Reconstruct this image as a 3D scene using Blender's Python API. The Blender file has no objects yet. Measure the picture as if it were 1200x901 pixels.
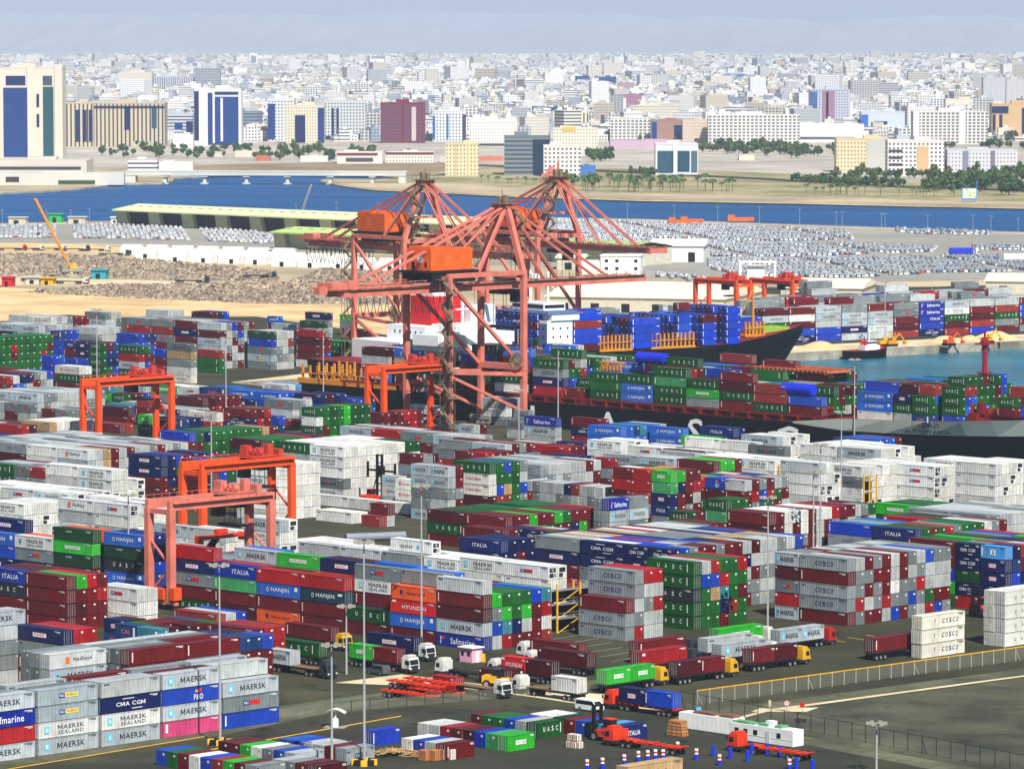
import bpy, bmesh, math, random, zlib
import numpy as np
from mathutils import Vector, Matrix
from mathutils.geometry import delaunay_2d_cdt
R = random.Random(7)
SC = bpy.context.scene
COL = SC.collection

# ------------------------------------------------------------ camera, sky, sun, exposure
CAM_H, FPX, HORIZON = 113.0, 5350.0, 42.0          # eye height (m), focal length and horizon row for a 1200 px wide picture
cam = bpy.data.cameras.new('camera'); cam_o = bpy.data.objects.new('camera', cam); COL.objects.link(cam_o)
cam.sensor_width = 36.0; cam.lens = 36.0*FPX/1200.0
cam.clip_start = 5.0; cam.clip_end = 90000.0
PITCH = math.atan((450.5-HORIZON)/FPX)
cam_o.location = (0, 0, CAM_H); cam_o.rotation_euler = (math.pi/2-PITCH, 0, 0)
SC.camera = cam_o
SUN_EL = math.radians(48); SUN_H = Vector((0.34, -0.94)).normalized()
W = bpy.data.worlds.new('World'); SC.world = W; W.use_nodes = True
nt = W.node_tree; nt.nodes.clear()
sky = nt.nodes.new('ShaderNodeTexSky'); sky.sky_type = 'NISHITA'; sky.sun_disc = False
sky.sun_elevation = SUN_EL; sky.sun_rotation = math.atan2(SUN_H.x, SUN_H.y)
sky.altitude = 100; sky.air_density = 1.0; sky.dust_density = 0.5; sky.ozone_density = 4.0
bg = nt.nodes.new('ShaderNodeBackground'); bg.inputs[1].default_value = 0.058
wo = nt.nodes.new('ShaderNodeOutputWorld')
nt.links.new(sky.outputs[0], bg.inputs[0]); nt.links.new(bg.outputs[0], wo.inputs[0])
sl = bpy.data.lights.new('sun', 'SUN'); sl.energy = 5.0; sl.angle = math.radians(0.5); sl.color = (1.0, 0.96, 0.90)
so = bpy.data.objects.new('sun', sl); COL.objects.link(so)
TO_SUN = Vector((SUN_H.x*math.cos(SUN_EL), SUN_H.y*math.cos(SUN_EL), math.sin(SUN_EL)))
so.rotation_euler = TO_SUN.to_track_quat('Z', 'Y').to_euler(); so.location = (0, 0, 400)
SC.view_settings.view_transform = 'Standard'; SC.view_settings.look = 'None'
SC.view_settings.exposure = 0.5; SC.view_settings.gamma = 1.0
SC.render.engine = 'CYCLES'
cy = SC.cycles; cy.max_bounces = 5; cy.diffuse_bounces = 2; cy.glossy_bounces = 2; cy.transmission_bounces = 2; cy.volume_bounces = 0
cy.use_denoising = True; cy.denoiser = 'OPENIMAGEDENOISE'; cy.denoising_input_passes = 'RGB_ALBEDO_NORMAL'; cy.caustics_reflective = False; cy.caustics_refractive = False
HAZE_DENSITY = 3.6e-5

# ------------------------------------------------------------ frames of reference
def G(x, y, z=0.0):
    """ground point (at height z) seen at pixel x, y of the 1200x901 photograph"""
    d = (450.5-y)/FPX
    cp, sp = math.cos(PITCH), math.sin(PITCH)
    dx, dy, dz = (x-600.0)/FPX, cp + d*sp, -sp + d*cp
    t = (z-CAM_H)/dz
    return Vector((dx*t, dy*t, z))
def PX(v):
    """pixel of a point (used only for picking which repeats are seen largest)"""
    cp, sp = math.cos(PITCH), math.sin(PITCH)
    x, y, z = v[0], v[1], v[2]-CAM_H
    f = y*cp - z*sp; up = y*sp + z*cp
    return 600+FPX*x/f, 450.5-FPX*up/f, f
S45 = math.sqrt(0.5)
def XY(p, q): return (S45*(p+q), S45*(q-p))          # yard frame: p along the stacks (u), q across them (v)
def PQ(v): return (S45*(v[0]-v[1]), S45*(v[0]+v[1]))
QO = Vector((95.6, 1624.6)); QW = Vector((math.cos(math.radians(36)), math.sin(math.radians(36)))); QN = Vector((QW.y, -QW.x))
def Q2(t, n):                                         # far quay frame: t along the quay wall, n out over the water
    v = QO + QW*t + QN*n; return (v.x, v.y)

# ------------------------------------------------------------ materials
def lin(c):
    return tuple(((v/255)/12.92 if v/255 <= 0.04045 else ((v/255+0.055)/1.055)**2.4) for v in c)
def new_mat(name):
    m = bpy.data.materials.new(name); m.use_nodes = True
    n = m.node_tree; b = n.nodes['Principled BSDF']
    return m, n, b
def noise_mix(n, src, dst, scale, lo, hi, detail=4, coord='Object', amount=1.0, stretch=None):
    """multiply src colour by a noise between lo and hi"""
    tc = n.nodes.new('ShaderNodeTexCoord'); no = n.nodes.new('ShaderNodeTexNoise')
    no.inputs['Scale'].default_value = scale; no.inputs['Detail'].default_value = detail
    if stretch:
        mp = n.nodes.new('ShaderNodeMapping'); mp.inputs['Scale'].default_value = stretch
        n.links.new(tc.outputs[coord], mp.inputs[0]); n.links.new(mp.outputs[0], no.inputs['Vector'])
    else:
        n.links.new(tc.outputs[coord], no.inputs['Vector'])
    mr = n.nodes.new('ShaderNodeMapRange'); mr.inputs[1].default_value = 0.3; mr.inputs[2].default_value = 0.7
    mr.inputs[3].default_value = lo; mr.inputs[4].default_value = hi
    n.links.new(no.outputs[0], mr.inputs[0])
    mx = n.nodes.new('ShaderNodeMix'); mx.data_type = 'RGBA'; mx.blend_type = 'MULTIPLY'; mx.inputs[0].default_value = amount
    if isinstance(src, tuple): mx.inputs[6].default_value = src
    else: n.links.new(src, mx.inputs[6])
    n.links.new(mr.outputs[0], mx.inputs[7])
    if dst is not None: n.links.new(mx.outputs[2], dst)
    return mx.outputs[2]
MATS = {}
def paint(name, rgb, rough=0.55, metal=0.0, var=0.12, scale=0.6):
    if name in MATS: return MATS[name]
    m, n, b = new_mat(name)
    c = lin(rgb)+(1,)
    b.inputs['Roughness'].default_value = rough; b.inputs['Metallic'].default_value = metal; b.inputs['Specular IOR Level'].default_value = 0.25
    if var: noise_mix(n, c, b.inputs['Base Color'], scale, 1-var, 1+var*0.6)
    else: b.inputs['Base Color'].default_value = c
    MATS[name] = m; return m
def attr_mat(name, attr='Col', rough=0.6, var=0.15, scale=0.5, objcol=False, stretch=None, rust=0.0):
    if name in MATS: return MATS[name]
    m, n, b = new_mat(name)
    if objcol: a = n.nodes.new('ShaderNodeObjectInfo'); src = a.outputs['Color']
    else: a = n.nodes.new('ShaderNodeAttribute'); a.attribute_name = attr; src = a.outputs['Color']
    out = noise_mix(n, src, None, scale, 1-var, 1+var*0.5, stretch=stretch) if var else src
    if rust: out = noise_mix(n, out, None, 1.0, 0.72, 1.08, 5, stretch=(2.6, 2.6, 0.22))   # dirt runs down the panels
    if rust:
        tc = n.nodes.new('ShaderNodeTexCoord'); no = n.nodes.new('ShaderNodeTexNoise'); no.inputs['Scale'].default_value = 0.9
        no.inputs['Detail'].default_value = 6; no.inputs['Roughness'].default_value = 0.7
        if objcol:                                     # its own pattern of wear for every container
            ad = n.nodes.new('ShaderNodeVectorMath'); n.links.new(tc.outputs['Object'], ad.inputs[0])
            ml = n.nodes.new('ShaderNodeMath'); ml.operation = 'MULTIPLY'; ml.inputs[1].default_value = 90
            n.links.new(a.outputs['Random'], ml.inputs[0]); n.links.new(ml.outputs[0], ad.inputs[1]); n.links.new(ad.outputs[0], no.inputs['Vector'])
        else: n.links.new(tc.outputs['Object'], no.inputs['Vector'])
        mr = n.nodes.new('ShaderNodeMapRange'); mr.inputs[1].default_value = 0.60; mr.inputs[2].default_value = 0.78; mr.inputs[3].default_value = 0; mr.inputs[4].default_value = rust
        n.links.new(no.outputs[0], mr.inputs[0])
        mx = n.nodes.new('ShaderNodeMix'); mx.data_type = 'RGBA'; n.links.new(mr.outputs[0], mx.inputs[0])
        n.links.new(out, mx.inputs[6]); mx.inputs[7].default_value = lin((122, 84, 60))+(1,); out = mx.outputs[2]
    n.links.new(out, b.inputs['Base Color']); b.inputs['Roughness'].default_value = rough; b.inputs['Specular IOR Level'].default_value = 0.2
    MATS[name] = m; return m

# ------------------------------------------------------------ mesh helper
class MB:
    def __init__(s): s.v = []; s.f = []; s.m = []; s.c = []; s.ci = 0; s.col = (0.5, 0.5, 0.5); s.M = None
    def add(s, vs, fs, mi=None):
        o = len(s.v); M = s.M
        s.v.extend([tuple(M @ Vector(v)) for v in vs] if M is not None else [tuple(v) for v in vs])
        for f in fs:
            s.f.append(tuple(i+o for i in f)); s.m.append(s.ci if mi is None else mi); s.c.append(s.col)
    def box(s, x0, x1, y0, y1, z0, z1, mi=None, bottom=True):
        vs = [(x0,y0,z0),(x1,y0,z0),(x1,y1,z0),(x0,y1,z0),(x0,y0,z1),(x1,y0,z1),(x1,y1,z1),(x0,y1,z1)]
        fs = [(4,5,6,7),(0,1,5,4),(1,2,6,5),(2,3,7,6),(3,0,4,7)]
        if bottom: fs.append((3,2,1,0))
        s.add(vs, fs, mi)
    def beam(s, a, b, w, h=None, mi=None):
        """rectangular bar from a to b, w wide, h tall"""
        a, b = Vector(a), Vector(b); h = h or w; d = (b-a).normalized()
        up = Vector((0,0,1)) if abs(d.z) < 0.95 else Vector((0,1,0))
        sd = d.cross(up).normalized()*(w/2); u = sd.cross(d).normalized()*(h/2)
        vs = [a-sd-u, a+sd-u, a+sd+u, a-sd+u, b-sd-u, b+sd-u, b+sd+u, b-sd+u]
        s.add(vs, [(0,1,5,4),(1,2,6,5),(2,3,7,6),(3,0,4,7),(3,2,1,0),(4,5,6,7)], mi)
    def tube(s, a, b, r0, r1=None, n=8, mi=None, cap=True):
        a, b = Vector(a), Vector(b); r1 = r0 if r1 is None else r1; d = (b-a).normalized()
        up = Vector((0,0,1)) if abs(d.z) < 0.95 else Vector((1,0,0))
        x = d.cross(up).normalized(); y = x.cross(d)
        vs = []
        for p, r in ((a, r0), (b, r1)):
            for k in range(n):
                t = 2*math.pi*k/n; vs.append(p + x*(r*math.cos(t)) + y*(r*math.sin(t)))
        fs = [(k, (k+1) % n, n+(k+1) % n, n+k) for k in range(n)]
        if cap: fs += [tuple(range(n-1, -1, -1)), tuple(range(n, 2*n))]
        s.add(vs, fs, mi)
    def prism(s, pts, z0, z1, mi=None, bottom=False):
        n = len(pts); z1s = z1 if hasattr(z1, '__len__') else [z1]*n
        vs = [(p[0], p[1], z0) for p in pts] + [(p[0], p[1], z) for p, z in zip(pts, z1s)]
        fs = [(k, (k+1) % n, n+(k+1) % n, n+k) for k in range(n)] + [tuple(range(n, 2*n))]
        if bottom: fs.append(tuple(range(n-1, -1, -1)))
        s.add(vs, fs, mi)
    def extr(s, prof, axis, a, b, mi=None):
        """extrude a 2-D profile along 'x' or 'y' from a to b; profile is (other, z)"""
        n = len(prof)
        mk = (lambda t, p: (t, p[0], p[1])) if axis == 'x' else (lambda t, p: (p[0], t, p[1]))
        vs = [mk(a, p) for p in prof] + [mk(b, p) for p in prof]
        s.add(vs, [(k, (k+1) % n, n+(k+1) % n, n+k) for k in range(n)] + [tuple(range(n-1, -1, -1)), tuple(range(n, 2*n))], mi)
    def mesh(s, name, mats, color=False, smooth=False):
        me = bpy.data.meshes.new(name); me.from_pydata(s.v, [], s.f)
        for m in (mats if isinstance(mats, (list, tuple)) else [mats]): me.materials.append(m)
        if len(me.materials) > 1: me.polygons.foreach_set('material_index', s.m)
        if color: face_colors(me, s.c)
        if smooth: me.polygons.foreach_set('use_smooth', [True]*len(me.polygons))
        bm = bmesh.new(); bm.from_mesh(me); bmesh.ops.recalc_face_normals(bm, faces=bm.faces) if len(s.f) < 20000 else None; bm.to_mesh(me); bm.free()
        me.update(); return me
    def build(s, name, mats, parent=None, loc=(0,0,0), rz=0.0, color=False, smooth=False):
        return link(name, s.mesh(name, mats, color, smooth), parent, loc, rz)
def face_colors(me, cols):
    at = me.color_attributes.new('Col', 'FLOAT_COLOR', 'CORNER')
    lt = np.zeros(len(me.polygons), np.int32); me.polygons.foreach_get('loop_total', lt)
    c = np.ones((len(cols), 4), np.float32); c[:, :3] = np.array(cols, np.float32)
    at.data.foreach_set('color', np.repeat(c, lt, axis=0).ravel())
def link(name, data, parent=None, loc=(0,0,0), rz=0.0):
    o = bpy.data.objects.new(name, data); COL.objects.link(o); o.location = loc; o.rotation_euler = (0,0,rz)
    if parent is not None: o.parent = parent
    return o
def tag(o, label=None, cat=None, group=None, kind=None):
    if label: o['label'] = label
    if cat: o['category'] = cat
    if group: o['group'] = group
    if kind: o['kind'] = kind
    return o
def thing(name, label, cat, loc=(0,0,0), rz=0.0, group=None):
    return tag(link(name, None, None, loc, rz), label, cat, group)
def kids_of(o): return [c for c in o.children]
def copy_tree(o, loc=None, rz=None, label=None, parent=None):
    c = o.copy(); COL.objects.link(c); c.parent = parent
    if parent is None:
        if loc is not None: c.location = loc
        if rz is not None: c.rotation_euler = (0,0,rz)
        if label: c['label'] = label
    for ch in kids_of(o): copy_tree(ch, parent=c)
    return c
_tc = {}
def text_geo(txt):
    """flat letters as (verts Nx2 normalised to height 1 and centred, faces, width)"""
    if txt in _tc: return _tc[txt]
    if 'M' in txt and txt == txt.upper() and txt.isascii():      # block capitals with a full-depth M
        V, F, x = [], [], 0.0
        for ch in txt:
            if ch == ' ': x += 0.45; continue
            if ch == 'M':
                w, t = 1.0, 0.19; P = [(0,-.5),(t,-.5),(t,.5),(0,.5),(w-t,-.5),(w,-.5),(w,.5),(w-t,.5),(t,.5),(t,.2),(w/2,-.42),(w/2,-.1),(w-t,.5),(w-t,.2)]
                v, f = P, [(0,1,2,3),(4,5,6,7),(8,9,10,11),(11,10,13,12)]
            else:
                v0, f, w = text_geo(ch); v = [(p[0]+w/2, p[1]) for p in v0]
            o = len(V); V += [(p[0]+x, p[1]) for p in v]; F += [tuple(i+o for i in q) for q in f]; x += w+0.16
        x -= 0.16
        _tc[txt] = (np.array([(a-x/2, b) for a, b in V], np.float32), F, x); return _tc[txt]
    cu = bpy.data.curves.new('t', 'FONT'); cu.body = txt; cu.resolution_u = 2; cu.offset = 0.009; cu.space_character = 1.1
    ob = bpy.data.objects.new('t', cu); COL.objects.link(ob)
    dg = bpy.context.evaluated_depsgraph_get(); me = bpy.data.meshes.new_from_object(ob.evaluated_get(dg))
    v = np.zeros(len(me.vertices)*3, np.float32); me.vertices.foreach_get('co', v); v = v.reshape(-1, 3)[:, :2]
    f = [tuple(p.vertices) for p in me.polygons]
    bpy.data.objects.remove(ob); bpy.data.curves.remove(cu); bpy.data.meshes.remove(me)
    lo, hi = v.min(0), v.max(0); h = 0.7
    v = (v - (lo+hi)/2)/h
    _tc[txt] = (v, f, float((hi-lo)[0]/h)); return _tc[txt]
M_GALV = paint('galvanised_steel', (150,152,150), 0.45, 0.3)
M_DARK = paint('dark_machinery', (34,36,40), 0.6)
# ------------------------------------------------------------ ground, water, quays, hills, haze
def ground_mat(name, rgb, var=0.25, scale=0.01, fine=0.25, fscale=0.3, rough=0.9, rgb2=None, streak=False):
    m, n, b = new_mat(name); c = lin(rgb)+(1,)
    src = c
    if rgb2:
        tc = n.nodes.new('ShaderNodeTexCoord'); no = n.nodes.new('ShaderNodeTexNoise'); no.inputs['Scale'].default_value = scale*1.7; no.inputs['Detail'].default_value = 7
        n.links.new(tc.outputs['Object'], no.inputs['Vector'])
        mr = n.nodes.new('ShaderNodeMapRange'); mr.inputs[1].default_value = 0.42; mr.inputs[2].default_value = 0.6; n.links.new(no.outputs[0], mr.inputs[0])
        mx = n.nodes.new('ShaderNodeMix'); mx.data_type = 'RGBA'; n.links.new(mr.outputs[0], mx.inputs[0]); mx.inputs[6].default_value = c; mx.inputs[7].default_value = lin(rgb2)+(1,)
        src = mx.outputs[2]
    o = noise_mix(n, src, None, scale, 1-var, 1+var, 6)
    if streak:                                           # tyre-worn lanes run along the stacks
        tc = n.nodes.new('ShaderNodeTexCoord'); mp = n.nodes.new('ShaderNodeMapping'); mp.inputs['Rotation'].default_value = (0, 0, math.radians(45)); mp.inputs['Scale'].default_value = (0.02, 0.10, 1)
        no = n.nodes.new('ShaderNodeTexNoise'); no.inputs['Scale'].default_value = 1.0; no.inputs['Detail'].default_value = 4
        n.links.new(tc.outputs['Object'], mp.inputs[0]); n.links.new(mp.outputs[0], no.inputs['Vector'])
        mr = n.nodes.new('ShaderNodeMapRange'); mr.inputs[1].default_value = 0.35; mr.inputs[2].default_value = 0.68; mr.inputs[3].default_value = 0.86; mr.inputs[4].default_value = 1.2; n.links.new(no.outputs[0], mr.inputs[0])
        mx = n.nodes.new('ShaderNodeMix'); mx.data_type = 'RGBA'; mx.blend_type = 'MULTIPLY'; mx.inputs[0].default_value = 1; n.links.new(o, mx.inputs[6]); n.links.new(mr.outputs[0], mx.inputs[7]); o = mx.outputs[2]
    if streak:                                           # oil stains and dusty patches
        for sc, a0, a1, lo, hi in ((0.16, 0.60, 0.68, 1.0, 0.55), (0.07, 0.58, 0.72, 1.0, 1.45), (0.45, 0.66, 0.72, 1.0, 0.6)):
            tc = n.nodes.new('ShaderNodeTexCoord'); no = n.nodes.new('ShaderNodeTexNoise'); no.inputs['Scale'].default_value = sc; no.inputs['Detail'].default_value = 5
            n.links.new(tc.outputs['Object'], no.inputs['Vector']); mr = n.nodes.new('ShaderNodeMapRange'); mr.inputs[1].default_value = a0; mr.inputs[2].default_value = a1; mr.inputs[3].default_value = lo; mr.inputs[4].default_value = hi
            n.links.new(no.outputs[0], mr.inputs[0]); mx = n.nodes.new('ShaderNodeMix'); mx.data_type = 'RGBA'; mx.blend_type = 'MULTIPLY'; mx.inputs[0].default_value = 1; n.links.new(o, mx.inputs[6]); n.links.new(mr.outputs[0], mx.inputs[7]); o = mx.outputs[2]
    noise_mix(n, o, b.inputs['Base Color'], fscale, 1-fine, 1+fine, 3)
    b.inputs['Roughness'].default_value = rough; b.inputs['Specular IOR Level'].default_value = 0.2
    return m
M_SAND = ground_mat('sandy_ground', (188, 170, 138), 0.15, 0.004, 0.12, 0.08, rgb2=(150, 138, 112))
M_ASPH = ground_mat('yard_asphalt', (52, 52, 36), 0.16, 0.012, 0.10, 0.9, rgb2=(62, 61, 43), streak=True)
M_ROAD = ground_mat('road_asphalt', (50, 51, 40), 0.2, 0.03, 0.12, 0.8, streak=True)
M_OLIVE = ground_mat('worn_olive_asphalt', (78, 79, 60), 0.22, 0.035, 0.14, 0.7, rgb2=(58, 59, 46), streak=True)
M_CONC = ground_mat('quay_concrete', (158, 152, 138), 0.2, 0.05, 0.2, 0.5, rgb2=(120, 114, 102))
M_PALE = ground_mat('pale_sand', (214, 186, 138), 0.10, 0.02, 0.08, 0.12, rgb2=(196, 164, 116))
M_QSAND = ground_mat('quay_sand', (212, 196, 160), 0.1, 0.03, 0.1, 0.2, rgb2=(190, 172, 136))
M_PARK = ground_mat('car_park_paving', (146, 143, 134), 0.15, 0.01, 0.1, 0.1)
M_SCRUB = ground_mat('scrub_land', (166, 152, 116), 0.2, 0.01, 0.2, 0.06, rgb2=(124, 124, 82))
M_VERGE = ground_mat('verge', (96, 96, 74), 0.25, 0.05, 0.2, 0.7, rgb2=(72, 74, 56))
M_HILL = ground_mat('hill_rock', (156, 154, 156), 0.06, 0.001, 0.05, 0.004)

basin = [XY(-1066, 937), XY(1400, 937), Q2(1700, 0), Q2(-232, 0), Q2(-232, 40), XY(-1066, 981)]
lag_near = [(-260,264),(0,262),(130,259),(300,256),(600,254),(760,257),(900,262),(1050,267),(1200,272),(1460,279)]
lag_far = [(1460,249),(1200,243),(1120,242),(1050,240),(960,238),(900,236.5),(750,234),(660,231),(600,229),(540,226),(500,224),(440,221.5),(405,217),(385,214),(374,211.5),(385,209.5),
           (410,209.8),(440,210.2),(468,208.4),(440,206),(380,205.6),(320,205),(250,206),(205,208.5),(202,212),(190,214.5),(165,215),(140,215.2),(118,218),(95,221),(60,223.5),(0,226),(-260,233)]
lagoon = [tuple(G(x, y).xy) for x, y in lag_near+lag_far]
outer = [(-14000,-400),(14000,-400),(14000,48000),(-14000,48000)]
def cdt(polys):
    vs, es, rings = [], [], []
    for p in polys:
        o = len(vs); vs += [Vector(q) for q in p]; es += [(o+i, o+(i+1) % len(p)) for i in range(len(p))]
    r = delaunay_2d_cdt(vs, es, [], 0, 1e-4); return r[0], r[2]
def inside(pt, poly):
    x, y = pt; c = False; j = len(poly)-1
    for i in range(len(poly)):
        xi, yi = poly[i]; xj, yj = poly[j]
        if (yi > y) != (yj > y) and x < (xj-xi)*(y-yi)/(yj-yi)+xi: c = not c
        j = i
    return c
vs, fs = cdt([outer, basin, lagoon])
mb = MB()
keep = []
for f in fs:
    c = sum((Vector((vs[i].x, vs[i].y)) for i in f), Vector((0,0)))/len(f)
    if not inside(c, basin) and not inside(c, lagoon): keep.append(tuple(f))
mb.add([(v.x, v.y, 0) for v in vs], keep)
tag(mb.build('ground', M_SAND), kind='structure')
def sheet(name, poly, z, mat, px=True):
    pts = [tuple(G(*p).xy) for p in poly] if px else poly
    v, f = cdt([pts]); b = MB(); b.add([(q.x, q.y, z) for q in v], [tuple(t) for t in f if inside(sum((Vector((v[i].x, v[i].y)) for i in t), Vector((0,0)))/len(t), pts)])
    return tag(b.build(name, mat), kind='structure')
def wall_ring(name, poly, z0, z1, mat, close=True):
    b = MB(); n = len(poly)
    for i in range(n if close else n-1):
        a, c = poly[i], poly[(i+1) % n]; b.add([(a[0],a[1],z0),(c[0],c[1],z0),(c[0],c[1],z1),(a[0],a[1],z1)], [(0,1,2,3)])
    return tag(b.build(name, mat), kind='structure')
wall_ring('quay_wall', basin, -6, -0.002, M_CONC)
wall_ring('shore_bank', lagoon, -6, -0.002, M_CONC)
# water sheets
def water_mat(name, rgb, rough, scale, bump, spec):
    m, n, b = new_mat(name)
    noise_mix(n, lin(rgb)+(1,), b.inputs['Base Color'], 0.012, 0.6, 1.4, 7, stretch=(0.3, 1.6, 1))
    b.inputs['Roughness'].default_value = rough; b.inputs['Specular IOR Level'].default_value = spec
    tc = n.nodes.new('ShaderNodeTexCoord'); no = n.nodes.new('ShaderNodeTexNoise'); no.inputs['Scale'].default_value = scale; no.inputs['Detail'].default_value = 5
    bp = n.nodes.new('ShaderNodeBump'); bp.inputs['Strength'].default_value = bump; bp.inputs['Distance'].default_value = 1.5
    n.links.new(tc.outputs['Object'], no.inputs['Vector']); n.links.new(no.outputs[0], bp.inputs['Height']); n.links.new(bp.outputs[0], b.inputs['Normal'])
    return m
M_LAG = water_mat('lagoon_water', (0, 72, 126), 0.4, 0.10, 1.0, 0.05)
M_BAS = water_mat('harbour_water', (22, 104, 122), 0.25, 0.25, 0.9, 0.18)
lx = [p[0] for p in lagoon]; ly = [p[1] for p in lagoon]
b = MB(); b.add([(min(lx)-50, min(ly)-50, -1.2), (max(lx)+50, min(ly)-50, -1.2), (max(lx)+50, max(ly)+50, -1.2), (min(lx)-50, max(ly)+50, -1.2)], [(0,1,2,3)])
tag(b.build('lagoon_water', M_LAG), kind='structure')
bx = [p[0] for p in basin]; by = [p[1] for p in basin]
b = MB(); b.add([(p[0], p[1], -3.0) for p in [XY(-1140,930), XY(1410,930), Q2(1705,-4), Q2(-240,-4)]], [(0,1,2,3)])
tag(b.build('harbour_water', M_BAS), kind='structure')
# surfaces laid on the ground
sheet('yard_pavement', [XY(-2600,-400), XY(1400,-400), XY(1400,936.8), XY(-1066.2,936.8), XY(-1066.2,981), Q2(-232.2,40), Q2(-232.2,-0.2), Q2(-150,-36)]+[tuple(G(x, y).xy) for x, y in ((455,393),(300,371),(100,372),(0,377),(-300,384))], 0.03, M_ASPH, px=False)
sheet('quay_road', [Q2(-150,-36.1), Q2(-60,-27), Q2(900,-27), Q2(900,-130), Q2(-60,-130)], 0.05, M_ROAD, px=False)
sheet('quay_apron', [Q2(-232,-0.2), Q2(1600,-0.2), Q2(1600,-26.9), Q2(-60,-26.9), Q2(-150,-35.9)], 0.06, M_QSAND, px=False)
sheet('sand_ground', [(-200,339),(0,337),(70,340),(130,346),(300,356),(480,358),(560,362),(640,372),(560,388),(455,391.5),(300,370),(100,371),(0,376),(-200,382)], 0.04, M_PALE)
sheet('sand_strip', [(640,350),(700,352),(830,353),(960,362),(1200,352),(1200,360),(960,374),(640,371)], 0.045, M_QSAND)
sheet('car_park', [(560,257),(760,259.5),(900,264.5),(1000,268),(1200,274.5),(1260,276),(1260,330),(1200,327),(1000,331),(880,333),(760,325),(600,310),(560,296)], 0.04, M_PARK)
sheet('vehicle_compound', [(-60,265),(140,262),(330,268),(330,292),(180,287),(60,284),(-60,283)], 0.04, M_PARK)
sheet('perimeter_road', [(-60,284.5),(80,286),(160,292),(130,296),(-60,297)], 0.05, M_PALE)
sheet('haul_road', [(-60,325),(150,328),(320,333),(480,331),(480,334),(330,338.5),(150,333),(-60,336)], 0.05, M_QSAND)
sheet('dock_road', [(780,333),(940,338),(1100,336),(1260,332),(1260,340),(1110,345),(960,348),(820,340)], 0.05, M_ROAD)
sheet('lagoon_shore', [tuple(p) for p in [(374,212.2),(405,218),(440,222.5),(500,225),(600,230),(750,235),(900,237.5),(1050,241),(1200,244),(1460,250),(1460,246),(1200,238.5),(1050,235),(900,231.5),(750,228),(620,223),(520,217),(450,214.5)]], -0.4, M_PALE)
sheet('scrub', [(430,214),(520,215),(620,221),(750,226.5),(900,230),(1050,233.5),(1300,239),(1300,212),(1060,212),(900,203),(800,199),(640,196),(560,192),(420,196),(300,198),(300,203),(480,206)], 0.05, M_SCRUB)
sheet('bare_ground', [(222,206.5),(222,194),(300,191.5),(420,190),(520,190.5),(530,198),(482,207.5),(440,206.5),(380,206),(320,205.4),(250,206.4)], 0.10, ground_mat('bare_ground', (146, 126, 98), 0.15, 0.01, 0.15, 0.05, rgb2=(128, 112, 88)))
sheet('city_ground', [(-400,196),(300,197),(420,195.5),(560,191.5),(640,195.5),(800,198.5),(900,202.5),(1060,211.5),(1500,216),(1500,60),(-400,60)], 0.06, ground_mat('city_ground', (172, 164, 150), 0.2, 0.003, 0.25, 0.02))
sheet('corniche_road', [(560,193),(700,199),(880,208),(1060,218),(1260,224),(1260,227),(1060,220.5),(880,210.5),(700,201.5),(560,195)], 0.12, M_ROAD)
sheet('corniche_verge', [(640,221),(900,228),(1200,233),(1200,230),(900,224),(640,217)], 0.12, M_SCRUB)
# foreground roads and verges, parallel to the fence (direction v)
PF = -500.0                                             # placeholder replaced below by the fence line
fa = PQ(G(820, 826)); fb = PQ(G(1200, 772)); PF = (fa[0]+fb[0])/2
# hills
def hills(name, dist, base_h, amp, seed, mat):
    rr = random.Random(seed); b = MB(); n = 90; xs = [(-6500+13000*i/(n-1))*dist/30000 for i in range(n)]
    ph = [rr.uniform(0, 6.28) for _ in range(6)]
    prof = [max(8, base_h + amp*sum(math.sin(x*dist/30000*0+x/ (dist/30000)*(0.0006+0.0007*k)+ph[k])/(1+0.7*k) for k in range(6))*0.45 + rr.uniform(-6, 6)) for x in xs]
    rows = []
    for j, (dy, s) in enumerate(((-2600, 0.0), (-1500, 0.38), (-700, 0.72), (0, 1.0), (900, 0.8), (2500, 0.0))):
        rows.append([(x + rr.uniform(-60, 60), dist+dy+rr.uniform(-150, 150), (h*s*rr.uniform(0.9, 1.08) if s else -2)) for x, h in zip(xs, prof)])
    vs = [v for r in rows for v in r]; fs = []
    for j in range(len(rows)-1):
        for i in range(n-1): fs.append((j*n+i, j*n+i+1, (j+1)*n+i+1, (j+1)*n+i))
    b.add(vs, fs); tag(b.build(name, mat), kind='structure')
hills('hills', 33000, 215, 60, 5, M_HILL)
hills('hills', 42000, 300, 40, 9, M_HILL)
# the air itself
mh = bpy.data.materials.new('haze_air'); mh.use_nodes = True; n = mh.node_tree; n.nodes.clear()
pv = n.nodes.new('ShaderNodeVolumePrincipled'); pv.inputs['Color'].default_value = (0.66, 0.80, 1.0, 1); pv.inputs['Density'].default_value = HAZE_DENSITY; pv.inputs['Anisotropy'].default_value = -0.12
ou = n.nodes.new('ShaderNodeOutputMaterial'); n.links.new(pv.outputs[0], ou.inputs['Volume'])
b = MB(); b.box(-14500, 14500, -500, 48500, -7, 520); tag(b.build('haze', mh), kind='stuff')
# ------------------------------------------------------------ containers
CH, CW = 2.6, 2.44
WHT, INK, CYN, NAVY_T, REDT = (235,235,232), (38,42,48), (96,196,214), (28,40,104), (206,30,40)
MK = [('q',-0.40,-0.32,0.28,0.74,CYN), ('q',-0.38,-0.34,0.40,0.62,WHT)]
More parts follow.
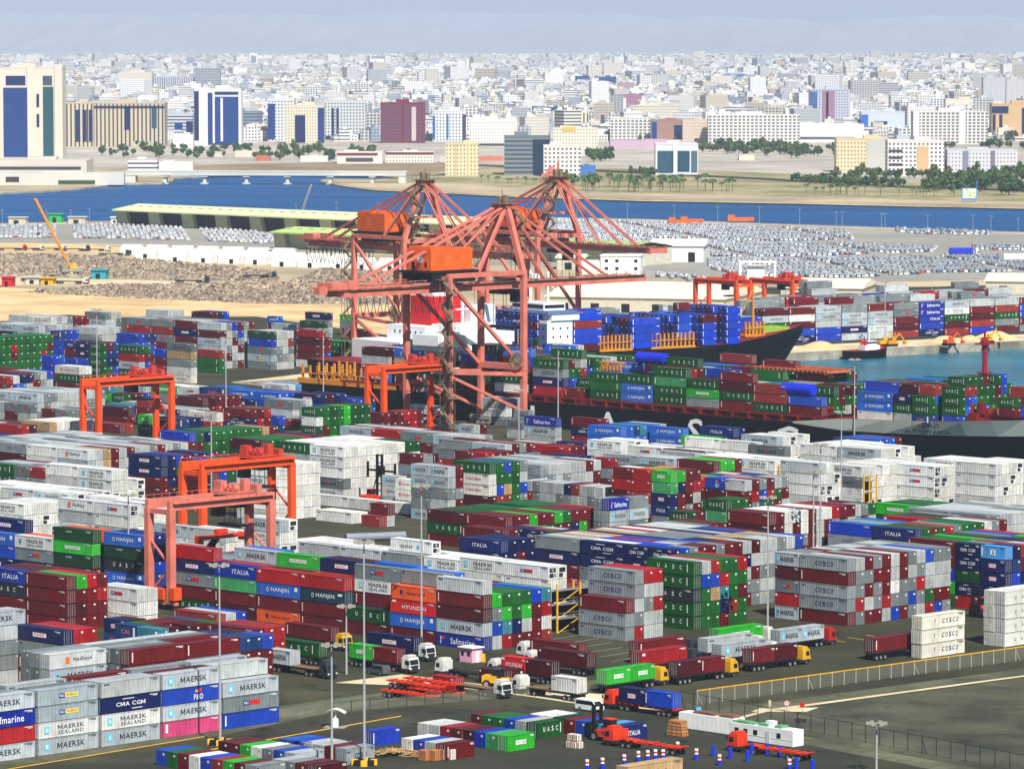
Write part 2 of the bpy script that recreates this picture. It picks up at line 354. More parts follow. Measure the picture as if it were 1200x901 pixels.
# code: (panel colour, words, marks on the long side). ('t', text, x, z, height, width, colour) and ('q', x0, x1, z0, z1, colour) in fractions of the panel
LIV = {
 'U': ((18,82,26), 'green container with spaced white letters', [('t','U',-0.24,.55,.30,.05,WHT),('t','A',-0.08,.55,.30,.05,WHT),('t','S',0.08,.55,.30,.05,WHT),('t','C',0.24,.55,.30,.05,WHT),('q',.37,.388,.25,.85,WHT)]),
 'k': ((38,44,46), 'charcoal container with spaced white letters', [('t','U',-0.24,.55,.30,.05,WHT),('t','A',-0.08,.55,.30,.05,WHT),('t','S',0.08,.55,.30,.05,WHT),('t','C',0.24,.55,.30,.05,WHT)]),
 'W': ((228,228,216), 'white container with spaced grey letters', [('t','U',-0.24,.5,.26,.045,(120,130,120)),('t','A',-0.08,.5,.26,.045,(120,130,120)),('t','S',0.08,.5,.26,.045,(120,130,120)),('t','C',0.24,.5,.26,.045,(120,130,120))]),
 'E': ((38,178,34), 'bright green container with a white name band', [('q',-.2,.2,.38,.64,WHT),('t','EVERGREEN',0,.51,.17,.36,(24,110,30))]),
 'M': ((176,186,190), 'pale grey container with a blue square and dark letters', MK+[('t','MAERSK',.04,.5,.34,.46,INK)]),
 'S': ((226,228,222), 'off-white container with a blue square and two lines of lettering', MK+[('t','MAERSK',.04,.62,.26,.44,(70,80,86)),('t','SEALAND',.04,.3,.22,.42,(96,106,110))]),
 'C': ((140,148,150), 'grey container with spaced dark blue letters', [('t','C',-.14,.5,.33,.058,NAVY_T),('t','O',-.06,.5,.33,.058,NAVY_T),('t','S',.02,.5,.33,.058,NAVY_T),('t','C',.10,.5,.33,.058,NAVY_T),('t','O',.18,.5,.33,.058,NAVY_T),('q',-.46,-.38,.74,.80,NAVY_T)]),
 'c': ((236,232,212), 'cream container with spaced dark blue letters', [('t','C',.0,.5,.33,.055,NAVY_T),('t','O',.08,.5,.33,.055,NAVY_T),('t','S',.16,.5,.33,.055,NAVY_T),('t','C',.24,.5,.33,.055,NAVY_T),('t','O',.32,.5,.33,.055,NAVY_T),('t','Y',-.2,.55,.3,.035,INK)]),
 'H': ((24,98,200), 'mid blue container with white lettering', [('t','O',-.25,.5,.34,.06,WHT),('t','HANJIN',.04,.5,.28,.42,WHT),('q',.38,.45,.55,.85,WHT)]),
 'h': ((22,58,72), 'dark teal container with white lettering', [('t','O',-.22,.5,.34,.06,WHT),('t','HANJIN',.07,.5,.28,.42,WHT),('q',.36,.46,.62,.8,WHT)]),
 'P': ((112,124,124), 'slate grey container with a blue and red name block', [('q',-.15,-.03,.38,.66,(24,40,130)),('q',-.03,.16,.38,.66,(214,44,36)),('t','P&O',-.09,.52,.16,.08,WHT),('t','Nedlloyd',.065,.52,.15,.16,(120,24,28))]),
 'p': ((156,172,178), 'grey-blue container with a blue and yellow name block', [('q',-.15,-.05,.38,.66,(24,40,130)),('q',-.05,.17,.38,.66,(226,200,70)),('t','P&O',-.10,.52,.16,.07,WHT),('t','Nedlloyd',.06,.52,.15,.17,(30,40,110))]),
 'V': ((224,226,222), 'white reefer with a blue and red name block', [('q',-.13,-.03,.40,.64,(24,40,130)),('q',-.03,.14,.40,.64,(206,44,44)),('t','P&O',-.08,.52,.15,.07,WHT),('t','Nedlloyd',.055,.52,.14,.14,(120,24,28))]),
 'O': ((12,60,170), 'blue container with a small flag and white letters', [('t','P&O',.12,.34,.34,.16,WHT),('q',.06,.12,.62,.78,(216,160,40)),('q',.12,.17,.62,.86,(206,50,50))]),
 'A': ((12,26,80), 'navy container with white block letters between two arcs', [('t','CMA CGM',0,.5,.24,.5,WHT),('q',-.14,.06,.80,.84,WHT),('q',.02,.2,.16,.20,WHT)]),
 'Y': ((232,228,214), 'white container with crimson letters', [('t','YANG MING',.07,.5,.22,.44,(196,40,66)),('q',-.26,-.22,.3,.72,(196,40,66)),('q',-.29,-.19,.56,.62,(196,40,66))]),
 'I': ((10,48,156), 'royal blue container with white capitals', [('t','ITALIA',.14,.5,.34,.4,WHT)]),
 'i': ((22,40,110), 'dark blue container with white capitals', [('t','ITALIA',.0,.5,.3,.36,WHT)]),
 'F': ((10,40,150), 'deep blue container with white script', [('t','Safmarine',.06,.48,.42,.52,WHT),('q',-.42,-.405,.2,.75,WHT),('q',-.405,-.33,.55,.72,(206,60,60))]),
 'N': ((206,210,208), 'pale grey container with an orange slash and small dark name', [('t','Nedlloyd',.08,.5,.24,.32,INK),('q',-.22,-.15,.3,.72,(232,108,44))]),
 'D': ((232,232,226), 'white reefer with a short dark name and blue emblem', [('t','DELMAS',-.12,.45,.2,.3,INK),('q',.13,.2,.32,.62,(104,186,226))]),
 'y': ((216,26,22), 'red container with bold white letters', [('t','HYUNDAI',.02,.48,.28,.52,WHT),('q',-.46,-.38,.76,.9,WHT)]),
 'L': ((104,112,112), 'dark grey container with black lettering', [('t','Sea-Land',.02,.5,.34,.5,INK),('q',.0,.04,.36,.66,REDT)]),
 'n': ((16,28,82), 'navy container with a white and pink name block', [('q',-.16,.14,.36,.64,WHT),('t','EMC',-.01,.5,.22,.24,(206,60,110))]),
 'x': ((22,66,34), 'dark green container with a tiny white name', [('t','FLORENS',-.1,.74,.12,.16,WHT)]),
 'm': ((106,18,20), 'maroon container', [('q',-.465,-.445,.2,.85,(228,214,206))]),
 'K': ((78,14,18), 'dark maroon container', [('q',-.46,-.42,.78,.88,WHT)]),
 'r': ((170,14,18), 'red container', [('q',-.46,-.40,.7,.86,WHT)]),
 'R': ((206,24,30), 'bright red container with small white letters', [('t','K LINE',.0,.5,.24,.3,WHT)]),
 'o': ((236,88,26), 'orange container with a small dark mark', [('t','Hapag-Lloyd',.06,.5,.2,.42,(90,40,30)),('q',-.29,-.23,.4,.68,NAVY_T)]),
 'b': ((14,66,182), 'plain blue container', [('q',-.47,-.45,.2,.85,WHT)]),
 'B': ((8,56,184), 'bright blue container', [('q',-.47,-.45,.2,.85,WHT)]),
 'z': ((70,150,214), 'light blue container with a white square', [('q',-.1,.12,.3,.72,WHT),('q',-.02,.04,.36,.66,NAVY_T),('q',-.46,-.43,.2,.85,WHT)]),
 'T': ((60,136,152), 'teal container', [('q',.34,.42,.3,.8,WHT)]),
 'q': ((28,60,112), 'steel blue container with a small red and white name', [('t','CAI',-.02,.5,.3,.3,(226,120,130)),('q',.36,.42,.2,.85,WHT)]),
 'g': ((128,136,136), 'mid grey container', [('q',-.46,-.40,.76,.86,(60,66,80))]),
 'l': ((186,192,190), 'light grey container', [('q',-.46,-.36,.78,.86,(60,70,90))]),
 'w': ((230,230,222), 'white container', [('q',-.46,-.36,.76,.83,(90,110,150))]),
 'G': ((26,100,32), 'green container', [('q',.38,.40,.25,.85,WHT)]),
 't': ((192,156,106), 'tan container', [('t','C A I',0,.5,.2,.4,(120,110,80))]),
 'a': ((66,158,92), 'sea green container', [('q',-.46,-.44,.2,.85,WHT)]),
 'j': ((206,70,120), 'pink container', [('q',-.46,-.42,.3,.85,WHT)]),
 'X': ((150,44,34), 'rust red container', [('q',-.465,-.45,.2,.85,(230,214,200))]),
}
for _k, _v in [kv for kv in LIV.items() if kv[0] not in 'UGHhqT']:   # the small number line every container carries
    _v[2].extend([('q', .33, .46, .86, .90, WHT if sum(_v[0]) < 420 else (80,86,92)), ('q', .38, .46, .79, .82, WHT if sum(_v[0]) < 420 else (80,86,92))])
PALS = {'mix': 'mmmKKrUGElMgPCnAbHwoXXT', 'grey': 'gglllMPCgLm', 'white': 'wwwwwwwSV', 'green': 'UUGGGUEm', 'dark': 'nAqbmKGxi', 'maroon': 'mmKmXrm', 'ship': 'UUUGmKHbXlG', 'blue': 'bBHbqmbi', 'lg': 'lllgglM', 'cos': 'llllgglmmr', 'tops': 'gglmnnArwbtl'}
CONT = []                                            # every container: dict
OCC = {}                                             # footprints taken, per frame
def frame_pt(fr, a, b):
    if fr == 'pq': return XY(a, b)
    return Q2(a, b)
ANG = {('pq','A'): -math.pi/4, ('pq','B'): math.pi/4, ('q2','A'): math.radians(36)-math.pi/2, ('q2','B'): math.radians(36)}
def free(fr, a0, a1, b0, b1, z0=0):
    for (c0, c1, d0, d1, zz) in OCC.get(fr, ()):
        if a0 < c1-0.02 and a1 > c0+0.02 and b0 < d1-0.02 and b1 > d0+0.02 and abs(zz-z0) < 0.5: return False
    return True
def column(fr, o, a, b, L, codes, z0=0.0, blk='', bay=0, row=0, jit=0.0):
    """one stack; a, b = centre in the frame; codes bottom to top"""
    ha, hb = (L/2, CW/2) if o == 'A' else (CW/2, L/2)
    if fr == 'q2': ha, hb = hb, ha
    if not free(fr, a-ha, a+ha, b-hb, b+hb, z0): return False
    OCC.setdefault(fr, []).append((a-ha, a+ha, b-hb, b+hb, z0))
    x, y = frame_pt(fr, a, b)
    rr = random.Random(zlib.crc32(f'{a:.1f},{b:.1f}'.encode()))
    for t, c in enumerate(codes):
        j = rr.uniform(-jit, jit)
        CONT.append(dict(x=x+math.cos(ANG[fr, o])*j, y=y+math.sin(ANG[fr, o])*j, z=z0+t*CH, L=L, o=o, ang=ANG[fr, o], code=c, blk=blk, bay=bay, row=row, tier=t, n=len(codes)))
    return True
L40, L20 = 12.19, 6.06
def block(key, x, y, n, bays, rows, pal='mix', o='A', front=None, ends=None, hr=None, hb=None, ov=None, var=0.25, z0=0.0, fr='pq', b0=0, seed=None, gap=0.32, rgap=0.16):
    """x, y: pixel of the near top corner; n tiers; bays = string of '4' / '2' outward from that corner; ends = strings per row of tiers, top first"""
    c = G(x, y, z0+n*CH); rr = random.Random(zlib.crc32(key.encode()))
    if fr == 'pq': p, q = PQ(c)
    else:
        d = Vector((c.x, c.y))-QO; p, q = d.dot(QW), d.dot(QN)
    pos = -b0*(L40+gap)
    for bi, ch in enumerate(bays):
        L = L40 if ch == '4' else L20
        for r in range(rows):
            h = n
            if hr: h = int(hr[r % len(hr)])
            if hb and r == 0: h = int(hb[bi])
            elif hb: h = max(1, int(hb[bi]) if not hr else h)
            fixed = False
            codes = None
            if r == 0 and front and bi < len(front) and front[bi]: codes = front[bi]; fixed = True
            elif bi == 0 and ends and r < len(ends[0]):
                codes = ''.join(e[r] for e in reversed(ends) if r < len(e) and e[r] != '.'); fixed = True
            if codes is None:
                if not fixed and rr.random() < var and h > 1: h -= 1
                P = PALS[pal]; codes = ''.join(rr.choice(P) for _ in range(h))
            if r == 0 and fixed and False: pass
            if ov:
                cl = list(codes)
                for (ob, orw, ot), oc in ov.items():
                    if ob == bi and orw == r:
                        while len(cl) <= ot: cl.append(rr.choice(PALS[pal]))
                        cl[ot] = oc
                codes = ''.join(cl)
            if o == 'A': a, b = p-pos-L/2, q+CW/2+r*(CW+rgap)
            else: a, b = p-CW/2-r*(CW+rgap), q+pos+L/2
            if fr == 'q2':                                # far quay: long side along t, rows inland
                a, b = p+pos+L/2, q-CW/2-r*(CW+rgap)
            column(fr, o, a, b, L, codes, z0, key, bi, r, 0.08)
        pos += L+gap
exec_blocks = []
B = block
# ------------------------------------------------------------ the stacks (front ones first; where two would overlap the earlier one stands)
B('cosco', 993,655,5,'42',12,'cos',front=['mCCmC','MrPKM'],ends=['glmgmlmglbgg','lggmmlmlglll','lgmgmwggrlll','mrlgrggbgGmm','mgmmlbmglrbg'],hr='5',var=0)
B('uasc', 812,659,5,'4',6,'green',front=['UUkUU'],ends=['GlrGGr','GbbrGG','gGtTGm','GGGnXG','GGGmGG'])
B('cos2', 733,703,3,'4',4,'grey',front=['CCm'],hr='3555',ends=['.Krr','.lll','llgr','lgll','lrll'],ov={(0,1,3):'C',(0,1,4):'C',(0,0,0):'C',(0,0,1):'C',(0,0,2):'m'})
B('wall', 565.5,681,5,'4444444',7,'mix',front=['FMKml','mHyo','mU','mmhr','omHr','KmaI','UmPnr'],hr='5455444',ends=['mEGGGB','KgEGEm','.....','lbTnlm','gmrmmm'],ov={(0,1,0):'l',(2,1,3):'S',(2,1,4):'P',(1,1,4):'g'},var=0.35)
B('mar', 77.5,676,4,'44',4,'maroon',front=['mmmm','mmkI'],ends=['mErm','mmmr','mKmm','mmmm'])
B('grn', 107.5,622,5,'444',2,'mix',front=['KmxEx','mnPS','bnbH'],ends=['xo','EU','xb','mG','mm'])
B('hjc', 167.5,628,5,'4',3,'blue',front=['rHkxH'],var=0.2)
B('wht1', 124,694.5,3,'4',5,'white',front=['gWw'],var=0)
B('nav1', 146.5,727,2,'2',2,front=['qn'],ends=['nK','qq'])
B('nav2', 186,737,2,'22',6,'dark',front=['qT','qq'],var=0.1)
B('nav3', 282,747,3,'22',3,'dark',front=['Xmq','Xmq'],ends=['qqb','Kmm','mXm'],var=0)
B('red3', 297,737,3,'4',3,'maroon',front=['mmm'],ends=['mrr','mmr','rmm'])
B('brn2', 253,720,2,'4',3,'mix',front=['mX'],ends=['Xlb','lmb'])
# lower left stacks, long side to the right
B('lla', 44.6,809,4,'44444',7,'grey','B',front=['MrFM','MSpp','MSAl','jMOM','bPM'],b0=1,hr='4434333',hb='44443',gap=0.7,var=0.3)
B('llb', 152,762,4,'44',3,'grey','B',front=['gMmm','bMgm'],var=0.5)
B('llc', 58,767,4,'444','3','grey','B') if False else B('llc', 58,767,4,'444',3,'grey','B',front=['mMMN','mgXr','gMBM'],var=0.4,b0=0)
B('lld', -10,756,5,'4',3,'grey','B',front=['MMMgS'],var=0.5)
B('lle', 73,739,4,'4',3,'mix',front=['mmgn'],ends=['nrr','Blm','mml','grb'])
B('llf', -24,722,5,'4',3,'lg','B',front=['MMggp'],var=0.3)
B('cosw', 1080.5,722,3,'4',1,o='B',front=['ccc'])
B('uasw', 1178,693,4,'44',2,'white','B',front=['WWWW','WWWW'],ends=['WW','WW','WW','WW'])
B('cma', 1177.5,641,5,'224',9,'mix',front=['nAnnz','rAxAA','GEBmm'],ends=['znXlmb','nqmmng','nBnKXm','nnbGmr','nrmmgb'],ov={(0,0,3):'n'},var=0.15)
B('nvl', 1072.5,621,3,'44',12,'mix',front=['lxi','mCB'],ends=['iGmGrgGGGwgm','xnGmGbgGrGmm','lgmGgmlGmmgr'],var=0.15)
B('mwl', 901,602,4,'4',11,'maroon',front=['mKKm'],ends=['mmwwwmwwrmm','mmwmwmlmgml','mlmmgmlmmlm','lmmwmmwmlmm'])
B('csr', 1163,604,2,'44',9,'lg',front=['gP','gC'],var=0.1)
B('csr2', 1216,603,2,'4',8,'grey',front=['Gl'])
B('gn1', 1073,593,2,'4',5,'green',front=['UE'],ends=['EUGGG','GGGGG'])
B('ugr', 966,596,2,'22',9,'grey',front=['mP','mU'],ends=['PlmllgGlr','mgmlgmlgm'])
B('big', 787,644,5,'2244',15,'tops',front=['gglnA','gglnA','mlgAA'],ends=['AbgmmgmmlKllglb','gmlgmlgmnlllggn','lmgbgmgllmgglrm','gmmglmlgggllgbr','lmgmgllmmglgrgm'],var=0.0)
B('mar2', 736.5,624.5,3,'4',12,'maroon',front=['GKm'],ends=['momGXbGmbGmm','mmrmGmmgmmmb','mmmgmmGmlmrm'],var=0)
B('ucm', 688,627.5,3,'2222',3,'mix',front=['mGU','mgU','KmA','mGA'],var=0)
B('gm2', 592,606,3,'44',12,'green',front=['Knm','mUK'],ends=['mmmEmmEGmmmr','mEmmEGmmnEmm','mmgmmlnmEmmm'],var=0.1)
B('nv2', 586,634,3,'4',4,'dark',front=['nni'],ends=['iAnn','nnmA','mmKn'])
B('mr3', 588,621,3,'4',2,'maroon',front=['mmm'])
B('gd2', 697,649,2,'44',2,'green',front=['xx','mK'])
B('mr4', 729,641,3,'4',3,'maroon',front=['bnm'])
B('cm2', 770,653,3,'22',3,'dark',front=['nbA','nnA'])
B('bl2', 704,663,3,'4',2,'blue',front=['lgB'])
B('rfr', 643,664,4,'44',2,'white',front=['wwwV','wwwS'],ends=['Vw','ww','ww','ww'])
B('sea', 546,657,3,'4444',4,'white',front=['wwS','wlg','wwl','wwl'],ov={(1,1,3):'D'},var=0.4)
B('pkw', 328,610,4,'4',2,'white',front=['SSSM'],var=0)
B('lww', 382,637,2,'4',4,'white',front=['ww'],var=0.1)
B('lw2', 265,622,3,'44',3,'white',front=['wwl','wwM'],var=0.3)
B('flat1', 412,601,1,'4',2,'white'); B('flat2', 536,596,1,'4444',1,'white')
B('rot1', 444,592,2,'2',2,'mix',front=['X']); B('rot2', 520,614,2,'2',1,front=['mT'])
B('bigw', 402.5,524,5,'44',10,'white',front=['SLwSS','wwwlU'],ends=['SwwwwwwwUU','SwwwwwwSww','wwwwlwwwww','LwwwwwwSww','Swwwwwwwww'],var=0)
B('bw2', 318,546,5,'4',6,'white',front=['wwSSw'],ends=['wwwwww','wwwwww','SwwwwS','wwwwww','wwwwww'],var=0)
B('g20', 525,547,5,'22',3,'grey',front=['MlgMM','MgPMM'],ends=['Mmw','gmg','Pgl','lmg','Pgm'],var=0)
B('ym', 573,543,5,'4',5,'green',front=['YKYYU'],ends=['UGbGg','GGGUl','GbtGb','GXXGg','GGXGl'],var=0)
B('g3', 468,558,3,'2',1,front=['lNM']); B('g4', 484,562,3,'2',1,front=['lYY']); B('g5', 478,533,5,'2',2,'grey',front=['glgFM'])
B('cosb', 634,545,4,'44',8,'grey',front=['CBCC','CmCC'],ends=['ClllllmlG','CglglllmG','BmgbllgmG','Cbllmlgmm'],var=0)
B('boxl', 706.6,571,3,'2',10,'grey','B',front=['llN'],ends=['NllXnlllgl','lgllggllgr','gbXXblglrb'],var=0)
B('saf', 715,585,4,'22',2,'grey','B',front=['PMMF','PPMg'],var=0)
B('ev2', 786,553,5,'222',4,'mix',front=['ginaE','mgXrr','mrKrm'],ends=['EEmm','nAmr','GmKl','imgm','gmlm'],var=0)
B('po2', 873,563,4,'222',6,'mix',front=['PKml','mrKO','nGmR'],ends=['lmgmlg','mrbXGm','mgGGml','glGmmg'],var=0)
B('ua2', 850,586,4,'2',3,'green',front=['gGaU'],ends=['UGG','aGU','GGG','gGm'])
B('ua3', 807,600,3,'2',3,'green',front=['gmU']); 
B('mg3', 836,541,4,'4',4,'maroon',front=['mmmm'],ends=['mEEm','mGGm','mmmm','mmmm'])
B('mg4', 818,529,3,'4',1,'maroon')
B('grt', 743,549,3,'2',3,'mix',front=['rmP'],ends=['PmK','mrr','Kmm'])
B('rd4', 716,537,3,'2',1,front=['mgr']); B('mk4', 790,538,3,'44',3,'grey',front=['MgM','lgM'],ends=['Mll','MgM','lgm'])
B('sw1', 728,518,3,'4',4,'white',front=['wwS'],var=0.2); B('sw2', 776,525,3,'4',4,'white',front=['wwV'],var=0.2); B('sw3', 815,531,3,'4',4,'white',front=['wwl'],var=0.2)
B('sw4', 870,520,4,'44',3,'white',front=['wwww','wlwE'],var=0.2)
B('sw5', 910,512,4,'4',5,'white',front=['wwwM'],var=0.2); B('sw6', 919,524,4,'4',1,front=['wwwL'])
B('sw7', 908,540,4,'44',4,'white',front=['wwwS','wwww'],var=0.2)
B('sw8', 960,543,5,'4',3,'white',front=['wwwwl'],var=0.1); B('sw9', 1010,547,4,'4',5,'white',front=['wwLS'],var=0.15)
B('swa', 1062,550,4,'44',7,'white',front=['wwwV','wwww'],var=0.2); B('swb', 1167,544,5,'4',6,'white',front=['wwwww'],ends=['wwwVww','wwwwww','wwwwgl','wwwwww','wwwwww'])
B('swc', 1025,527,4,'44',7,'white',front=['wwwM','wwww'],var=0.15); B('swd', 1128,540,4,'4',5,'white',front=['wwSS'],var=0.25); B('swe', 1215,556,4,'44',5,'white',var=0.3)
B('hj3', 1003,517,4,'4',7,'blue',front=['HHHH'],ends=['HbqHbHm','HHHHHHH','HHHHHHH','HHHHHHH'])
B('hj1', 727,501,3,'4',7,'blue',front=['HHH'],ends=['HHqTHHl','HHHHHHH','HHHHHHH']); B('hj2', 800,502,3,'4',2,'blue',front=['HHH'])
B('ita', 859,502,3,'4',2,'dark',front=['Eni'],ends=['ii','En','mE']); B('evg', 838,513,3,'4',2,'green',front=['EEE'])
B('mr5', 706,491,3,'4',1,front=['rAm']); B('sfm', 651,490,3,'4',1,front=['lMF']); B('cmn', 690,520,2,'4',3,'dark',front=['nA'])
B('nav5', 680,535,2,'4',2,'dark',front=['bA']); B('rr5', 662,524,2,'44',3,'mix',front=['mr','mK'])
B('mw6', 1055,577,1,'44',5,'maroon'); 
B('red6', 472,505,3,'44',4,'grey',front=['lmr','lgM'],var=0.1); B('mp6', 545,512,3,'444',4,'grey',front=['mgM','lmP','rgP'],var=0.15)
B('mm6', 592,521,3,'44',5,'grey',front=['lgM','rgg'],var=0.2); B('sn6', 513,476,2,'4',1,front=['nS']); B('sp6', 593,468,3,'4',3,'grey',front=['gSp'],var=0)
B('sm6', 612,482,3,'2',2,'grey'); B('r26', 572,531,3,'22',4,'maroon',front=['lmr','grm']); B('m26', 555,498,2,'2',2,front=['gM'],ends=['Mm','gm'])
B('rdd', 450,484,3,'2',6,'maroon',front=['mmm'],var=0.1); B('ugs', 371,478,4,'2',9,'green',front=['GUwU'],var=0.05)
# left and middle rows
B('lft1', 103,528,3,'4444',14,'lg',front=['wMN','mww','gKC','GmC'],ends=['Nltmlmllgmlglm','Mltmlllgmmglll','wlmllgmllgmllg'],var=0.05)
B('lft2', 72,551,2,'2224',5,'grey',front=['gl','gr','gP','UU'],var=0)
B('whl1', 131,551,4,'44',4,'white',front=['wwSS','wwww'],hr='4433'); B('whl2', 80,579,3,'444',5,'white',front=['wwS','wwV','www'],var=0.25)
B('whl3', 28,591,3,'4',5,'white',front=['SSS'],ends=['SSwww','Swwww','wwwww'],var=0.1); B('whl4', 152,592,4,'44',5,'white',front=['wlwV','wwlN'],hr='4344'); B('whl5', 60,603,2,'44',5,'white',var=0.3)
B('whl6', -8,570,3,'4',6,'white',var=0.3)
B('emc', 188,535,4,'4',4,'dark',front=['mmnn'],ends=['nnbm','nnGq','mnnm','mmGm'],var=0); B('em2', 224,532,4,'4',3,'dark',front=['mmmn'])
B('mg7', 248,541,4,'4',6,'mix',front=['mKmK'],ends=['KbmGnX','mbGGnm','KmbbGm','mGmnmm'],var=0)
B('ggr', 222,507.5,3,'4',12,'green',front=['GUB'],ends=['BGnGGGGGGGtm','GmGGUGmGGnmG','GGGmGGGmGGGm'],var=0)
B('mgn', 305,516,3,'4',9,'green',front=['mxK'],ends=['KGGGGGrnm','xGmGGGGnm','mGGGmGGGG'],var=0)
B('ctn', 58,495,3,'4',6,'white',front=['lgt'],hr='3',var=0.1); B('ct2', 48,506,2,'4',2,'grey',front=['ng']); B('ct3', 26,499,3,'44',2,'mix',front=['bHr','bHC'])
B('lg4', 44,462,3,'44',10,'lg',front=['glM','llM'],var=0.1); B('lg5', 36,474,2,'222',9,'lg',front=['lP','mP','ll'],var=0.15); B('lg6', 80,481,2,'22',5,'grey',front=['mP','gm'])
B('ymu', 93,430,3,'4',2,front=['mUY'],ends=['Yw','UG','mm'],var=0); B('mg8', 25,437,3,'44',5,'maroon',front=['mmm','mXm'],ends=['mmglb','mXmgl','ggmml']); B('mg9', 8,441,3,'4',5,'mix',front=['mmX'])
B('bl9', 62,417,4,'2',2,'blue')
B('gwl', -8,396,5,'4',10,'green',front=['GGUGG'],ends=['GGUGGUGGGG','GGGrGGUGGm','GUGmGGGGrG','GGGGGGGGGg','UGGGGGGGGG'],var=0)
B('nn1', 118,402,5,'222',3,'dark',front=['GUUUU','nnbnn','BbBmi'],var=0); B('uu2', 163,406,4,'4',3,'mix',front=['UMrU'],ends=['UGb','rmm','Mbr','Uml'],var=0)
B('bb2', 163,392,5,'4',3,'blue',front=['gmnbB'],var=0); B('br2', 194,410,4,'2',2,'mix',front=['brmB'],ends=['Bb','mr','bb','rX'])
B('ywt', 224,403,5,'4',1,front=['YwgtL']); B('grd', 257,411,3,'4',1,front=['GGX'],var=0)
B('lwl', 259,379,6,'4444',6,'grey',front=['gglMml','lgmmnm','mPmPXg','gmgMrP'],ends=['lgBmgm','mlgblt','Mlmglb','mglmgm','gmlllg','llgmll'],var=0)
B('gbp', 318,389,5,'4',4,'grey',front=['gpPBx'],ends=['xlll','bllX','Pglg','pggl','glll'],var=0); B('rst', 375,387,5,'4',2,front=['wmmKr'],ends=['rg','Km','mm','mb','wl'],var=0)
B('bk1', 124,366.5,4,'4',3,'grey',front=['lgMP'],var=0.2); B('bk2', 60,372,4,'44',4,'lg',front=['glmY','lrgl'],var=0.2); B('bk3', 92,371,4,'4',2,'maroon',front=['mgmm'])
B('bk4', 46,382,5,'44',5,'lg',front=['mgglM','lggnM']); B('bk5', 72,388,5,'2',3,'blue'); B('bk6', 113,384,5,'4',4,'lg',front=['gmlgl'])
B('bk7', 197,364,6,'4',3,'lg',front=['ggmlgl'],var=0.2); B('bk8', 176,373,6,'4',3,'grey',front=['ggKrPP'],var=0); B('bk9', 152,381,5,'4',3,'lg',var=0.2)
B('bka', 250,366,5,'4',3,'dark',front=['gmlgK'],ends=['Knb','mmb','gml','lmg','gml'])
B('bkb', 345,380,4,'4',2,'mix',front=['glgl']); B('bkc', 378,377,4,'4',1,front=['glmx']); B('bkd', 384,367,5,'4',1,front=['mglgn'])
B('bke', 408,392,3,'4',2,'green'); B('bkf', 430,386,2,'4',1,front=['mK']); B('bkg', 326,371,4,'2',1,front=['mgmH']); B('bkh', 411,369,3,'2',1,front=['mgE'])
B('hn2', 331,461,3,'444',4,'blue',front=['mbH','mnH','blq'],var=0.15); B('nv8', 377,463,3,'44',4,'dark',front=['nbn','mbb'],var=0.2); B('ms8', 339,451,3,'4',2,front=['bmS'],ends=['Sz','ml','bm'],var=0)
B('pg8', 343,470,3,'4',3,'grey',front=['rlP'],var=0); B('am8', 294,480,3,'4',3,'maroon',front=['mAm'],var=0); B('rb8', 322,475,2,'2',4,'maroon'); B('rb9', 311,489,2,'2',3,'dark',front=['mn']); B('rbz', 337,489,2,'2',2,'dark')
B('yr8', 254,484,3,'4',2,front=['mrY'],var=0); B('nn8', 214,491,3,'22',3,'dark',var=0); B('gv8', 238,455,2,'44',3,'white',front=['lV','gE']); B('ee8', 279,453,2,'2',2,'green',front=['EE']); B('mm8', 237,466,3,'4',6,'maroon',front=['mGK'],var=0.1); B('uu8', 295,467,3,'2',2,'green'); B('tb8', 222,480,2,'444',4,'lg',front=['bl','gb','lT'])
B('mx1', 175,468,3,'2',5,'maroon',var=0); B('mx2', 150,478,2,'4',3,'maroon',front=['mK']); B('mx3', 178,487,3,'2',3,'mix',front=['mUE','rAn'],var=0); B('mx4', 195,481,2,'22',3,'dark'); B('mx5', 146,452,3,'22',4,'mix'); B('mx6', 140,487,2,'4',2,'maroon')
B('hq1', 418,468,2,'44',3,'blue'); B('hq2', 400,478,2,'4',4,'green')
# ships' quay and far quay rows (frame q2): long sides face the water
def far_row(t0, bays, front, n0, rows, pal):
    for i, codes in enumerate(front):
        L = L40; a = t0 + i*(L40+0.5) + L/2
        for r in range(rows):
            rr = random.Random(i*31+r)
            cs = codes if r == 0 else ''.join(rr.choice(PALS[pal]) for _ in range(max(2, len(codes)+rr.choice((-1,0,0,1)))))
            column('q2', 'B', a, n0-CW/2-r*(CW+0.2), L, cs, 0, 'far', i, r)
far_row(-77, 12, ['gmBBB','mBBnb','bBbKm','mbbnb','bbBm','mKYXm','BBOBm','GnUMl','AbmmgG'][:6]+['GYXm','BOBB','UnGMK','AbKwm','BBlMM','lnMMg','lSMMm','XKmPg','ABIFF','XKUSM','BXKml','mgUXl','gmbbm','lMXKg'], -40, 6, 'grey')
far_row(40, 8, ['gmlMPg','mgXlRr','ggllMPl','lrgmlg','mlgbBF','mglmKl','gllmmr','lgmPll','glmgmm','mglmll'], -61, 3, 'grey')
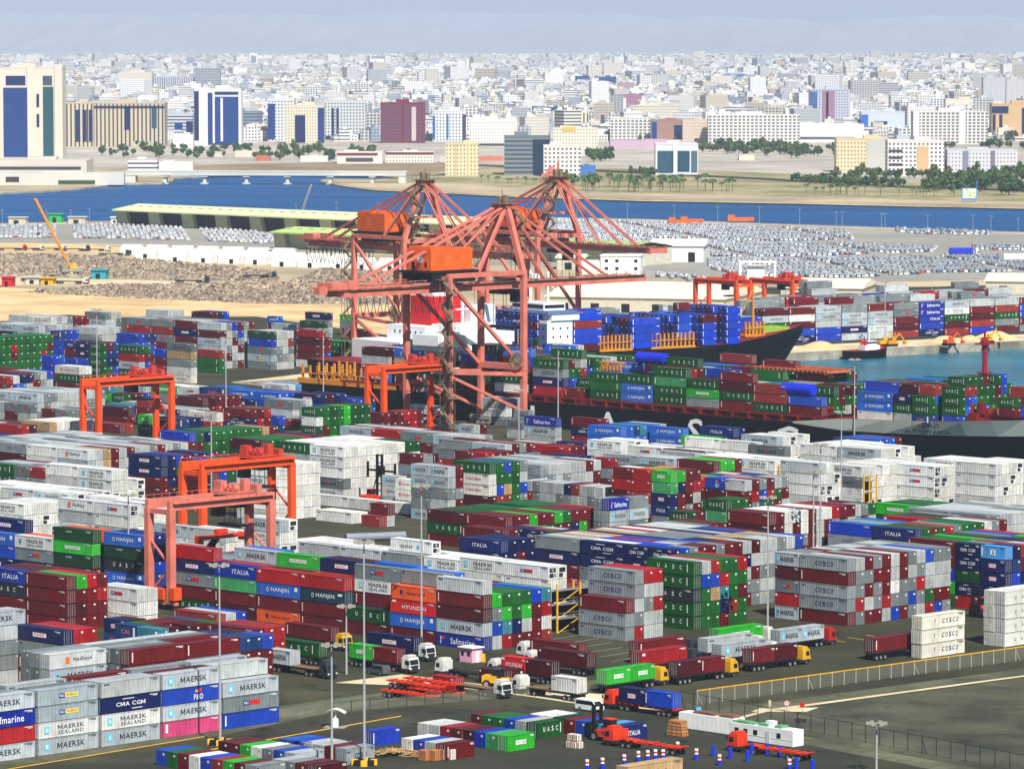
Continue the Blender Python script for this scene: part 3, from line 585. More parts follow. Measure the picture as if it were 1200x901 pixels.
# low rows at the bottom edge and boxes standing alone
B('low1', 595,862,1,'2',8,'mix','B',front=['E'],ends=['EaBKmrlw'],var=0)
B('low2', 524,872,1,'2',4,'mix','B',front=['m'],ends=['mlbw'],var=0); B('low2b', 545,866,1,'2',3,'mix','B',front=['K'],ends=['Kbm'])
B('low3', 630,847,1,'2',6,'mix','B',front=['U'],ends=['UlbGGm'],var=0)
B('low4', 728,851,1,'2',8,'mix','B',front=['i'],ends=['izGbmxww'],var=0)
B('low5', 346,882,1,'2',7,'mix','B',front=['M'],ends=['MbgwEmK'],var=0); B('low6', 406,877,1,'2',6,'mix','B',front=['C'],ends=['CmllbH'],var=0)
B('low7', 300,897,1,'2',9,'mix','B',front=['g'],ends=['gmEXbwmGb'],var=0); B('low8', 372,897,1,'2',6,'mix','B',front=['K'],ends=['Kmglbm'],var=0); B('low9', 256,899,1,'2',7,'mix','B',front=['b'],ends=['bGwXbmb'],var=0)
B('one1', 532,794,1,'2',1,front=['r']); B('one2', 437,856,1,'2',1,o='B',front=['B']); B('one3', 736,898,1,'4',1,o='B',front=['t'])
B('one4', 590,786,1,'2',2,'maroon',front=['K']); B('one5', 905,741,1,'2',1,front=['l']) if False else None
# ------------------------------------------------------------ cranes
M_PINK = paint('faded_crane_red', (206,116,98), 0.6, var=0.22, scale=0.25)
M_ORNG = paint('crane_orange', (230,80,26), 0.55, var=0.15, scale=0.3)
M_ORNG2 = paint('crane_house_orange', (224,98,28), 0.6, var=0.25, scale=0.3)
M_REDM = paint('crane_red_pipe', (184,60,44), 0.6)
M_GREYM = paint('machinery_grey', (150,146,132), 0.6)
M_BLK = paint('black_steel', (22,22,24), 0.6)
M_WHTP = paint('white_paint', (232,232,226), 0.5, var=0.06)
M_YEL = paint('safety_yellow', (232,176,30), 0.5)
M_GLASS = paint('dark_glass', (26,34,44), 0.15, var=0)
M_RUB = paint('tyre_rubber', (24,24,24), 0.85)
M_STAIR = paint('stair_steel', (120,106,84), 0.6, var=0.3)
M_ROPE = paint('steel_rope', (70,66,62), 0.6)

def stairs_mb(x, y, z0, z1, w=4.2):
    b = MB(); n = int((z1-z0)/3.6); st = (z1-z0)/n
    for k in range(n):
        z = z0+k*st; s = 1 if k % 2 else -1
        b.beam((x-s*w/2, y, z), (x+s*w/2, y, z+st), 0.9, 0.4); b.box(x+s*w/2-1.1, x+s*w/2+1.1, y-1.2, y+1.2, z+st-0.2, z+st)
        for e in (-0.9, 0.9):
            b.beam((x-s*w/2, y+e*0.5, z+1), (x+s*w/2, y+e*0.5, z+st+1), 0.07)
    for e in (-1, 1): b.beam((x+e*w/2, y-0.9, z0), (x+e*w/2, y-0.9, z1), 0.12); b.beam((x+e*w/2, y+0.9, z0), (x+e*w/2, y+0.9, z1), 0.12)
    return b
def make_sts(label, loc, rz):
    """ship-to-shore crane: x along the quay, y out over the ship, origin between the waterside legs"""
    r = thing('quay_crane', label, 'quay crane', loc, rz, 'ship to shore cranes')
    HW, LY = 8.8, -30.0; ZP, ZT, ZB = 17.5, 44.0, 41.0
    for sx in (-1, 1):
        for y in (0, LY):
            b = MB(); b.beam((sx*HW, y, 2.6), (sx*HW, y, ZT), 1.4, 1.6)
            lg = b.build('leg', M_PINK, r)
            b = MB(); b.box(sx*HW-4.2, sx*HW+4.2, y-0.5, y+0.5, 1.5, 2.7)
            for k in range(4): b.tube((sx*HW-3.6+2.4*k, y-0.35, 0.7), (sx*HW-3.6+2.4*k, y+0.35, 0.7), 0.7, n=12)
            b.build('bogie', M_GREYM, lg)
    b = MB()
    for y in (0, LY):
        b.beam((-HW-0.8, y, ZP), (HW+0.8, y, ZP), 1.5, 1.7); b.beam((-HW-0.6, y, ZT), (HW+0.6, y, ZT), 1.3, 1.5)
    for sx in (-1, 1):
        b.beam((sx*HW, LY-0.8, ZT+0.9), (sx*HW, 0.8, ZT+0.9), 1.2, 1.3); b.beam((sx*HW, LY, ZT-1), (sx*HW, -1, ZP+0.5), 0.9)
        b.beam((sx*HW, LY, ZP), (sx*HW, 0, ZP-2), 1.0, 1.1)
        b.beam((sx*HW, LY, ZP-1), (sx*HW, -1, 5), 0.8)
    b.build('portal_frame', M_PINK, r)
    b = MB()
    for sx in (-1, 1):
        b.beam((sx*3.2, -66, ZB), (sx*3.2, 57, ZB), 0.9, 1.9)
        for k in range(21): b.box(sx*3.2-0.75, sx*3.2+0.75, -64+k*6, -63.8+k*6, ZB+1.16, ZB+1.3)
    for y in (-66, -50, -34, 6, 22, 40, 56.5): b.beam((-3.2, y, ZB), (3.2, y, ZB), 0.8, 1.6)
    bm = b.build('boom', M_PINK, r)
    b = MB()
    for sx in (-1, 1):
        b.beam((sx*4.2, -72, ZB+1.6), (sx*4.2, -24, ZB+1.6), 0.5)
        for k in range(12): b.beam((sx*4.2, -71+4*k, ZB+1.2), (sx*4.2, -71+4*k, ZB+2.7), 0.12)
        b.beam((sx*4.2, -72, ZB+2.7), (sx*4.2, -24, ZB+2.7), 0.14)
    b.box(-3, 3, -70, -64, ZB+1.0, ZB+3.2); b.box(-1.2, 1.2, -73, -70, ZB, ZB+2); b.box(-1.4, 1.4, -62, -58, ZB+1, ZB+3.4)
    b.build('rope_walkway', M_PINK, bm)
    b = MB()                                             # handrails and hoist ropes along the boom
    for sx in (-1, 1):
        for k in range(31): b.beam((sx*3.9, -64+4*k, ZB+0.9), (sx*3.9, -64+4*k, ZB+2.1), 0.09)
        b.beam((sx*3.9, -64, ZB+2.1), (sx*3.9, 56, ZB+2.1), 0.09); b.beam((sx*3.9, -64, ZB+1.5), (sx*3.9, 56, ZB+1.5), 0.06); b.box(sx*3.9-0.4, sx*3.9+0.4, -64, 56, ZB+0.96, ZB+1.04)
    b.build('handrail', M_STAIR, bm)
    b = MB()
    for x in (-1.6, -0.6, 0.6, 1.6): b.tube((x, -64, ZB-0.5+0.2*x), (x, 55, ZB-0.5+0.2*x), 0.09, n=4)
    b.build('hoist_rope', M_ROPE, bm)
    b = MB()                                             # festoon cables hanging under the landside end of the boom
    for k in range(16):
        y0 = -66+k*2.6; pr = None
        for j in range(7):
            t = j/6; p = (4.6, y0+2.6*t, ZB-1.4-5.0*math.sin(math.pi*t))
            if pr: b.tube(pr, p, 0.13, n=4, cap=False)
            pr = p
    b.build('festoon_cable', M_BLK, bm)
    b = MB()
    ZA = 64.0
    for sx in (-1, 1):
        b.beam((sx*HW, 0, ZT), (sx*1.8, 0, ZA), 1.5); b.beam((sx*1.8, 0, ZA), (sx*6, -16, ZT+1), 0.9)
    b.box(-3, 3, -1.3, 1.3, ZA-0.6, ZA+0.5); b.beam((-6.1, 0, ZT+8), (6.1, 0, ZT+8), 0.8)
    fr = b.build('apex_frame', M_PINK, r)
    b = MB(); b.box(-3.6, 3.6, -2.6, 2.6, ZA+0.5, ZA+0.65)
    for x in (-3.6, 3.6):
        for y in (-2.6, 0, 2.6): b.beam((x, y, ZA+0.6), (x, y, ZA+1.9), 0.1)
        b.beam((x, -2.6, ZA+1.8), (x, 2.6, ZA+1.8), 0.1)
    for y in (-2.6, 2.6): b.beam((-3.6, y, ZA+1.8), (3.6, y, ZA+1.8), 0.1)
    b.box(-1.6, -0.4, -0.6, 0.6, ZA+0.6, ZA+2.6); b.box(0.5, 1.8, -0.6, 0.6, ZA+0.6, ZA+3.0); b.beam((0, 0, ZA), (0, 0, ZA+4.6), 0.15)
    b.build('apex_platform', M_STAIR, fr)
    for sx in (-1, 1):
        for y, z in ((-60, ZB+1.1), (-30, ZT+0.6), (20, ZB+1.1), (41, ZB+1.1)):
            b = MB(); s0 = (sx*1.6, 0, ZA)
            for e in (-0.45, 0.45) if y in (-60, 41, 20) else (0,): b.beam((s0[0]+e, s0[1], s0[2]), (sx*3.0+e, y, z), 0.36 if y > -50 else 0.42)
            b.build('stay', M_PINK, r)
    b = MB(); b.box(-5, 5, -33.5, -17, 46.4, 52.6)
    b.box(-4.4, 4.4, -33, -26, 52.6, 53.2)
    hs = b.build('machinery_house', M_ORNG2, r)
    b = MB()
    for y in (-32, -28.6, -25, -21.4, -18): b.box(-5.06, -5.0, y-0.06, y+0.06, 46.4, 52.6)
    for x in (-3.4, -1.2, 1.2, 3.4): b.box(x-0.06, x+0.06, -33.56, -33.5, 46.4, 52.6)
    b.build('cladding_rib', M_ORNG, hs)
    b = MB()
    for k in range(1): b.tube((-5.12, -26.5, 50.0), (-5.0, -26.5, 50.0), 1.35, n=20)
    b.tube((0.6, -33.62, 49.6), (0.6, -33.5, 49.6), 1.2, n=16)
    b.build('emblem', M_WHTP, hs)
    b = MB(); b.box(-5.08, -5.0, -32, -30.8, 46.6, 48.8); b.box(-5.08, -5.0, -20.6, -19.8, 47.4, 49); b.box(-2.9, -1.7, -33.58, -33.5, 46.6, 48.8); b.box(2.4, 3.2, -33.58, -33.5, 47.4, 48.8)
    b.build('doorway', M_BLK, hs)
    b = MB(); b.box(-6.6, 6.6, -35, -16, 45.6, 46.3)
    for y in range(-35, -15, 3): b.beam((-6.6, y, 46.3), (-6.6, y, 47.5), 0.09)
    b.beam((-6.6, -35, 47.4), (-6.6, -16, 47.4), 0.09)
    for x in (-6, -2, 2, 6): b.box(x-0.3, x+0.3, -34, -17, 43, 45.6)
    b.build('house_platform', M_BLK, r)
    for args in ((HW, LY-1.9, 3, 44), (3.6, -0.0+1.8, 45, 63)):
        stairs_mb(args[0]+1.2, args[1], args[2], args[3]).build('stair_tower', M_STAIR, r)
    b = MB(); b.box(-3.4, 3.4, -2, 4, ZB-2.6, ZB-1.3); b.box(-1.4, 1.4, 4.5, 7, ZB-5.2, ZB-2.4); b.box(-2.6, 2.6, -1, 3, ZB+1.3, ZB+2.3)
    for x in (-2.6, 2.6):
        for y in (-1, 3): b.beam((x, y, ZB-2.6), (x, y, ZB-12), 0.12)
    b.box(-6.1, 6.1, -0.6, 2.6, ZB-12.6, ZB-11.9)
    tr = b.build('trolley', M_BLK, r)
    b = MB(); b.box(-1.5, 1.5, 7.0, 7.1, ZB-5, ZB-3); b.build('cab_glass', M_GLASS, tr)
    b = MB(); cx, cyy, cz = HW+1.3, -4.5, 19.6                # cable reel on the portal
    for k in range(20):
        t = 2*math.pi*k/20; b.beam((cx, cyy+0.6*math.cos(t), cz+0.6*math.sin(t)), (cx, cyy+2.4*math.cos(t), cz+2.4*math.sin(t)), 0.16)
        t2 = 2*math.pi*(k+1)/20; b.beam((cx, cyy+2.4*math.cos(t), cz+2.4*math.sin(t)), (cx, cyy+2.4*math.cos(t2), cz+2.4*math.sin(t2)), 0.22)
    b.tube((cx-0.4, cyy, cz), (cx+0.4, cyy, cz), 0.8, n=12)
    b.build('cable_reel', M_STAIR, r)
    b = MB(); b.box(-7.4, 7.4, LY-1.06, LY-0.96, ZP-0.5, ZP+0.6); b.box(-HW-0.95, -HW-0.85, -20, -8, ZP-1.6, ZP-0.6); b.build('name_board', M_WHTP, r)
    return r
cx, cyv = XY(-937, 933)
sts = make_sts('nearest salmon red quay crane, its boom crossing in front of the two others', (cx, cyv, 0), -math.pi/4)
RN = math.atan2(-QN.x, QN.y)
copy_tree(sts, Q2(-150, -6)+(0,), RN, 'rear left salmon red quay crane with its boom tail above the white tents')
copy_tree(sts, Q2(-92, -9)+(0,), RN, 'rear right salmon red quay crane, the one with the highest apex')

def make_rtg(label, loc, rz, mat, H=19.5, span=24.0, wb=6.6):
    """rubber tyred gantry: y spans the stacks, x along the wheelbase"""
    r = thing('gantry_crane', label, 'gantry crane', loc, rz, 'rubber tyred gantry cranes over the stacks')
    for sx in (-1, 1):
        for sy in (-1, 1):
            b = MB(); b.beam((sx*wb/2, sy*span/2, 1.4), (sx*wb/2, sy*span/2, H), 1.25, 1.5)
            lg = b.build('leg', mat, r)
    for sy in (-1, 1):
        b = MB(); b.beam((-wb/2-1.6, sy*span/2, 1.6), (wb/2+1.6, sy*span/2, 1.6), 1.1, 1.0); b.beam((-wb/2, sy*span/2, H-0.6), (wb/2, sy*span/2, H-0.6), 0.9, 1.0)
        b.beam((-wb/2, sy*span/2, 3), (wb/2, sy*span/2, 8.5), 0.35); b.beam((wb/2, sy*span/2, 8.5), (-wb/2, sy*span/2, 14), 0.35)
        b.build('sill_beam', mat, r)
        for sx in (-1, 1):
            for d in (-1.0, 1.0):
                b = MB(); b.tube((sx*wb/2+d*0.9, sy*span/2-0.35, 0.75), (sx*wb/2+d*0.9, sy*span/2+0.35, 0.75), 0.75, n=14); b.build('wheel', M_RUB, r)
    for sx in (-1, 1):
        b = MB(); b.beam((sx*wb/2, -span/2-0.6, H+0.7), (sx*wb/2, span/2+0.6, H+0.7), 1.0, 1.9)
        b.build('girder', mat, r)
        b = MB(); x = sx*(wb/2+0.8)
        for k in range(13): b.beam((x, -span/2+2*k, H+1.2), (x, -span/2+2*k, H+2.4), 0.07)
        b.beam((x, -span/2, H+2.35), (x, span/2, H+2.35), 0.08); b.box(x-0.4, x+0.4, -span/2, span/2, H+1.12, H+1.2)
        b.build('walkway', mat, r)
    b = MB(); yt = span*0.22
    b.box(-wb/2-0.4, wb/2+0.4, yt-2.6, yt+2.6, H+1.55, H+2.2)
    for x, y, l, h in ((-2, -1.4, 2.2, 2.0), (1.2, -0.6, 1.8, 1.6), (-0.4, 1.3, 2.6, 1.4), (2.2, 1.5, 1.2, 2.4)): b.box(x-l/2, x+l/2, yt+y-0.8, yt+y+0.8, H+2.2, H+2.2+h)
    for x in (-2.4, -0.8, 0.9, 2.4): b.tube((x, yt-1.9, H+2.9), (x, yt-0.9, H+2.9), 0.7, n=10)
    b.box(-2, 2, span/2-2.6, span/2-1.2, H+1.5, H+3.2)
    b.build('trolley', M_REDM if mat is not M_PINK else M_PINK, r)
    b = MB(); b.box(-1.2, 1.2, yt-4.8, yt-2.8, H-2.6, H-0.3); b.box(-1.5, 1.5, yt-0.3, yt+2.4, H-1.2, H+1.5)
    for x in (-1.6, 1.6):
        for y in (-0.8, 0.8): b.beam((x, yt+y, H), (x, yt+y, H-4.4), 0.1)
    b.box(-3.1, 3.1, yt-1.2, yt+1.2, H-4.9, H-4.4)
    b.build('operator_cab', M_BLK, r)
    b = MB(); b.box(wb/2+0.6, wb/2+2.0, -span/2-1.0, -span/2+1.0, 2.2, 4.6); b.box(-wb/2+1.2, wb/2-1.2, -span/2-1.1, -span/2+0.9, 2.15, 4.2); b.build('engine_housing', mat if mat is not M_PINK else M_ORNG, r)
    b = MB(); pr = None
    for k in range(9): b.beam((-wb/2+0.7, span/2, 2+1.9*k), (wb/2-0.7, span/2, 2+1.9*k), 0.08)
    for x in (-wb/2+0.7, wb/2-0.7): b.beam((x, span/2-0.3, 2), (x, span/2-0.3, H), 0.09)
    b.build('ladder', M_ORNG if mat is not M_PINK else M_PINK, r)
    return r
def rtg_at(px, py, H, span, wb, rz, sx, sy):
    """px, py: pixel of the top of the corner (sx, sy)"""
    c = G(px, py, H+0.7); ca, sa = math.cos(rz), math.sin(rz); x, y = sx*wb/2, sy*span/2
    return (c.x-(x*ca-y*sa), c.y-(x*sa+y*ca), 0)
for (px, py, H, sp, lab, mat, dup_) in ((97,448,18.5,26,'orange gantry crane over the far left stacks', M_ORNG, 0), (431,433,18.5,24.5,'orange gantry crane beside the stern of the black ship', M_ORNG, 0),
        (214,546,19,26,'orange gantry crane standing behind the faded pink one', M_ORNG, 0), (174.5,590,20,26.5,'faded pink gantry crane in front of an orange one, left of the long front stack', M_PINK, 0)):
    make_rtg(lab, rtg_at(px, py, H, sp, 6.6, -math.pi/4, -1, -1), -math.pi/4, mat, H, sp)
for px, lab in ((815, 'left of two orange gantry cranes behind the blue stacks of the far quay'), (880, 'right of two orange gantry cranes behind the bow of the far ship')):
    make_rtg(lab, rtg_at(px, 328, 19, 25, 6.6, RN, 1, -1), RN, M_ORNG, 19, 25)
# ------------------------------------------------------------ ships
M_HULL = paint('black_hull', (12,13,15), 0.6, var=0.3, scale=0.08)
M_HULL.node_tree.nodes['Principled BSDF'].inputs['Specular IOR Level'].default_value = 0.1
M_BOOT = paint('red_boot_top', (120,30,26), 0.6)
M_DECKR = paint('red_oxide_deck', (120,26,22), 0.6, var=0.25)
M_SHIPW = paint('ship_white', (230,232,230), 0.5, var=0.05)
M_BULW = paint('bulwark_grey_white', (176,182,170), 0.55, var=0.1, scale=0.1)
M_LASH = paint('lashing_yellow', (206,134,34), 0.6, var=0.15)
M_BLUEG = paint('deck_blue_grey', (92,112,150), 0.6)
M_FUN = paint('funnel_red', (206,20,28), 0.5, var=0.06)
M_BTANK = paint('blue_tank', (30,52,200), 0.4, var=0.1)
def hull(name, st, mats, parent, split=None, rake=0.0):
    """st: stations (x, half-breadth at water, half-breadth at deck, z deck, z band bottom); x along the ship, y across"""
    b = MB(); vs = []
    for x, hw, hd, zd, zb in st:
        f = (zb+3.5)/(zd+3.5); hb = hw+(hd-hw)*f
        k = max(0.0, (x-st[-1][0]+45)/45); xw = x-rake*k*k
        vs.append([(xw, -hw, -3.6), (xw, -hw-0.05, -2.6), (x, -hb, zb), (x, -hd, zd), (x, hd, zd), (x, hb, zb), (xw, hw+0.05, -2.6), (xw, hw, -3.6)])
    flat = [v for s in vs for v in s]; b.v = flat; n = len(st)
    for i in range(n-1):
        for k, m in ((0,1),(1,0),(2,2),(3,3),(4,2),(5,0),(6,1)):
            if k in (2, 4) and split is not None and st[i][0] < split: m = 0
            a = i*8+k; b.f.append((a, a+8, a+9, a+1)); b.m.append(m); b.c.append((0,0,0))
    for i in (0, n-1):
        b.f.append(tuple(i*8+k for k in range(8))); b.m.append(0); b.c.append((0,0,0))
    return b.build(name, mats, parent)
# ---- ship one, along the near quay
S1P = -1035.0
def s1p(x, q=941.5): r = (x-600)/5350; return q*(r-1)/(1+r)
ang1 = -math.pi/4
c = XY(S1P, 957)
ship = thing('container_ship', 'long black container ship with mostly green boxes, red foremast and white bulwark at its bow', 'container ship', (c[0], c[1], 0), ang1)
st = [(0,12.5,14.5,7,5.5),(8,14.8,16,7,5.5),(20,15.8,16,7,5.5),(190,16,16,7,5.5),(203,16,16,7.0,6.9),(204,16,16,7.2,6.6),(222,15.6,16,9.0,5.7),(236,13.4,15.9,9.3,5.8),(250,8.6,14.6,9.8,6.0),(260,4.4,12.4,10.2,6.2),(268,1.2,9.4,10.7,6.4),(276,0.3,5.6,11.1,6.7),(284,0.1,1.2,11.6,7.0),(286.5,0.05,0.1,11.8,7.2)]
hull('hull', st, [M_HULL, M_BOOT, M_BULW, M_DECKR], ship, split=202, rake=7)
b = MB(); rr = random.Random(4)
for k in range(33):
    x = 22+k*6.1
    for y in (-15.6, 15.6): b.box(x-0.35, x+0.35, y-0.35, y+0.35, 7, 8.8)
    b.beam((x, -15.3, 8.5), (x+1.6, -15.3, 7.1), 0.3)
for y in (-15.2, 15.2): b.box(20, 215, y-0.5, y+0.5, 8.4, 8.85)
b.box(30, 212, -13.5, 13.5, 7, 8.75)
b.build('hatch_coaming', M_DECKR, ship)
# red forecastle gear and foremast
b = MB(); b.box(243, 262, -8.5, 8.5, 9.8, 12.2); b.box(228, 243, -12.5, 12.5, 9.3, 11.6)
b.extr([(-12.2,9.6),(12.2,9.6),(10.4,13.4),(-10.4,13.4)], 'x', 232, 241)
for k in range(9): b.box(234+3.4*k, 235.6+3.4*k, -11+0.5*k, -9.4+0.5*k, 12, 14+1.2*((k*7) % 3)/2)
for k in range(7): b.tube((246+3*k, -6+k*0.5, 12.2), (246+3*k, -3+k*0.5, 12.2), 1.1, n=10)
b.box(262, 272, -5, 5, 10.4, 12.0)
b.build('forecastle_winch', M_DECKR, ship)
b = MB(); b.tube((258, 0, 10), (258, 0, 31), 0.85, 0.6, n=12); b.tube((258, 0, 31), (258, 0, 34), 0.3, n=8)
b.box(256.6, 259.4, -2.6, 2.6, 30.2, 30.6); b.box(256.8, 259.2, -1.8, 1.8, 22.4, 22.8); b.beam((258, -2.4, 31.8), (258, 2.4, 31.8), 0.25); b.tube((258,0,30.8),(258,0,32),1.0,0.9,n=10)
b.beam((258, -3.4, 10.5), (258, 0, 22), 0.4); b.beam((258, 3.4, 10.5), (258, 0, 22), 0.4)
b.build('foremast', paint('foremast_red', (140,20,28), 0.5), ship)
# letters on the hull and the name at the bow
def letters(txt, x0, z, size, parent, mat, y, pitch=None, wf=1.0):
    b = MB(); xs = [(txt, x0)] if pitch is None else [(ch, x0+k*pitch) for k, ch in enumerate(txt)]
    for t, x in xs:
        v, f, w = text_geo(t); b.add([(x+p[0]*size*wf, y, z+p[1]*size) for p in v], f)
    return b.build('lettering', mat, parent)
for k, ch in enumerate('UASC'): letters(ch, 99.0+k*34.0, 1.6, 8.0, ship, M_SHIPW, -16.06, wf=1.25)
def bow_text(txt, xa, za, size, wf):
    b = MB(); v, f, w = text_geo(txt); o = []
    for p in v:
        x = xa+p[0]*size*wf; z = za+p[1]*size
        for i in range(len(st)-1):
            if st[i][0] <= x <= st[i+1][0]:
                t = (x-st[i][0])/(st[i+1][0]-st[i][0]); s = [st[i][k]+(st[i+1][k]-st[i][k])*t for k in range(5)]
                fz = (z+2.6)/(s[3]+2.6); hb = s[1]+(s[2]-s[1])*max(0, min(1, (z+3.5)/(s[3]+3.5)))
                o.append((x, -hb-0.14, z)); break
        else: o.append((x, -16.2, z))
    b.add(o, f); b.build('lettering', M_BLK, ship)
bow_text('ALSHUWAIKH', 249, 6.9, 1.1, 1.25)
bow_text('\uFE8D\uFEDF\uFEB8\uFEEE\uFEF3\uFEA6'[::-1], 249, 8.5, 1.3, 1.5)
# accommodation aft
b = MB(); b.box(96-46, 110-46, -14, 14, 7, 24); b.box(98-46, 109-46, -16, 16, 21, 24.2); b.box(99-46, 108-46, -9, 9, 24.2, 27)
ac = b.build('accommodation', M_SHIPW, ship)
b = MB()
for z in (10.5, 13.5, 16.5, 19.5):
    for k in range(9): b = MB(); b.box(49.92, 50.0, -12+2.7*k, -11.4+2.7*k, z, z+0.7); b.build('window', M_GLASS, ac)
b = MB(); b.box(51.9, 52.0, -15, 15, 22.2, 23.4); b.build('bridge_window', M_GLASS, ac)
b = MB(); b.tube((57, 0, 27), (57, 0, 35), 0.35, n=8); b.box(56.6, 57.4, -3, 3, 31, 31.4); b.build('radar_mast', M_SHIPW, ac)
# yellow cell guides standing aft
def lash(parent, x0, x1, y0, y1, z0, z1, n, mat=M_LASH):
    b = MB()
    for k in range(n):
        x = x0+(x1-x0)*k/(n-1)
        b.box(x-0.28, x+0.28, y0, y0+0.6, z0, z1); b.box(x-0.28, x+0.28, y1-0.6, y1, z0, z1)
        b.beam((x, y0, z0), (x, y1, z0), 0.3)
    for y in (y0, y1):
        b.box(x0-0.5, x1+0.5, y-0.35, y+0.35, z0-0.2, z0+0.5); b.box(x0-0.5, x1+0.5, y-0.2, y+0.2, (z0+z1)/2, (z0+z1)/2+0.3)
    return b.build('lashing_frame', mat, parent)
lash(ship, 2, 38, -15, 15, 7.2, 12.6, 12); lash(ship, 6, 34, -12, -3, 7.2, 13.2, 9)
b = MB(); b.box(0.5, 44, -15.6, -14.9, 7.0, 8.6); b.box(0.5, 44, 14.9, 15.6, 7.0, 8.6); b.build('deck_rail', M_LASH, ship)
# deck cargo of ship one
def deck1(x0, codes, L=L40, rows=12, add=1, z0=8.9, first=0, pal='ship', seed=0):
    p = s1p(x0)+L/2; rr = random.Random(int(x0)+seed)
    for r in range(first, rows):
        cs = codes if r == first else ''.join(rr.choice(PALS[pal]) for _ in range(max(1, len(codes)+rr.choice((-1, 0, 0, add) if x0 < 900 or r < 3 else (0, 1, 1)))))
        column('pq', 'A', p, 942.4+CW/2+r*2.52, L, cs, z0, 'deck1', int(x0), r)
for x0, codes in ((421,'HrlK'),(459,'mUtH'),(497,'UKmt'),(536,'KUmb'),(577,'wUmm'),(622,'rnCU'),(689,'UGU'),(725.5,'HHU'),(764,'UUaU'),(802.5,'gEU'),(842,'mUKm'),(881,'UXX'),(922,'mb'),(961,'UHH'),(1003.5,'wHH')): deck1(x0, codes)
deck1(660, 'm', L20); deck1(672, 'G', L20)
for x0, codes in ((1046,'lUn'),(1068,'qUU'),(1096,'bUUU')): deck1(x0, codes, L20, rows=10, first=0 if x0 < 1090 else 1)
deck1(1147, 'mU', L20, rows=9, first=3, z0=11.7)
# things carried on deck
def deck_thing(name, label, cat, x, q, z): 
    p = s1p(x, q); v = XY(p, q); return thing(name, label, cat, (v[0], v[1], z), ang1)
for x, q, z, lab in ((765, 949, 8.9+2*CH+5.3, 'long blue tank lying on the green boxes amidships'), (800, 949, 8.9+3*CH, 'shorter blue tank right of the long one amidships'), (937, 944, 8.9+2*CH, 'blue tank on the blue and maroon stack toward the bow')):
    o = deck_thing('deck_tank', lab, 'tank', x, q, z); b = MB()
    for k in range(4): b.tube((-5.4+2.7*k, 0, 1.7), (-2.8+2.7*k, 0, 1.7), 1.65, n=14)
    b.tube((-5.9, 0, 1.7), (5.6, 0, 1.7), 1.3, n=14); b.build('vessel', M_BTANK, o)
    b = MB(); [b.box(-4.4+2.6*k, -4.0+2.6*k, -1.4, 1.4, 0, 0.6) for k in range(4)]; b.build('saddle', M_BLK, o)
o = deck_thing('wooden_crate', 'tan wooden crate on deck in the shadow of the near crane', 'crate', 518, 950, 8.9+4*CH); b = MB(); b.box(-5, 5, -1.3, 1.3, 0, 3.4); [b.box(-5+1.6*k, -4.8+1.6*k, -1.36, -1.3, 0, 3.4) for k in range(7)]; b.build('boarding', paint('crate_wood', (206,152,70), 0.7), o)
o = deck_thing('flat_rack_load', 'orange steel frames stacked flat on top of the boxes near the bow', 'cargo frames', 940, 962, 8.9+4*CH); b = MB()
for k in range(18): b.box(-14+1.6*k, -13.2+1.6*k, -5, 5, 0, 0.5)
for y in (-5, -1.7, 1.7, 5): b.box(-14, 14, y-0.2, y+0.2, 0.5, 0.9)
b.build('frame', paint('rust_orange', (196,106,66), 0.7, var=0.25), o)
o = deck_thing('cargo_frame', 'small yellow machine frame on top of the green boxes', 'machine', 718, 947, 8.9+3*CH); b = MB()
for k in range(6): b.beam((-4+1.4*k, -1, 0), (-3+1.4*k, -1, 2.6), 0.3); b.beam((-3+1.4*k, -1, 2.6), (-2.6+1.4*k, -1, 0), 0.3)
b.box(-4.2, 4.2, -1.2, 1.2, 2.4, 2.8); b.build('frame', M_LASH, o)
# ---- ship two, at the far quay
T2 = -205.0; c = Q2(T2, 18.5)
ship2 = thing('container_ship', 'black container ship behind the other, with blue boxes, white house and red funnel', 'container ship', (c[0], c[1], 0), math.radians(36))
st2 = [(0,12,14,7,5.5),(10,15,16,7,5.5),(120,16,16,6.6,5.0),(142,15,16,6.8,5.2),(158,11,15,7.6,5.6),(172,6,12.6,8.8,6.5),(182,2.4,9.5,9.8,7.2),(190,0.3,5.8,10.6,8.0),(198,0.1,1.6,11.4,8.6),(200,0.05,0.1,11.6,8.8)]
hull('hull', st2, [M_HULL, M_BOOT, M_HULL, M_DECKR], ship2, rake=10)
b = MB(); b.box(77, 91, -15, 15, 7, 18); b.box(78.5, 90, -15.6, 15.6, 18, 20.0)
ac = b.build('accommodation', M_SHIPW, ship2)
b = MB(); b.box(76.7, 91.3, -15.8, 15.8, 20.0, 20.6); b.box(79, 90.6, -13, 13, 20.6, 21.0); b.box(76.95, 77.0, -15.0, -8, 9, 17); b.build('bridge_deck', M_BLUEG, ac)
b = MB(); b.box(80, 89, -9, 9, 21.0, 23.4); b.build('wheelhouse', M_SHIPW, ac)
b = MB()
for z in (9.4, 12.2, 15.0):
    for k in range(10): b = MB(); b.box(76.9, 77.0, -13.2+2.8*k, -12.6+2.8*k, z, z+0.7); b.build('window', M_GLASS, ac)
    for k in range(4): b = MB(); b.box(79.2+3*k, 79.8+3*k, -15.1, -15.0, z, z+0.7); b.build('window', M_GLASS, ac)
b = MB(); b.box(79.9, 80, -8.6, 8.6, 21.8, 22.9); b.build('bridge_window', M_GLASS, ac); b = MB(); b.box(80.4, 88.6, -9.1, -9.0, 21.8, 22.9); b.build('bridge_window', M_GLASS, ac)
b = MB()
for y in (-6, 4): b.tube((84, y, 23.4), (84, y, 34), 0.45, n=8)
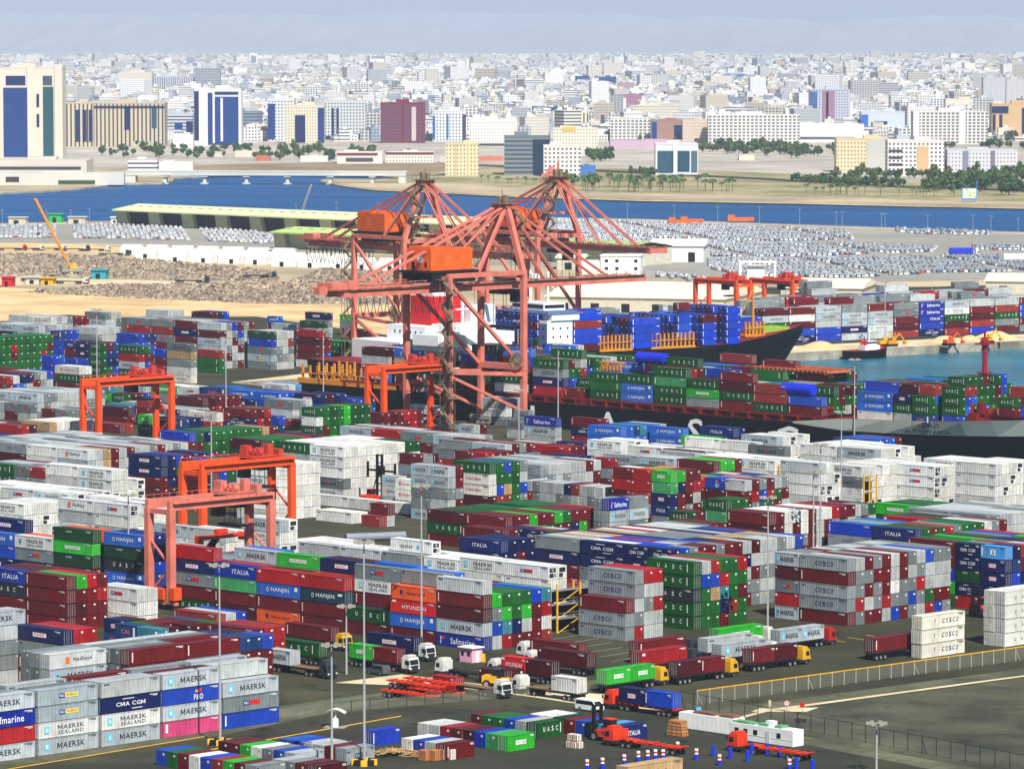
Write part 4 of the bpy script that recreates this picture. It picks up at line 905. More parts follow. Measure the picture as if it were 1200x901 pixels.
b.beam((84, -6, 31), (84, 4, 31), 0.5); b.beam((84, -10, 28), (84, -6, 30), 0.3)
for k in range(5): b.box(83.6, 84.4, -5+2*k, -4.4+2*k, 31, 33)
b.build('radar_mast', M_SHIPW, ac)
b = MB(); b.box(36, 48, -6, 6, 17.5, 27); b.build('funnel', M_FUN, ship2)
b = MB(); b.box(30, 58, -11, 11, 7, 17.5); b.box(50, 60, -9, 9, 17.5, 24); b.box(38, 46, -4, 4, 27, 31.5); b.box(18, 30, -14, 14, 7, 13)
cs = b.build('engine_casing', M_SHIPW, ship2)
b = MB(); [b.box(29.9, 30.0, -9+3*k, -8.3+3*k, z, z+0.8) for k in range(6) for z in (9, 12, 15)]; [b.tube((40+2*k, -2+2*k, 31), (40+2*k, -2+2*k, 33), 0.5, n=8) for k in range(3)]; b.build('vent', M_BLK, cs)
lash(ship2, 121, 139, -15.5, 15, 7, 12.0, 11); lash(ship2, 99, 112, -15.5, 15, 7, 12.2, 9); lash(ship2, 168, 176, -8, 7, 9, 14, 6)
b = MB(); b.tube((176, -2, 9), (176, -2, 27), 0.5, 0.35, n=8); b.beam((176, -2, 25), (171, -2, 17), 0.3); b.build('king_post', M_LASH, ship2)
b = MB(); b.box(178, 190, -5, 5, 9.6, 11.4); [b.tube((180+3*k, -3, 11), (180+3*k, -1, 11), 0.9, n=8) for k in range(3)]; b.build('forecastle_winch', paint('winch_green', (140,170,60), 0.6), ship2)
def t2(x, n=34.0): r = (x-600)/5350; return (r*(1624.6-0.809*n)-95.6-0.588*n)/(0.809-0.588*r)
def deck2(x0, codes, L=L40, rows=12, first=0, z0=7.2, pal='blue'):
    t = t2(x0)+L/2; rr = random.Random(int(x0))
    for r in range(first, rows):
        cs = codes if r == first else ''.join(rr.choice(PALS[pal]) for _ in range(max(1, len(codes)+rr.choice((0, 0, 0, -1)))))
        column('q2', 'B', t, 34.0-CW/2-r*2.5, L, cs, z0, 'deck2', int(x0), r)
deck2(672, 'KBBXB'); deck2(707, 'BBBBB', first=7, rows=12); deck2(741, 'BBBB'); deck2(800, 'Kbbb', L20, first=1); deck2(824, 'bBBK', L20); deck2(838, 'BKBR', L20); deck2(852, 'BBBBB', L20); deck2(867, 'gBg', L20, first=2)
deck2(775, 'XBXm', L40, first=6); deck2(640, 'mUBmB', L20, first=2)
# ---- tug
c = G(1014, 420, -3)
tug = thing('tug_boat', 'small tug with black hull and white wheelhouse at the far quay wall', 'tug', (c.x, c.y, -3), math.radians(36+4))
hull('hull', [(-15,3.0,4.0,5.0,4.2),(-13,4.2,4.6,4.8,4.2),(6,4.2,4.8,5.0,4.4),(12,2.4,4.0,5.6,4.8),(16,0.4,1.8,6.2,5.4),(17,0.1,0.2,6.3,5.5)], [M_HULL, M_HULL, M_HULL, M_DECKR], tug)
b = MB(); b.box(-3, 9, -3, 3, 4.8, 7.6); b.box(0, 7, -2.4, 2.4, 7.6, 10.2); wh = b.build('wheelhouse', M_SHIPW, tug)
b = MB(); b.box(-0.06, 7.06, -2.46, 2.46, 8.6, 9.7); b.build('window', M_GLASS, wh)
b = MB(); b.tube((3, 0, 10), (3, 0, 17), 0.2, n=6); b.beam((3, -1.5, 14), (3, 1.5, 14), 0.15); b.build('mast', M_SHIPW, tug)
b = MB(); b.tube((-1.5, -1.6, 7.4), (-1.5, -1.6, 11), 0.7, n=10); b.tube((-1.5, 1.6, 7.4), (-1.5, 1.6, 11), 0.7, n=10); b.box(9, 12, -2, 2, 5, 7); b.build('funnel', M_FUN, tug)
tug.scale = (0.62, 0.62, 0.62)
# ------------------------------------------------------------ vehicles and small things of the yard
D = math.radians
def wheel_mesh():
    b = MB(); b.tube((0,-0.17,0),(0,0.17,0),0.5,n=16); return b.mesh('tyre', M_RUB)
def rim_mesh():
    b = MB(); b.tube((0,-0.18,0),(0,0.18,0),0.28,n=10); return b.mesh('rim', M_GALV)
TYRE, RIM = wheel_mesh(), rim_mesh()
def wheel(parent, x, y, r=0.5, wide=1.0):
    w = link('wheel', TYRE, parent, (x, y, r)); w.scale = (r/0.5, wide, r/0.5); link('rim', RIM, w)
def add_cab(r, x, mat, tall=1.0):
    """lorry cab with its front at x, facing +x"""
    b = MB(); h = 2.9*tall
    b.extr([(x-2.1,0.75),(x-0.02,0.75),(x,1.5),(x-0.25,h-0.25),(x-0.45,h),(x-2.1,h)], 'y', -1.2, 1.2) if False else b.add([(p[0], y, p[1]) for y in (-1.2, 1.2) for p in [(x-2.1,0.75),(x-0.02,0.75),(x,1.5),(x-0.25,h-0.25),(x-0.45,h),(x-2.1,h)]], [(0,1,7,6),(1,2,8,7),(2,3,9,8),(3,4,10,9),(4,5,11,10),(5,0,6,11),(5,4,3,2,1,0),(6,7,8,9,10,11)])
    b.box(x-1.9, x-0.6, -1.0, 1.0, h, h+0.35)
    c = b.build('cab', mat, r)
    b = MB(); b.add([(x+0.01-0.02,-1.05,1.62),(x-0.01,1.05,1.62),(x-0.21,1.0,h-0.42),(x-0.21,-1.0,h-0.42)], [(0,1,2,3)]); b.build('windscreen', M_GLASS, c)
    for s in (-1, 1):
        b = MB(); b.add([(x-1.25,s*1.21,1.6),(x-0.25,s*1.21,1.6),(x-0.42,s*1.21,h-0.5),(x-1.25,s*1.21,h-0.5)], [(0,1,2,3)]); b.build('side_window', M_GLASS, c)
    b = MB(); b.box(x-0.3, x+0.12, -1.22, 1.22, 0.4, 0.8); b.box(x-0.02, x+0.03, -0.7, 0.7, 0.95, 1.3); b.box(x-0.01, x+0.05, -0.95, 0.95, 0.8, 1.5); b.build('bumper', M_DARKV, c)
    b = MB(); b.box(x-2.12, x-0.05, -1.23, 1.23, 0.55, 0.95); b.box(x-0.75, x-0.5, -1.0, 1.0, h-0.06, h+0.08); b.build('side_skirt', M_DARKV, c)
    for s in (-1, 1): b = MB(); b.box(x-0.12, x+0.04, s*1.42-0.13, s*1.42+0.13, 1.75, 2.35); b.beam((x-0.15, s*1.2, 2.2), (x-0.05, s*1.4, 2.2), 0.05); b.build('mirror', M_DARKV, c)
    for s in (-1, 1):
        b = MB(); b.box(x+0.01, x+0.14, s*0.95-0.18, s*0.95+0.18, 0.85, 1.05); b.build('headlight', M_WHTP, c)
M_DARKV = paint('chassis_grey', (44,44,46), 0.6)
M_WOODD = paint('trailer_boards', (122,92,62), 0.8, var=0.25)
CABC = {'white': paint('cab_white', (206,206,198), 0.5, var=0.25, scale=0.8), 'yellow': paint('cab_yellow', (214,164,30), 0.5, var=0.2), 'green': paint('cab_green', (60,170,60), 0.4), 'red': paint('cab_red', (176,34,28), 0.5, var=0.2), 'orange': paint('cab_orange', (212,56,24), 0.5, var=0.3), 'dark': paint('cab_dark', (52,58,64), 0.4)}
def truck(label, px, py, head, cab, loads=(), chassis=None, cabon=True, boards=False, name='container_truck', skel=False):
    """articulated lorry; loads are container codes front to back ('-' leaves a 20 ft gap)"""
    c = G(px, py); rz = D(head); r = thing(name, label, 'truck' if cabon else 'trailer', (c.x, c.y, 0), rz, 'trucks and trailers in the yard')
    ch = chassis or M_DARKV
    b = MB()
    for s in (-1, 1): b.box(-6.4, 6.2, s*0.5-0.1, s*0.5+0.1, 1.02, 1.36)
    if skel:
        for k in range(9): b.box(-6.4+1.55*k, -6.15+1.55*k, -1.2, 1.2, 1.2, 1.4)
        for x in (-6.4, -0.2, 6.0): b.box(x-0.2, x+0.2, -1.22, 1.22, 1.36, 1.5)
        b.box(3.5, 6.2, -0.9, 0.9, 1.36, 1.5)
    else: b.box(-6.4, 6.2, -1.2, 1.2, 1.3, 1.46)
    b.build('trailer_frame', ch, r)
    if boards:
        b = MB(); b.box(-6.3, 6.1, -1.15, 1.15, 1.47, 1.53); b.build('deck_boards', M_WOODD, r)
    for x in (-5.4, -4.2, -3.0):
        for s in (-1, 1): wheel(r, x, s*0.95, 0.5, 1.4)
    if cabon:
        b = MB()
        for s in (-1, 1): b.box(3.2, 9.6, s*0.45-0.1, s*0.45+0.1, 0.75, 1.0)
        b.box(7.0, 8.6, -1.1, -0.55, 0.5, 1.0); b.box(7.0, 8.6, 0.55, 1.1, 0.5, 1.0)
        b.build('tractor_frame', M_DARKV, r)
        add_cab(r, 9.7, CABC[cab])
        for x in (4.2, 5.5, 8.7):
            for s in (-1, 1): wheel(r, x, s*0.95, 0.5, 1.3 if x < 8 else 0.9)
    else:
        b = MB(); [b.box(4.6, 4.8, s*0.8-0.1, s*0.8+0.1, 0, 1.2) for s in (-1, 1)]; b.build('landing_leg', M_DARKV, r)
    pos = 6.15; fwd = head % 360
    A_dir = abs(math.sin(D(head)-D(-45))) < 0.2
    for code in loads:
        if code == '-': pos -= L20+0.1; continue
        L = L40 if code[0] == '4' else L20
        x = pos-L/2; pos -= L+0.06
        X, Y = c.x+math.cos(rz)*x, c.y+math.sin(rz)*x
        o = 'A' if A_dir else 'B'
        CONT.append(dict(x=X, y=Y, z=1.5, L=L, o=o, ang=-math.pi/4 if o == 'A' else math.pi/4, code=code[-1], blk='truck', bay=0, row=0, tier=0, n=1, veh=label))
    return r
truck('truck with a bright green cab hauling a green lettered container beside the long front stack', 352, 776, 135, 'green', ['4U'])
truck('white cab truck hauling one bright green and one maroon short container behind the dark car', 442, 783, -45, 'white', ['2m', '2E'])
truck('white cab truck hauling a long navy container, just behind another white cab', 462, 769, -45, 'white', ['4n'])
truck('dark cab flatbed with one pale grey short container at its tail', 346, 789, -45, 'dark', ['-', '2M'], boards=True)
truck('yellow cab truck with a long maroon container between the green one and the stack', 366, 757, -45, 'yellow', ['4m'])
truck('white cab flatbed with brown boards and one white short container, near the white van', 652, 818, 135, 'white', ['-', '2w'], boards=True)
truck('truck loaded with a long maroon container, rearmost of the reddish group', 655, 777, 135, 'white', ['4m'])
truck('truck loaded with a long dark maroon container in front of another maroon one', 664, 788, 135, 'white', ['4K'])
truck('truck loaded with one red and one dark maroon short container', 622, 798, 135, 'white', ['2y', '2K'])
truck('yellow cab truck with two bright green short containers along the fence', 733, 808, 45, 'yellow', ['2E', '2E'])
truck('yellow cab truck with two maroon short containers, second in line along the fence', 816, 798, 45, 'yellow', ['2m', '2K'])
truck('yellow cab truck with two maroon short containers heading the line along the fence', 902, 783, 45, 'yellow', ['2K', '2m'])
truck('truck with a long bright red container behind the fence line', 772, 786, 45, 'dark', ['4r'])
truck('truck with a long maroon container behind the bright red one', 770, 774, 45, 'dark', ['4m'])
truck('truck with a long pale grey lettered container behind the leading yellow cab', 866, 777, 45, 'white', ['4M'])
truck('truck with a plain light grey container behind the lettered pale grey one', 850, 770, 45, 'white', ['4l'])
truck('truck with a long bright green container nearest the grey and maroon stacks', 862, 759, 45, 'white', ['4E'])
truck('red cab truck with two pale grey short containers on the open asphalt', 934, 760, 45, 'red', ['2M', '2M'])
truck('parked trailer with a long maroon container beside the three cream boxes', 1044, 770, 45, 'dark', ['4m'], cabon=False)
truck('orange cab skeletal truck carrying one navy and one blue short container', 762, 836, 135, 'orange', ['2n', '2b'], chassis=CABC['orange'], skel=True)
truck('orange cab truck with an empty orange skeletal trailer near the left of the drums', 765, 880, 135, 'orange', chassis=CABC['orange'], skel=True)
truck('orange cab truck with an empty orange skeletal trailer in front of the white site cabins', 912, 887, 135, 'orange', chassis=CABC['orange'], skel=True)
truck('white cab truck with an empty flatbed, below the yellow loader', 548, 812, -45, 'white', boards=True)
truck('white cab tractor and bare trailer half hidden behind the lone red container', 560, 797, 135, 'white', skel=True)
# parked skeletal trailers in a heap
def trailer(label, px, py, head, z, tilt=0.0):
    c = G(px, py); r = thing('skeletal_trailer', label, 'trailer', (c.x, c.y, z), D(head), 'orange red skeletal trailers stacked by the roadside')
    b = MB()
    for s in (-1, 1): b.box(-6.2, 6.2, s*0.5-0.12, s*0.5+0.12, 1.0, 1.35)
    for k in range(8): b.box(-6.2+1.72*k, -5.9+1.72*k, -1.2, 1.2, 1.15, 1.4)
    b.build('frame', CABC['orange'], r)
    for x in (-5.2, -4.0):
        for s in (-1, 1): wheel(r, x, s*0.95, 0.5, 1.3)
for k, (x, y, z, lab) in enumerate(((481,820,0,'bottom left orange red skeletal trailer of the heap by the road'), (510,816,0,'bottom right orange red skeletal trailer of the heap by the road'), (490,814,0,'orange red skeletal trailer standing at the back of the heap by the road'), (488,819,1.5,'orange red skeletal trailer lying on top of the heap, left'), (507,816,1.5,'orange red skeletal trailer lying on top of the heap, right'))):
    trailer(lab, x, y, -45 if k < 3 else -45, z)
# cars
def car(label, px, py, head, mat, kind='suv'):
    c = G(px, py); r = thing('car' if kind == 'suv' else 'minibus', label, 'car' if kind == 'suv' else 'van', (c.x, c.y, 0), D(head))
    b = MB()
    if kind == 'suv': prof = [(-2.3,0.35),(2.3,0.35),(2.32,0.8),(2.2,1.0),(1.1,1.1),(0.5,1.72),(-1.9,1.78),(-2.3,1.2)]; gl = [(0.95,1.12),(0.45,1.62),(-1.8,1.66),(-2.05,1.15)]
    else: prof = [(-2.5,0.35),(2.5,0.35),(2.55,0.9),(2.3,1.15),(1.5,1.95),(1.2,2.05),(-2.45,2.05),(-2.55,1.2)]; gl = [(2.1,1.2),(1.45,1.85),(-2.3,1.85),(-2.4,1.2)]
    b.extr(prof, 'y', -0.9, 0.9); bd = b.build('body', mat, r)
    b = MB()
    for s in (-1, 1): b.add([(p[0], s*0.91, p[1]) for p in gl], [(0,1,2,3)])
    f = [p for p in prof if p[1] > 1.0]
    x0, z0 = (1.1,1.1) if kind == 'suv' else (2.3,1.15); x1, z1 = (0.5,1.72) if kind == 'suv' else (1.5,1.95)
    b.add([(x0+0.02,-0.8,z0+0.05),(x0+0.02,0.8,z0+0.05),(x1+0.03,0.75,z1-0.04),(x1+0.03,-0.75,z1-0.04)], [(0,1,2,3)])
    b.build('window', M_GLASS, bd)
    for s in (-1, 1):
        b = MB(); b.box(2.25 if kind == 'suv' else 2.45, 2.36 if kind == 'suv' else 2.58, s*0.65-0.15, s*0.65+0.15, 0.75, 0.95); b.build('headlight', M_WHTP, bd)
        b = MB(); b.box(-2.36 if kind == 'suv' else -2.6, -2.28 if kind == 'suv' else -2.48, s*0.75-0.1, s*0.75+0.1, 0.8, 1.1); b.build('tail_light', M_FUN, bd)
    for x in (-1.45, 1.45):
        for s in (-1, 1): wheel(r, x, s*0.8, 0.36, 0.7)
car('dark grey green off-road car driving on the road below the white cab trucks', 443, 790, 135, paint('car_grey_green', (70,84,84), 0.3))
car('white minibus parked by the flatbed with the white short container', 691, 833, -45, M_WHTP, 'van')
# fork lifts and handlers
def handler(label, px, py, head, mast_h, carry_h, big=True, spreader=True, name='container_handler'):
    c = G(px, py); r = thing(name, label, 'forklift', (c.x, c.y, 0), D(head), 'lift trucks in the yard')
    b = MB(); b.box(-3.2, 1.6, -1.3, 1.3, 0.8, 1.9); b.box(-3.4, -1.6, -1.35, 1.35, 0.6, 2.3); b.extr([(-1.5,1.9),(1.0,1.9),(0.4,2.2),(-1.5,2.5)], 'y', -0.9, 0.9); b.build('body', CABC['orange'], r)
    b = MB(); b.box(-1.4, 0.3, -0.7, 0.7, 2.3, 3.6); cb = b.build('cab', M_GLASS, r)
    b = MB(); b.box(-1.5, 0.4, -0.78, 0.78, 3.6, 3.75); b.build('cab_roof', CABC['orange'], cb)
    b = MB()
    for s in (-1, 1): b.box(2.0, 2.5, s*0.85-0.22, s*0.85+0.22, 0.4, mast_h)
    for k in range(int(mast_h/1.7)): b.box(2.1, 2.4, -0.8, 0.8, 1.2+1.7*k, 1.45+1.7*k)
    b.box(1.95, 2.55, -1.1, 1.1, mast_h, mast_h+0.3); b.build('mast', M_BLK, r)
    b = MB()
    if spreader:
        b.box(2.55, 3.0, -4.9, 4.9, carry_h, carry_h+0.45); b.box(2.5, 2.9, -1.2, 1.2, carry_h-1.0, carry_h+1.4)
        for s in (-1, 1): b.box(2.6, 3.1, s*4.8-0.2, s*4.8+0.2, carry_h-1.6, carry_h+2.2); b.beam((2.3, s*1.0, carry_h-1), (2.3, s*2.6, 2.2), 0.2)
    else:
        for s in (-1, 1): b.box(2.5, 4.6, s*0.7-0.12, s*0.7+0.12, carry_h, carry_h+0.15)
        b.box(2.5, 2.7, -1.3, 1.3, carry_h, carry_h+1.2)
    b.build('spreader' if spreader else 'fork', M_BLK, r)
    for x, rr_ in ((1.6, 0.8), (-2.4, 0.62)):
        for s in (-1, 1): wheel(r, x, s*1.3, rr_, 2.0)
handler('orange container handler with a tall black mast on the open asphalt beside the white block', 437, 590, 45, 11.5, 7.6)
handler('orange forklift with twin black mast beside the low row of boxes near the tan container', 712, 868, 135, 5.4, 0.4, spreader=False, name='forklift')
handler('orange forklift half hidden behind the white lettered boxes at the right edge', 1152, 722, -135, 6.0, 1.5, spreader=False, name='forklift')
c = G(238, 690); r = thing('reach_stacker', 'orange reach stacker with its boom raised behind the gantry crane legs', 'reach stacker', (c.x, c.y, 0), D(-45), 'lift trucks in the yard')
b = MB(); b.box(-4, 3.6, -1.6, 1.6, 0.9, 2.2); b.build('body', CABC['orange'], r)
b = MB(); b.beam((-3.5, 0, 3.0), (5.5, 0, 12.2), 1.0, 1.1); b.beam((1.5, 0.9, 1.5), (2.5, 0.9, 9), 0.4); b.build('boom', M_BLK, r)
b = MB(); b.box(4.6, 6.6, -6.0, 6.0, 11.0, 11.7); b.box(5.0, 6.2, -1.4, 1.4, 11.7, 12.8); [b.box(4.5, 6.7, s*5.9-0.3, s*5.9+0.3, 10.2, 11.8) for s in (-1, 1)]; b.build('spreader', CABC['orange'], r)
for x in (2.4, -2.8):
    for s in (-1, 1): wheel(r, x, s*1.5, 0.8, 2.2)
c = G(586, 806); r = thing('wheel_loader', 'yellow wheel loader parked among the white cabs', 'loader', (c.x, c.y, 0), D(-20))
b = MB(); b.box(-3, -0.4, -1.1, 1.1, 1.0, 2.2); b.box(-0.4, 1.8, -0.8, 0.8, 1.0, 1.8); b.beam((1, 0.7, 1.8), (3.4, 0.7, 0.9), 0.3); b.beam((1, -0.7, 1.8), (3.4, -0.7, 0.9), 0.3); b.build('body', CABC['yellow'], r)
b = MB(); b.box(-1.2, 0.3, -0.8, 0.8, 2.2, 3.4); b.build('cab', M_GLASS, r)
b = MB(); b.extr([(3.2,0.2),(4.4,0.2),(4.2,0.4),(3.5,0.5),(3.4,1.4),(3.2,1.4)], 'y', -1.4, 1.4); b.build('bucket', paint('bucket_yellow', (190,150,50), 0.6), r)
for x in (-2.1, 1.6):
    for s in (-1, 1): wheel(r, x, s*1.05, 0.75, 1.8)
# guard hut
c = G(552, 775); r = thing('guard_hut', 'small pink guard hut with a pale roof at the foot of the lettered stack', 'hut', (c.x, c.y, 0), D(-45))
b = MB(); b.box(-1.6, 1.6, -1.3, 1.3, 0, 2.6); wl = b.build('wall', paint('hut_pink', (226,168,190), 0.7), r)
b = MB(); b.box(-1.9, 1.9, -1.6, 1.6, 2.6, 2.8); b.build('roof', M_WHTP, r)
for x in (-0.9, 0.7):
    b = MB(); b.box(x-0.35, x+0.35, -1.33, -1.3, 1.2, 2.0); b.build('window', M_GLASS, wl)
b = MB(); b.box(1.6, 1.63, -0.4, 0.5, 0, 2.0); b.build('door', M_WHTP, wl)
for k, (px, py, lab) in enumerate(((562,775,'yellow orange road barrier beside the pink guard hut'), (504,768,'yellow road barrier nearest the white cabs'), (498,771,'yellow road barrier in front of the other yellow one'))):
    c = G(px, py); o = thing('road_barrier', lab, 'barrier', (c.x, c.y, 0), D(-30)); b = MB(); b.extr([(-0.35,0),(0.35,0),(0.12,1.5),(-0.12,1.5)], 'x', -1.1, 1.1); b.build('panel', M_YEL, o)
# white site cabins
for k, (px, py, n, lab) in enumerate(((834,857,1,'long plain white site cabin, left of the pair behind the drums'), (898,870,2,'white site cabin with windows and door, right of the pair behind the drums'))):
    c = G(px, py); r = thing('site_cabin', lab, 'cabin', (c.x, c.y, 0), D(-45)); h = 2.8; L = 6.1 if n == 1 else 6.8
    b = MB(); b.box(-L, L, -1.3, 1.3, 0.2, h); wl = b.build('wall', M_WHTP, r)
    b = MB(); [b.box(-L+0.28*j, -L+0.28*j+0.1, -1.33, -1.3, 0.3, h-0.15) for j in range(int(2*L/0.28))] if n == 1 else b.box(-L, L, -1.34, -1.3, 1.15, 1.22)
    b.build('cladding', M_WHTP, wl)
    if n == 2:
        for x in (-5.2, -3.3, -1.2, 3.8): b = MB(); b.box(x-0.4, x+0.4, -1.36, -1.3, 1.3, 2.1); b.build('window', M_GLASS, wl)
        b = MB(); b.box(1.0, 1.9, -1.37, -1.3, 0.2, 2.2); b.build('door', paint('door_grey', (196,198,200), 0.5), wl)
        b = MB(); b.box(0.4, 1.8, -0.6, 0.6, h+0.05, h+0.9); b.build('air_conditioner', M_WHTP, r)
    b = MB(); rr = random.Random(k)
    for j in range(7): x = rr.uniform(-L+1, L-1); b.box(x-rr.uniform(.5,1.4), x+rr.uniform(.5,1.4), -0.9, 0.9, h, h+rr.uniform(0.15,0.5))
    b.build('roof_tarpaulin', paint('tarpaulin_green', (96,150,110), 0.8) if k else paint('roof_timber', (120,86,70), 0.8), r)
# timber, crates, scrap, white water tanks
def crate(name, label, px, py, sx, sy, sz, mat, rz=-45, slats=3, group=None, z=0):
    c = G(px, py); r = thing(name, label, name.split('_')[-1], (c.x, c.y, z), D(rz), group)
    b = MB(); b.box(-sx/2, sx/2, -sy/2, sy/2, 0.12, sz); bx_ = b.build('body', mat, r)
    b = MB()
    for j in range(slats+1):
        x = -sx/2+sx*j/slats; b.box(x-0.06, x+0.06, -sy/2-0.05, -sy/2, 0.12, sz); b.box(sx/2, sx/2+0.05, -sy/2+sy*j/slats-0.06, -sy/2+sy*j/slats+0.06, 0.12, sz)
    b.box(-sx/2+0.05, sx/2-0.05, -sy/2+0.05, sy/2-0.05, 0, 0.12); b.build('batten', paint('batten_wood', (130,96,64), 0.8), bx_)
M_CARD = paint('crate_orange_brown', (196,118,62), 0.75, var=0.25); M_TIMB = paint('pale_timber', (186,150,98), 0.8, var=0.25)
for px, py, m, lab in ((497.5,891,M_CARD,'orange brown crate with a pale lower half, leftmost of the upright four'), (508.5,891,M_CARD,'orange brown crate second from the left of the upright four'), (518,890,M_CARD,'dark orange crate third from the left of the upright four'), (527,890,M_WHTP,'white topped crate beside the maroon box, rightmost of the upright four')):
    crate('upright_crate', lab, px, py, 1.5, 1.2, 1.7, m)
crate('flat_crate', 'low pale wooden crate left of the upright four', 486, 885, 2.6, 1.4, 0.9, M_TIMB)
for k in range(5): crate('timber_bundle', ('lowest', 'second', 'third', 'fourth', 'topmost')[k]+' bundle in the brown timber pile at the end of the white cabins', 794, 862, 3.4-0.2*k, 1.5, 0.5, M_TIMB if k % 2 else M_CARD, z=0.52*k)
for k, (dx, dy, z) in enumerate(((0,0,0),(8,1.2,0),(16,2,0),(3,-0.4,1.15),(12,1.2,1.15))):
    crate('water_tank', ('left bottom', 'middle bottom', 'right bottom', 'left top', 'right top')[k]+' white cube tank in the small stack on the near asphalt', 669+dx*0.55, 876+dy*0.4, 1.1, 1.1, 1.1, M_WHTP, group=None, z=z)
rr = random.Random(3); b = MB()
for k in range(70):
    x, y = rr.gauss(0, 1.6), rr.gauss(0, 1.0); a = rr.uniform(0, 3.14); l = rr.uniform(0.5, 1.6); z = max(0.1, 0.9-0.3*abs(x)*0.6+rr.uniform(-0.2, 0.2))
    b.beam((x-math.cos(a)*l, y-math.sin(a)*l, z), (x+math.cos(a)*l, y+math.sin(a)*l, z+rr.uniform(-0.2, 0.3)), 0.18, 0.06)
c = G(459, 885); o = b.build('scrap_timber', M_TIMB, None, (c.x, c.y, 0)); tag(o, 'heap of broken timber and pallets right of the blue box at the bottom edge', 'timber heap')
# drums
def drum(px, py, top, n, label):
    c = G(px, py); r = thing('traffic_drum', label, 'drum', (c.x, c.y, 0), 0, 'blue and red-white drums on the near asphalt')
    b = MB(); b.tube((0,0,0),(0,0,0.9),0.33,n=14); b.tube((0,0,0.42),(0,0,0.48),0.36,n=14); b.build('lower_drum', M_BTANK, r)
    if n > 1:
        if top == 'b': b = MB(); b.tube((0,0,0.92),(0,0,1.8),0.33,n=14); b.tube((0,0,1.34),(0,0,1.4),0.36,n=14); b.build('upper_drum', M_BTANK, r)
        else:
            b = MB(); b.tube((0,0,0.92),(0,0,1.2),0.31,n=14); b.tube((0,0,1.48),(0,0,1.78),0.31,n=14); b.build('white_band', M_WHTP, r)
            b = MB(); b.tube((0,0,1.2),(0,0,1.48),0.32,n=14); b.build('red_band', M_FUN, r)
for px, py, t, lab in ((836,886,'b','tall blue drum nearest the timber pile'), (855.5,889,'b','tall blue drum just left of the orange cab in front of the cabins'), (876,892,'b','tall blue drum in front of that orange cab'), (881,884,'b','blue drum behind the orange cab at the cabin wall'), (899,884,'b','blue drum at the middle of the cabin wall'), (913,887,'b','blue drum at the right part of the cabin wall'),
        (933,901,'b','blue drum at the bottom edge, left of the last two'), (952,903,'b','rightmost blue drum at the bottom edge')): drum(px, py, t, 2, lab)
for px, py, lab in ((843,897,'red and white topped drum, nearest in front of the tall blue one'), (816,890,'red and white topped drum right of the empty skeletal trailer'), (794,882,'red and white topped drum beside the tail of the trailer'), (731.5,897,'red and white topped drum left of the tan box'), (748,893,'red and white topped drum, first behind the tan box'), (759,892,'red and white topped drum, second behind the tan box'), (768,891,'red and white topped drum, third behind the tan box'), (777,891,'red and white topped drum, fourth behind the tan box'),
        (688,903,'red and white topped drum at the bottom edge, left one by the tanks'), (706,901,'red and white topped drum at the bottom edge, right one by the tanks'), (925,902,'red and white topped drum at the bottom edge by the last trailer wheels')): drum(px, py, 'r', 2, lab)
# white curved canopy on a post
c = G(393, 852); r = thing('curved_canopy', 'small white curved canopy on a pedestal on the verge', 'canopy', (c.x, c.y, 0), D(-10))
b = MB(); vs = []; fs = []
for i in range(9):
    t = -1.0+i/8*2.0
    for y in (-0.9, 0.9): vs.append((t*1.7, y, 2.2+0.8*math.cos(t*1.35)))
for i in range(8): fs.append((2*i, 2*i+2, 2*i+3, 2*i+1))
n0 = len(vs); vs += [(v[0], v[1], v[2]+0.12) for v in vs]; fs += [tuple(n0+k for k in f) for f in fs]
b.add(vs, fs); b.build('shell', M_WHTP, r)
b = MB(); b.box(-0.6, 0.5, -0.5, 0.5, 0.1, 1.5); b.beam((0,0,1.4),(0.2,0,2.9),0.25); b.build('pedestal', M_WHTP, r)
b = MB(); b.box(-1.8, 1.8, -1.5, 1.5, 0, 0.1); b.build('plinth', M_CONC, r)
# ------------------------------------------------------------ lamp masts
M_POLE = paint('mast_grey', (160,163,162), 0.45, var=0.05)
M_STRY = paint('kerb_yellow', (236,178,30), 0.6); 
def mast(label, px, ytop, ybase, striped=False, big=True):
    c = G(px, ybase); h = (ybase-ytop)*c.y/FPX*1.0
    r = thing('lamp_mast', label, 'lamp mast', (c.x, c.y, 0), 0, 'lamp masts over the yard')
    k = 1.0 if big else 0.6
    b = MB(); b.tube((0,0,0), (0,0,h), 0.22*k, 0.12*k, n=8); b.build('pole', M_POLE, r)
    b = MB()
    for j in range(6 if big else 2):
        t = math.pi*2*j/(6 if big else 2); b.beam((0,0,h-0.3), (1.3*k*math.cos(t), 1.3*k*math.sin(t), h-0.1), 0.14*k); b.box(1.3*k*math.cos(t)-0.32*k, 1.3*k*math.cos(t)+0.32*k, 1.3*k*math.sin(t)-0.3*k, 1.3*k*math.sin(t)+0.3*k, h-0.35, h+0.1)
    b.build('lamp_head', M_GREYM, r)
    if striped:
        b = MB()
        for j in range(8):
            t = 2*math.pi*j/8; b.ci = j % 2; b.box(1.5*math.cos(t)-0.5, 1.5*math.cos(t)+0.5, 1.5*math.sin(t)-0.5, 1.5*math.sin(t)+0.5, 0, 0.9)
        b.build('base_block', [M_STRY, M_BLK], r)
    return r
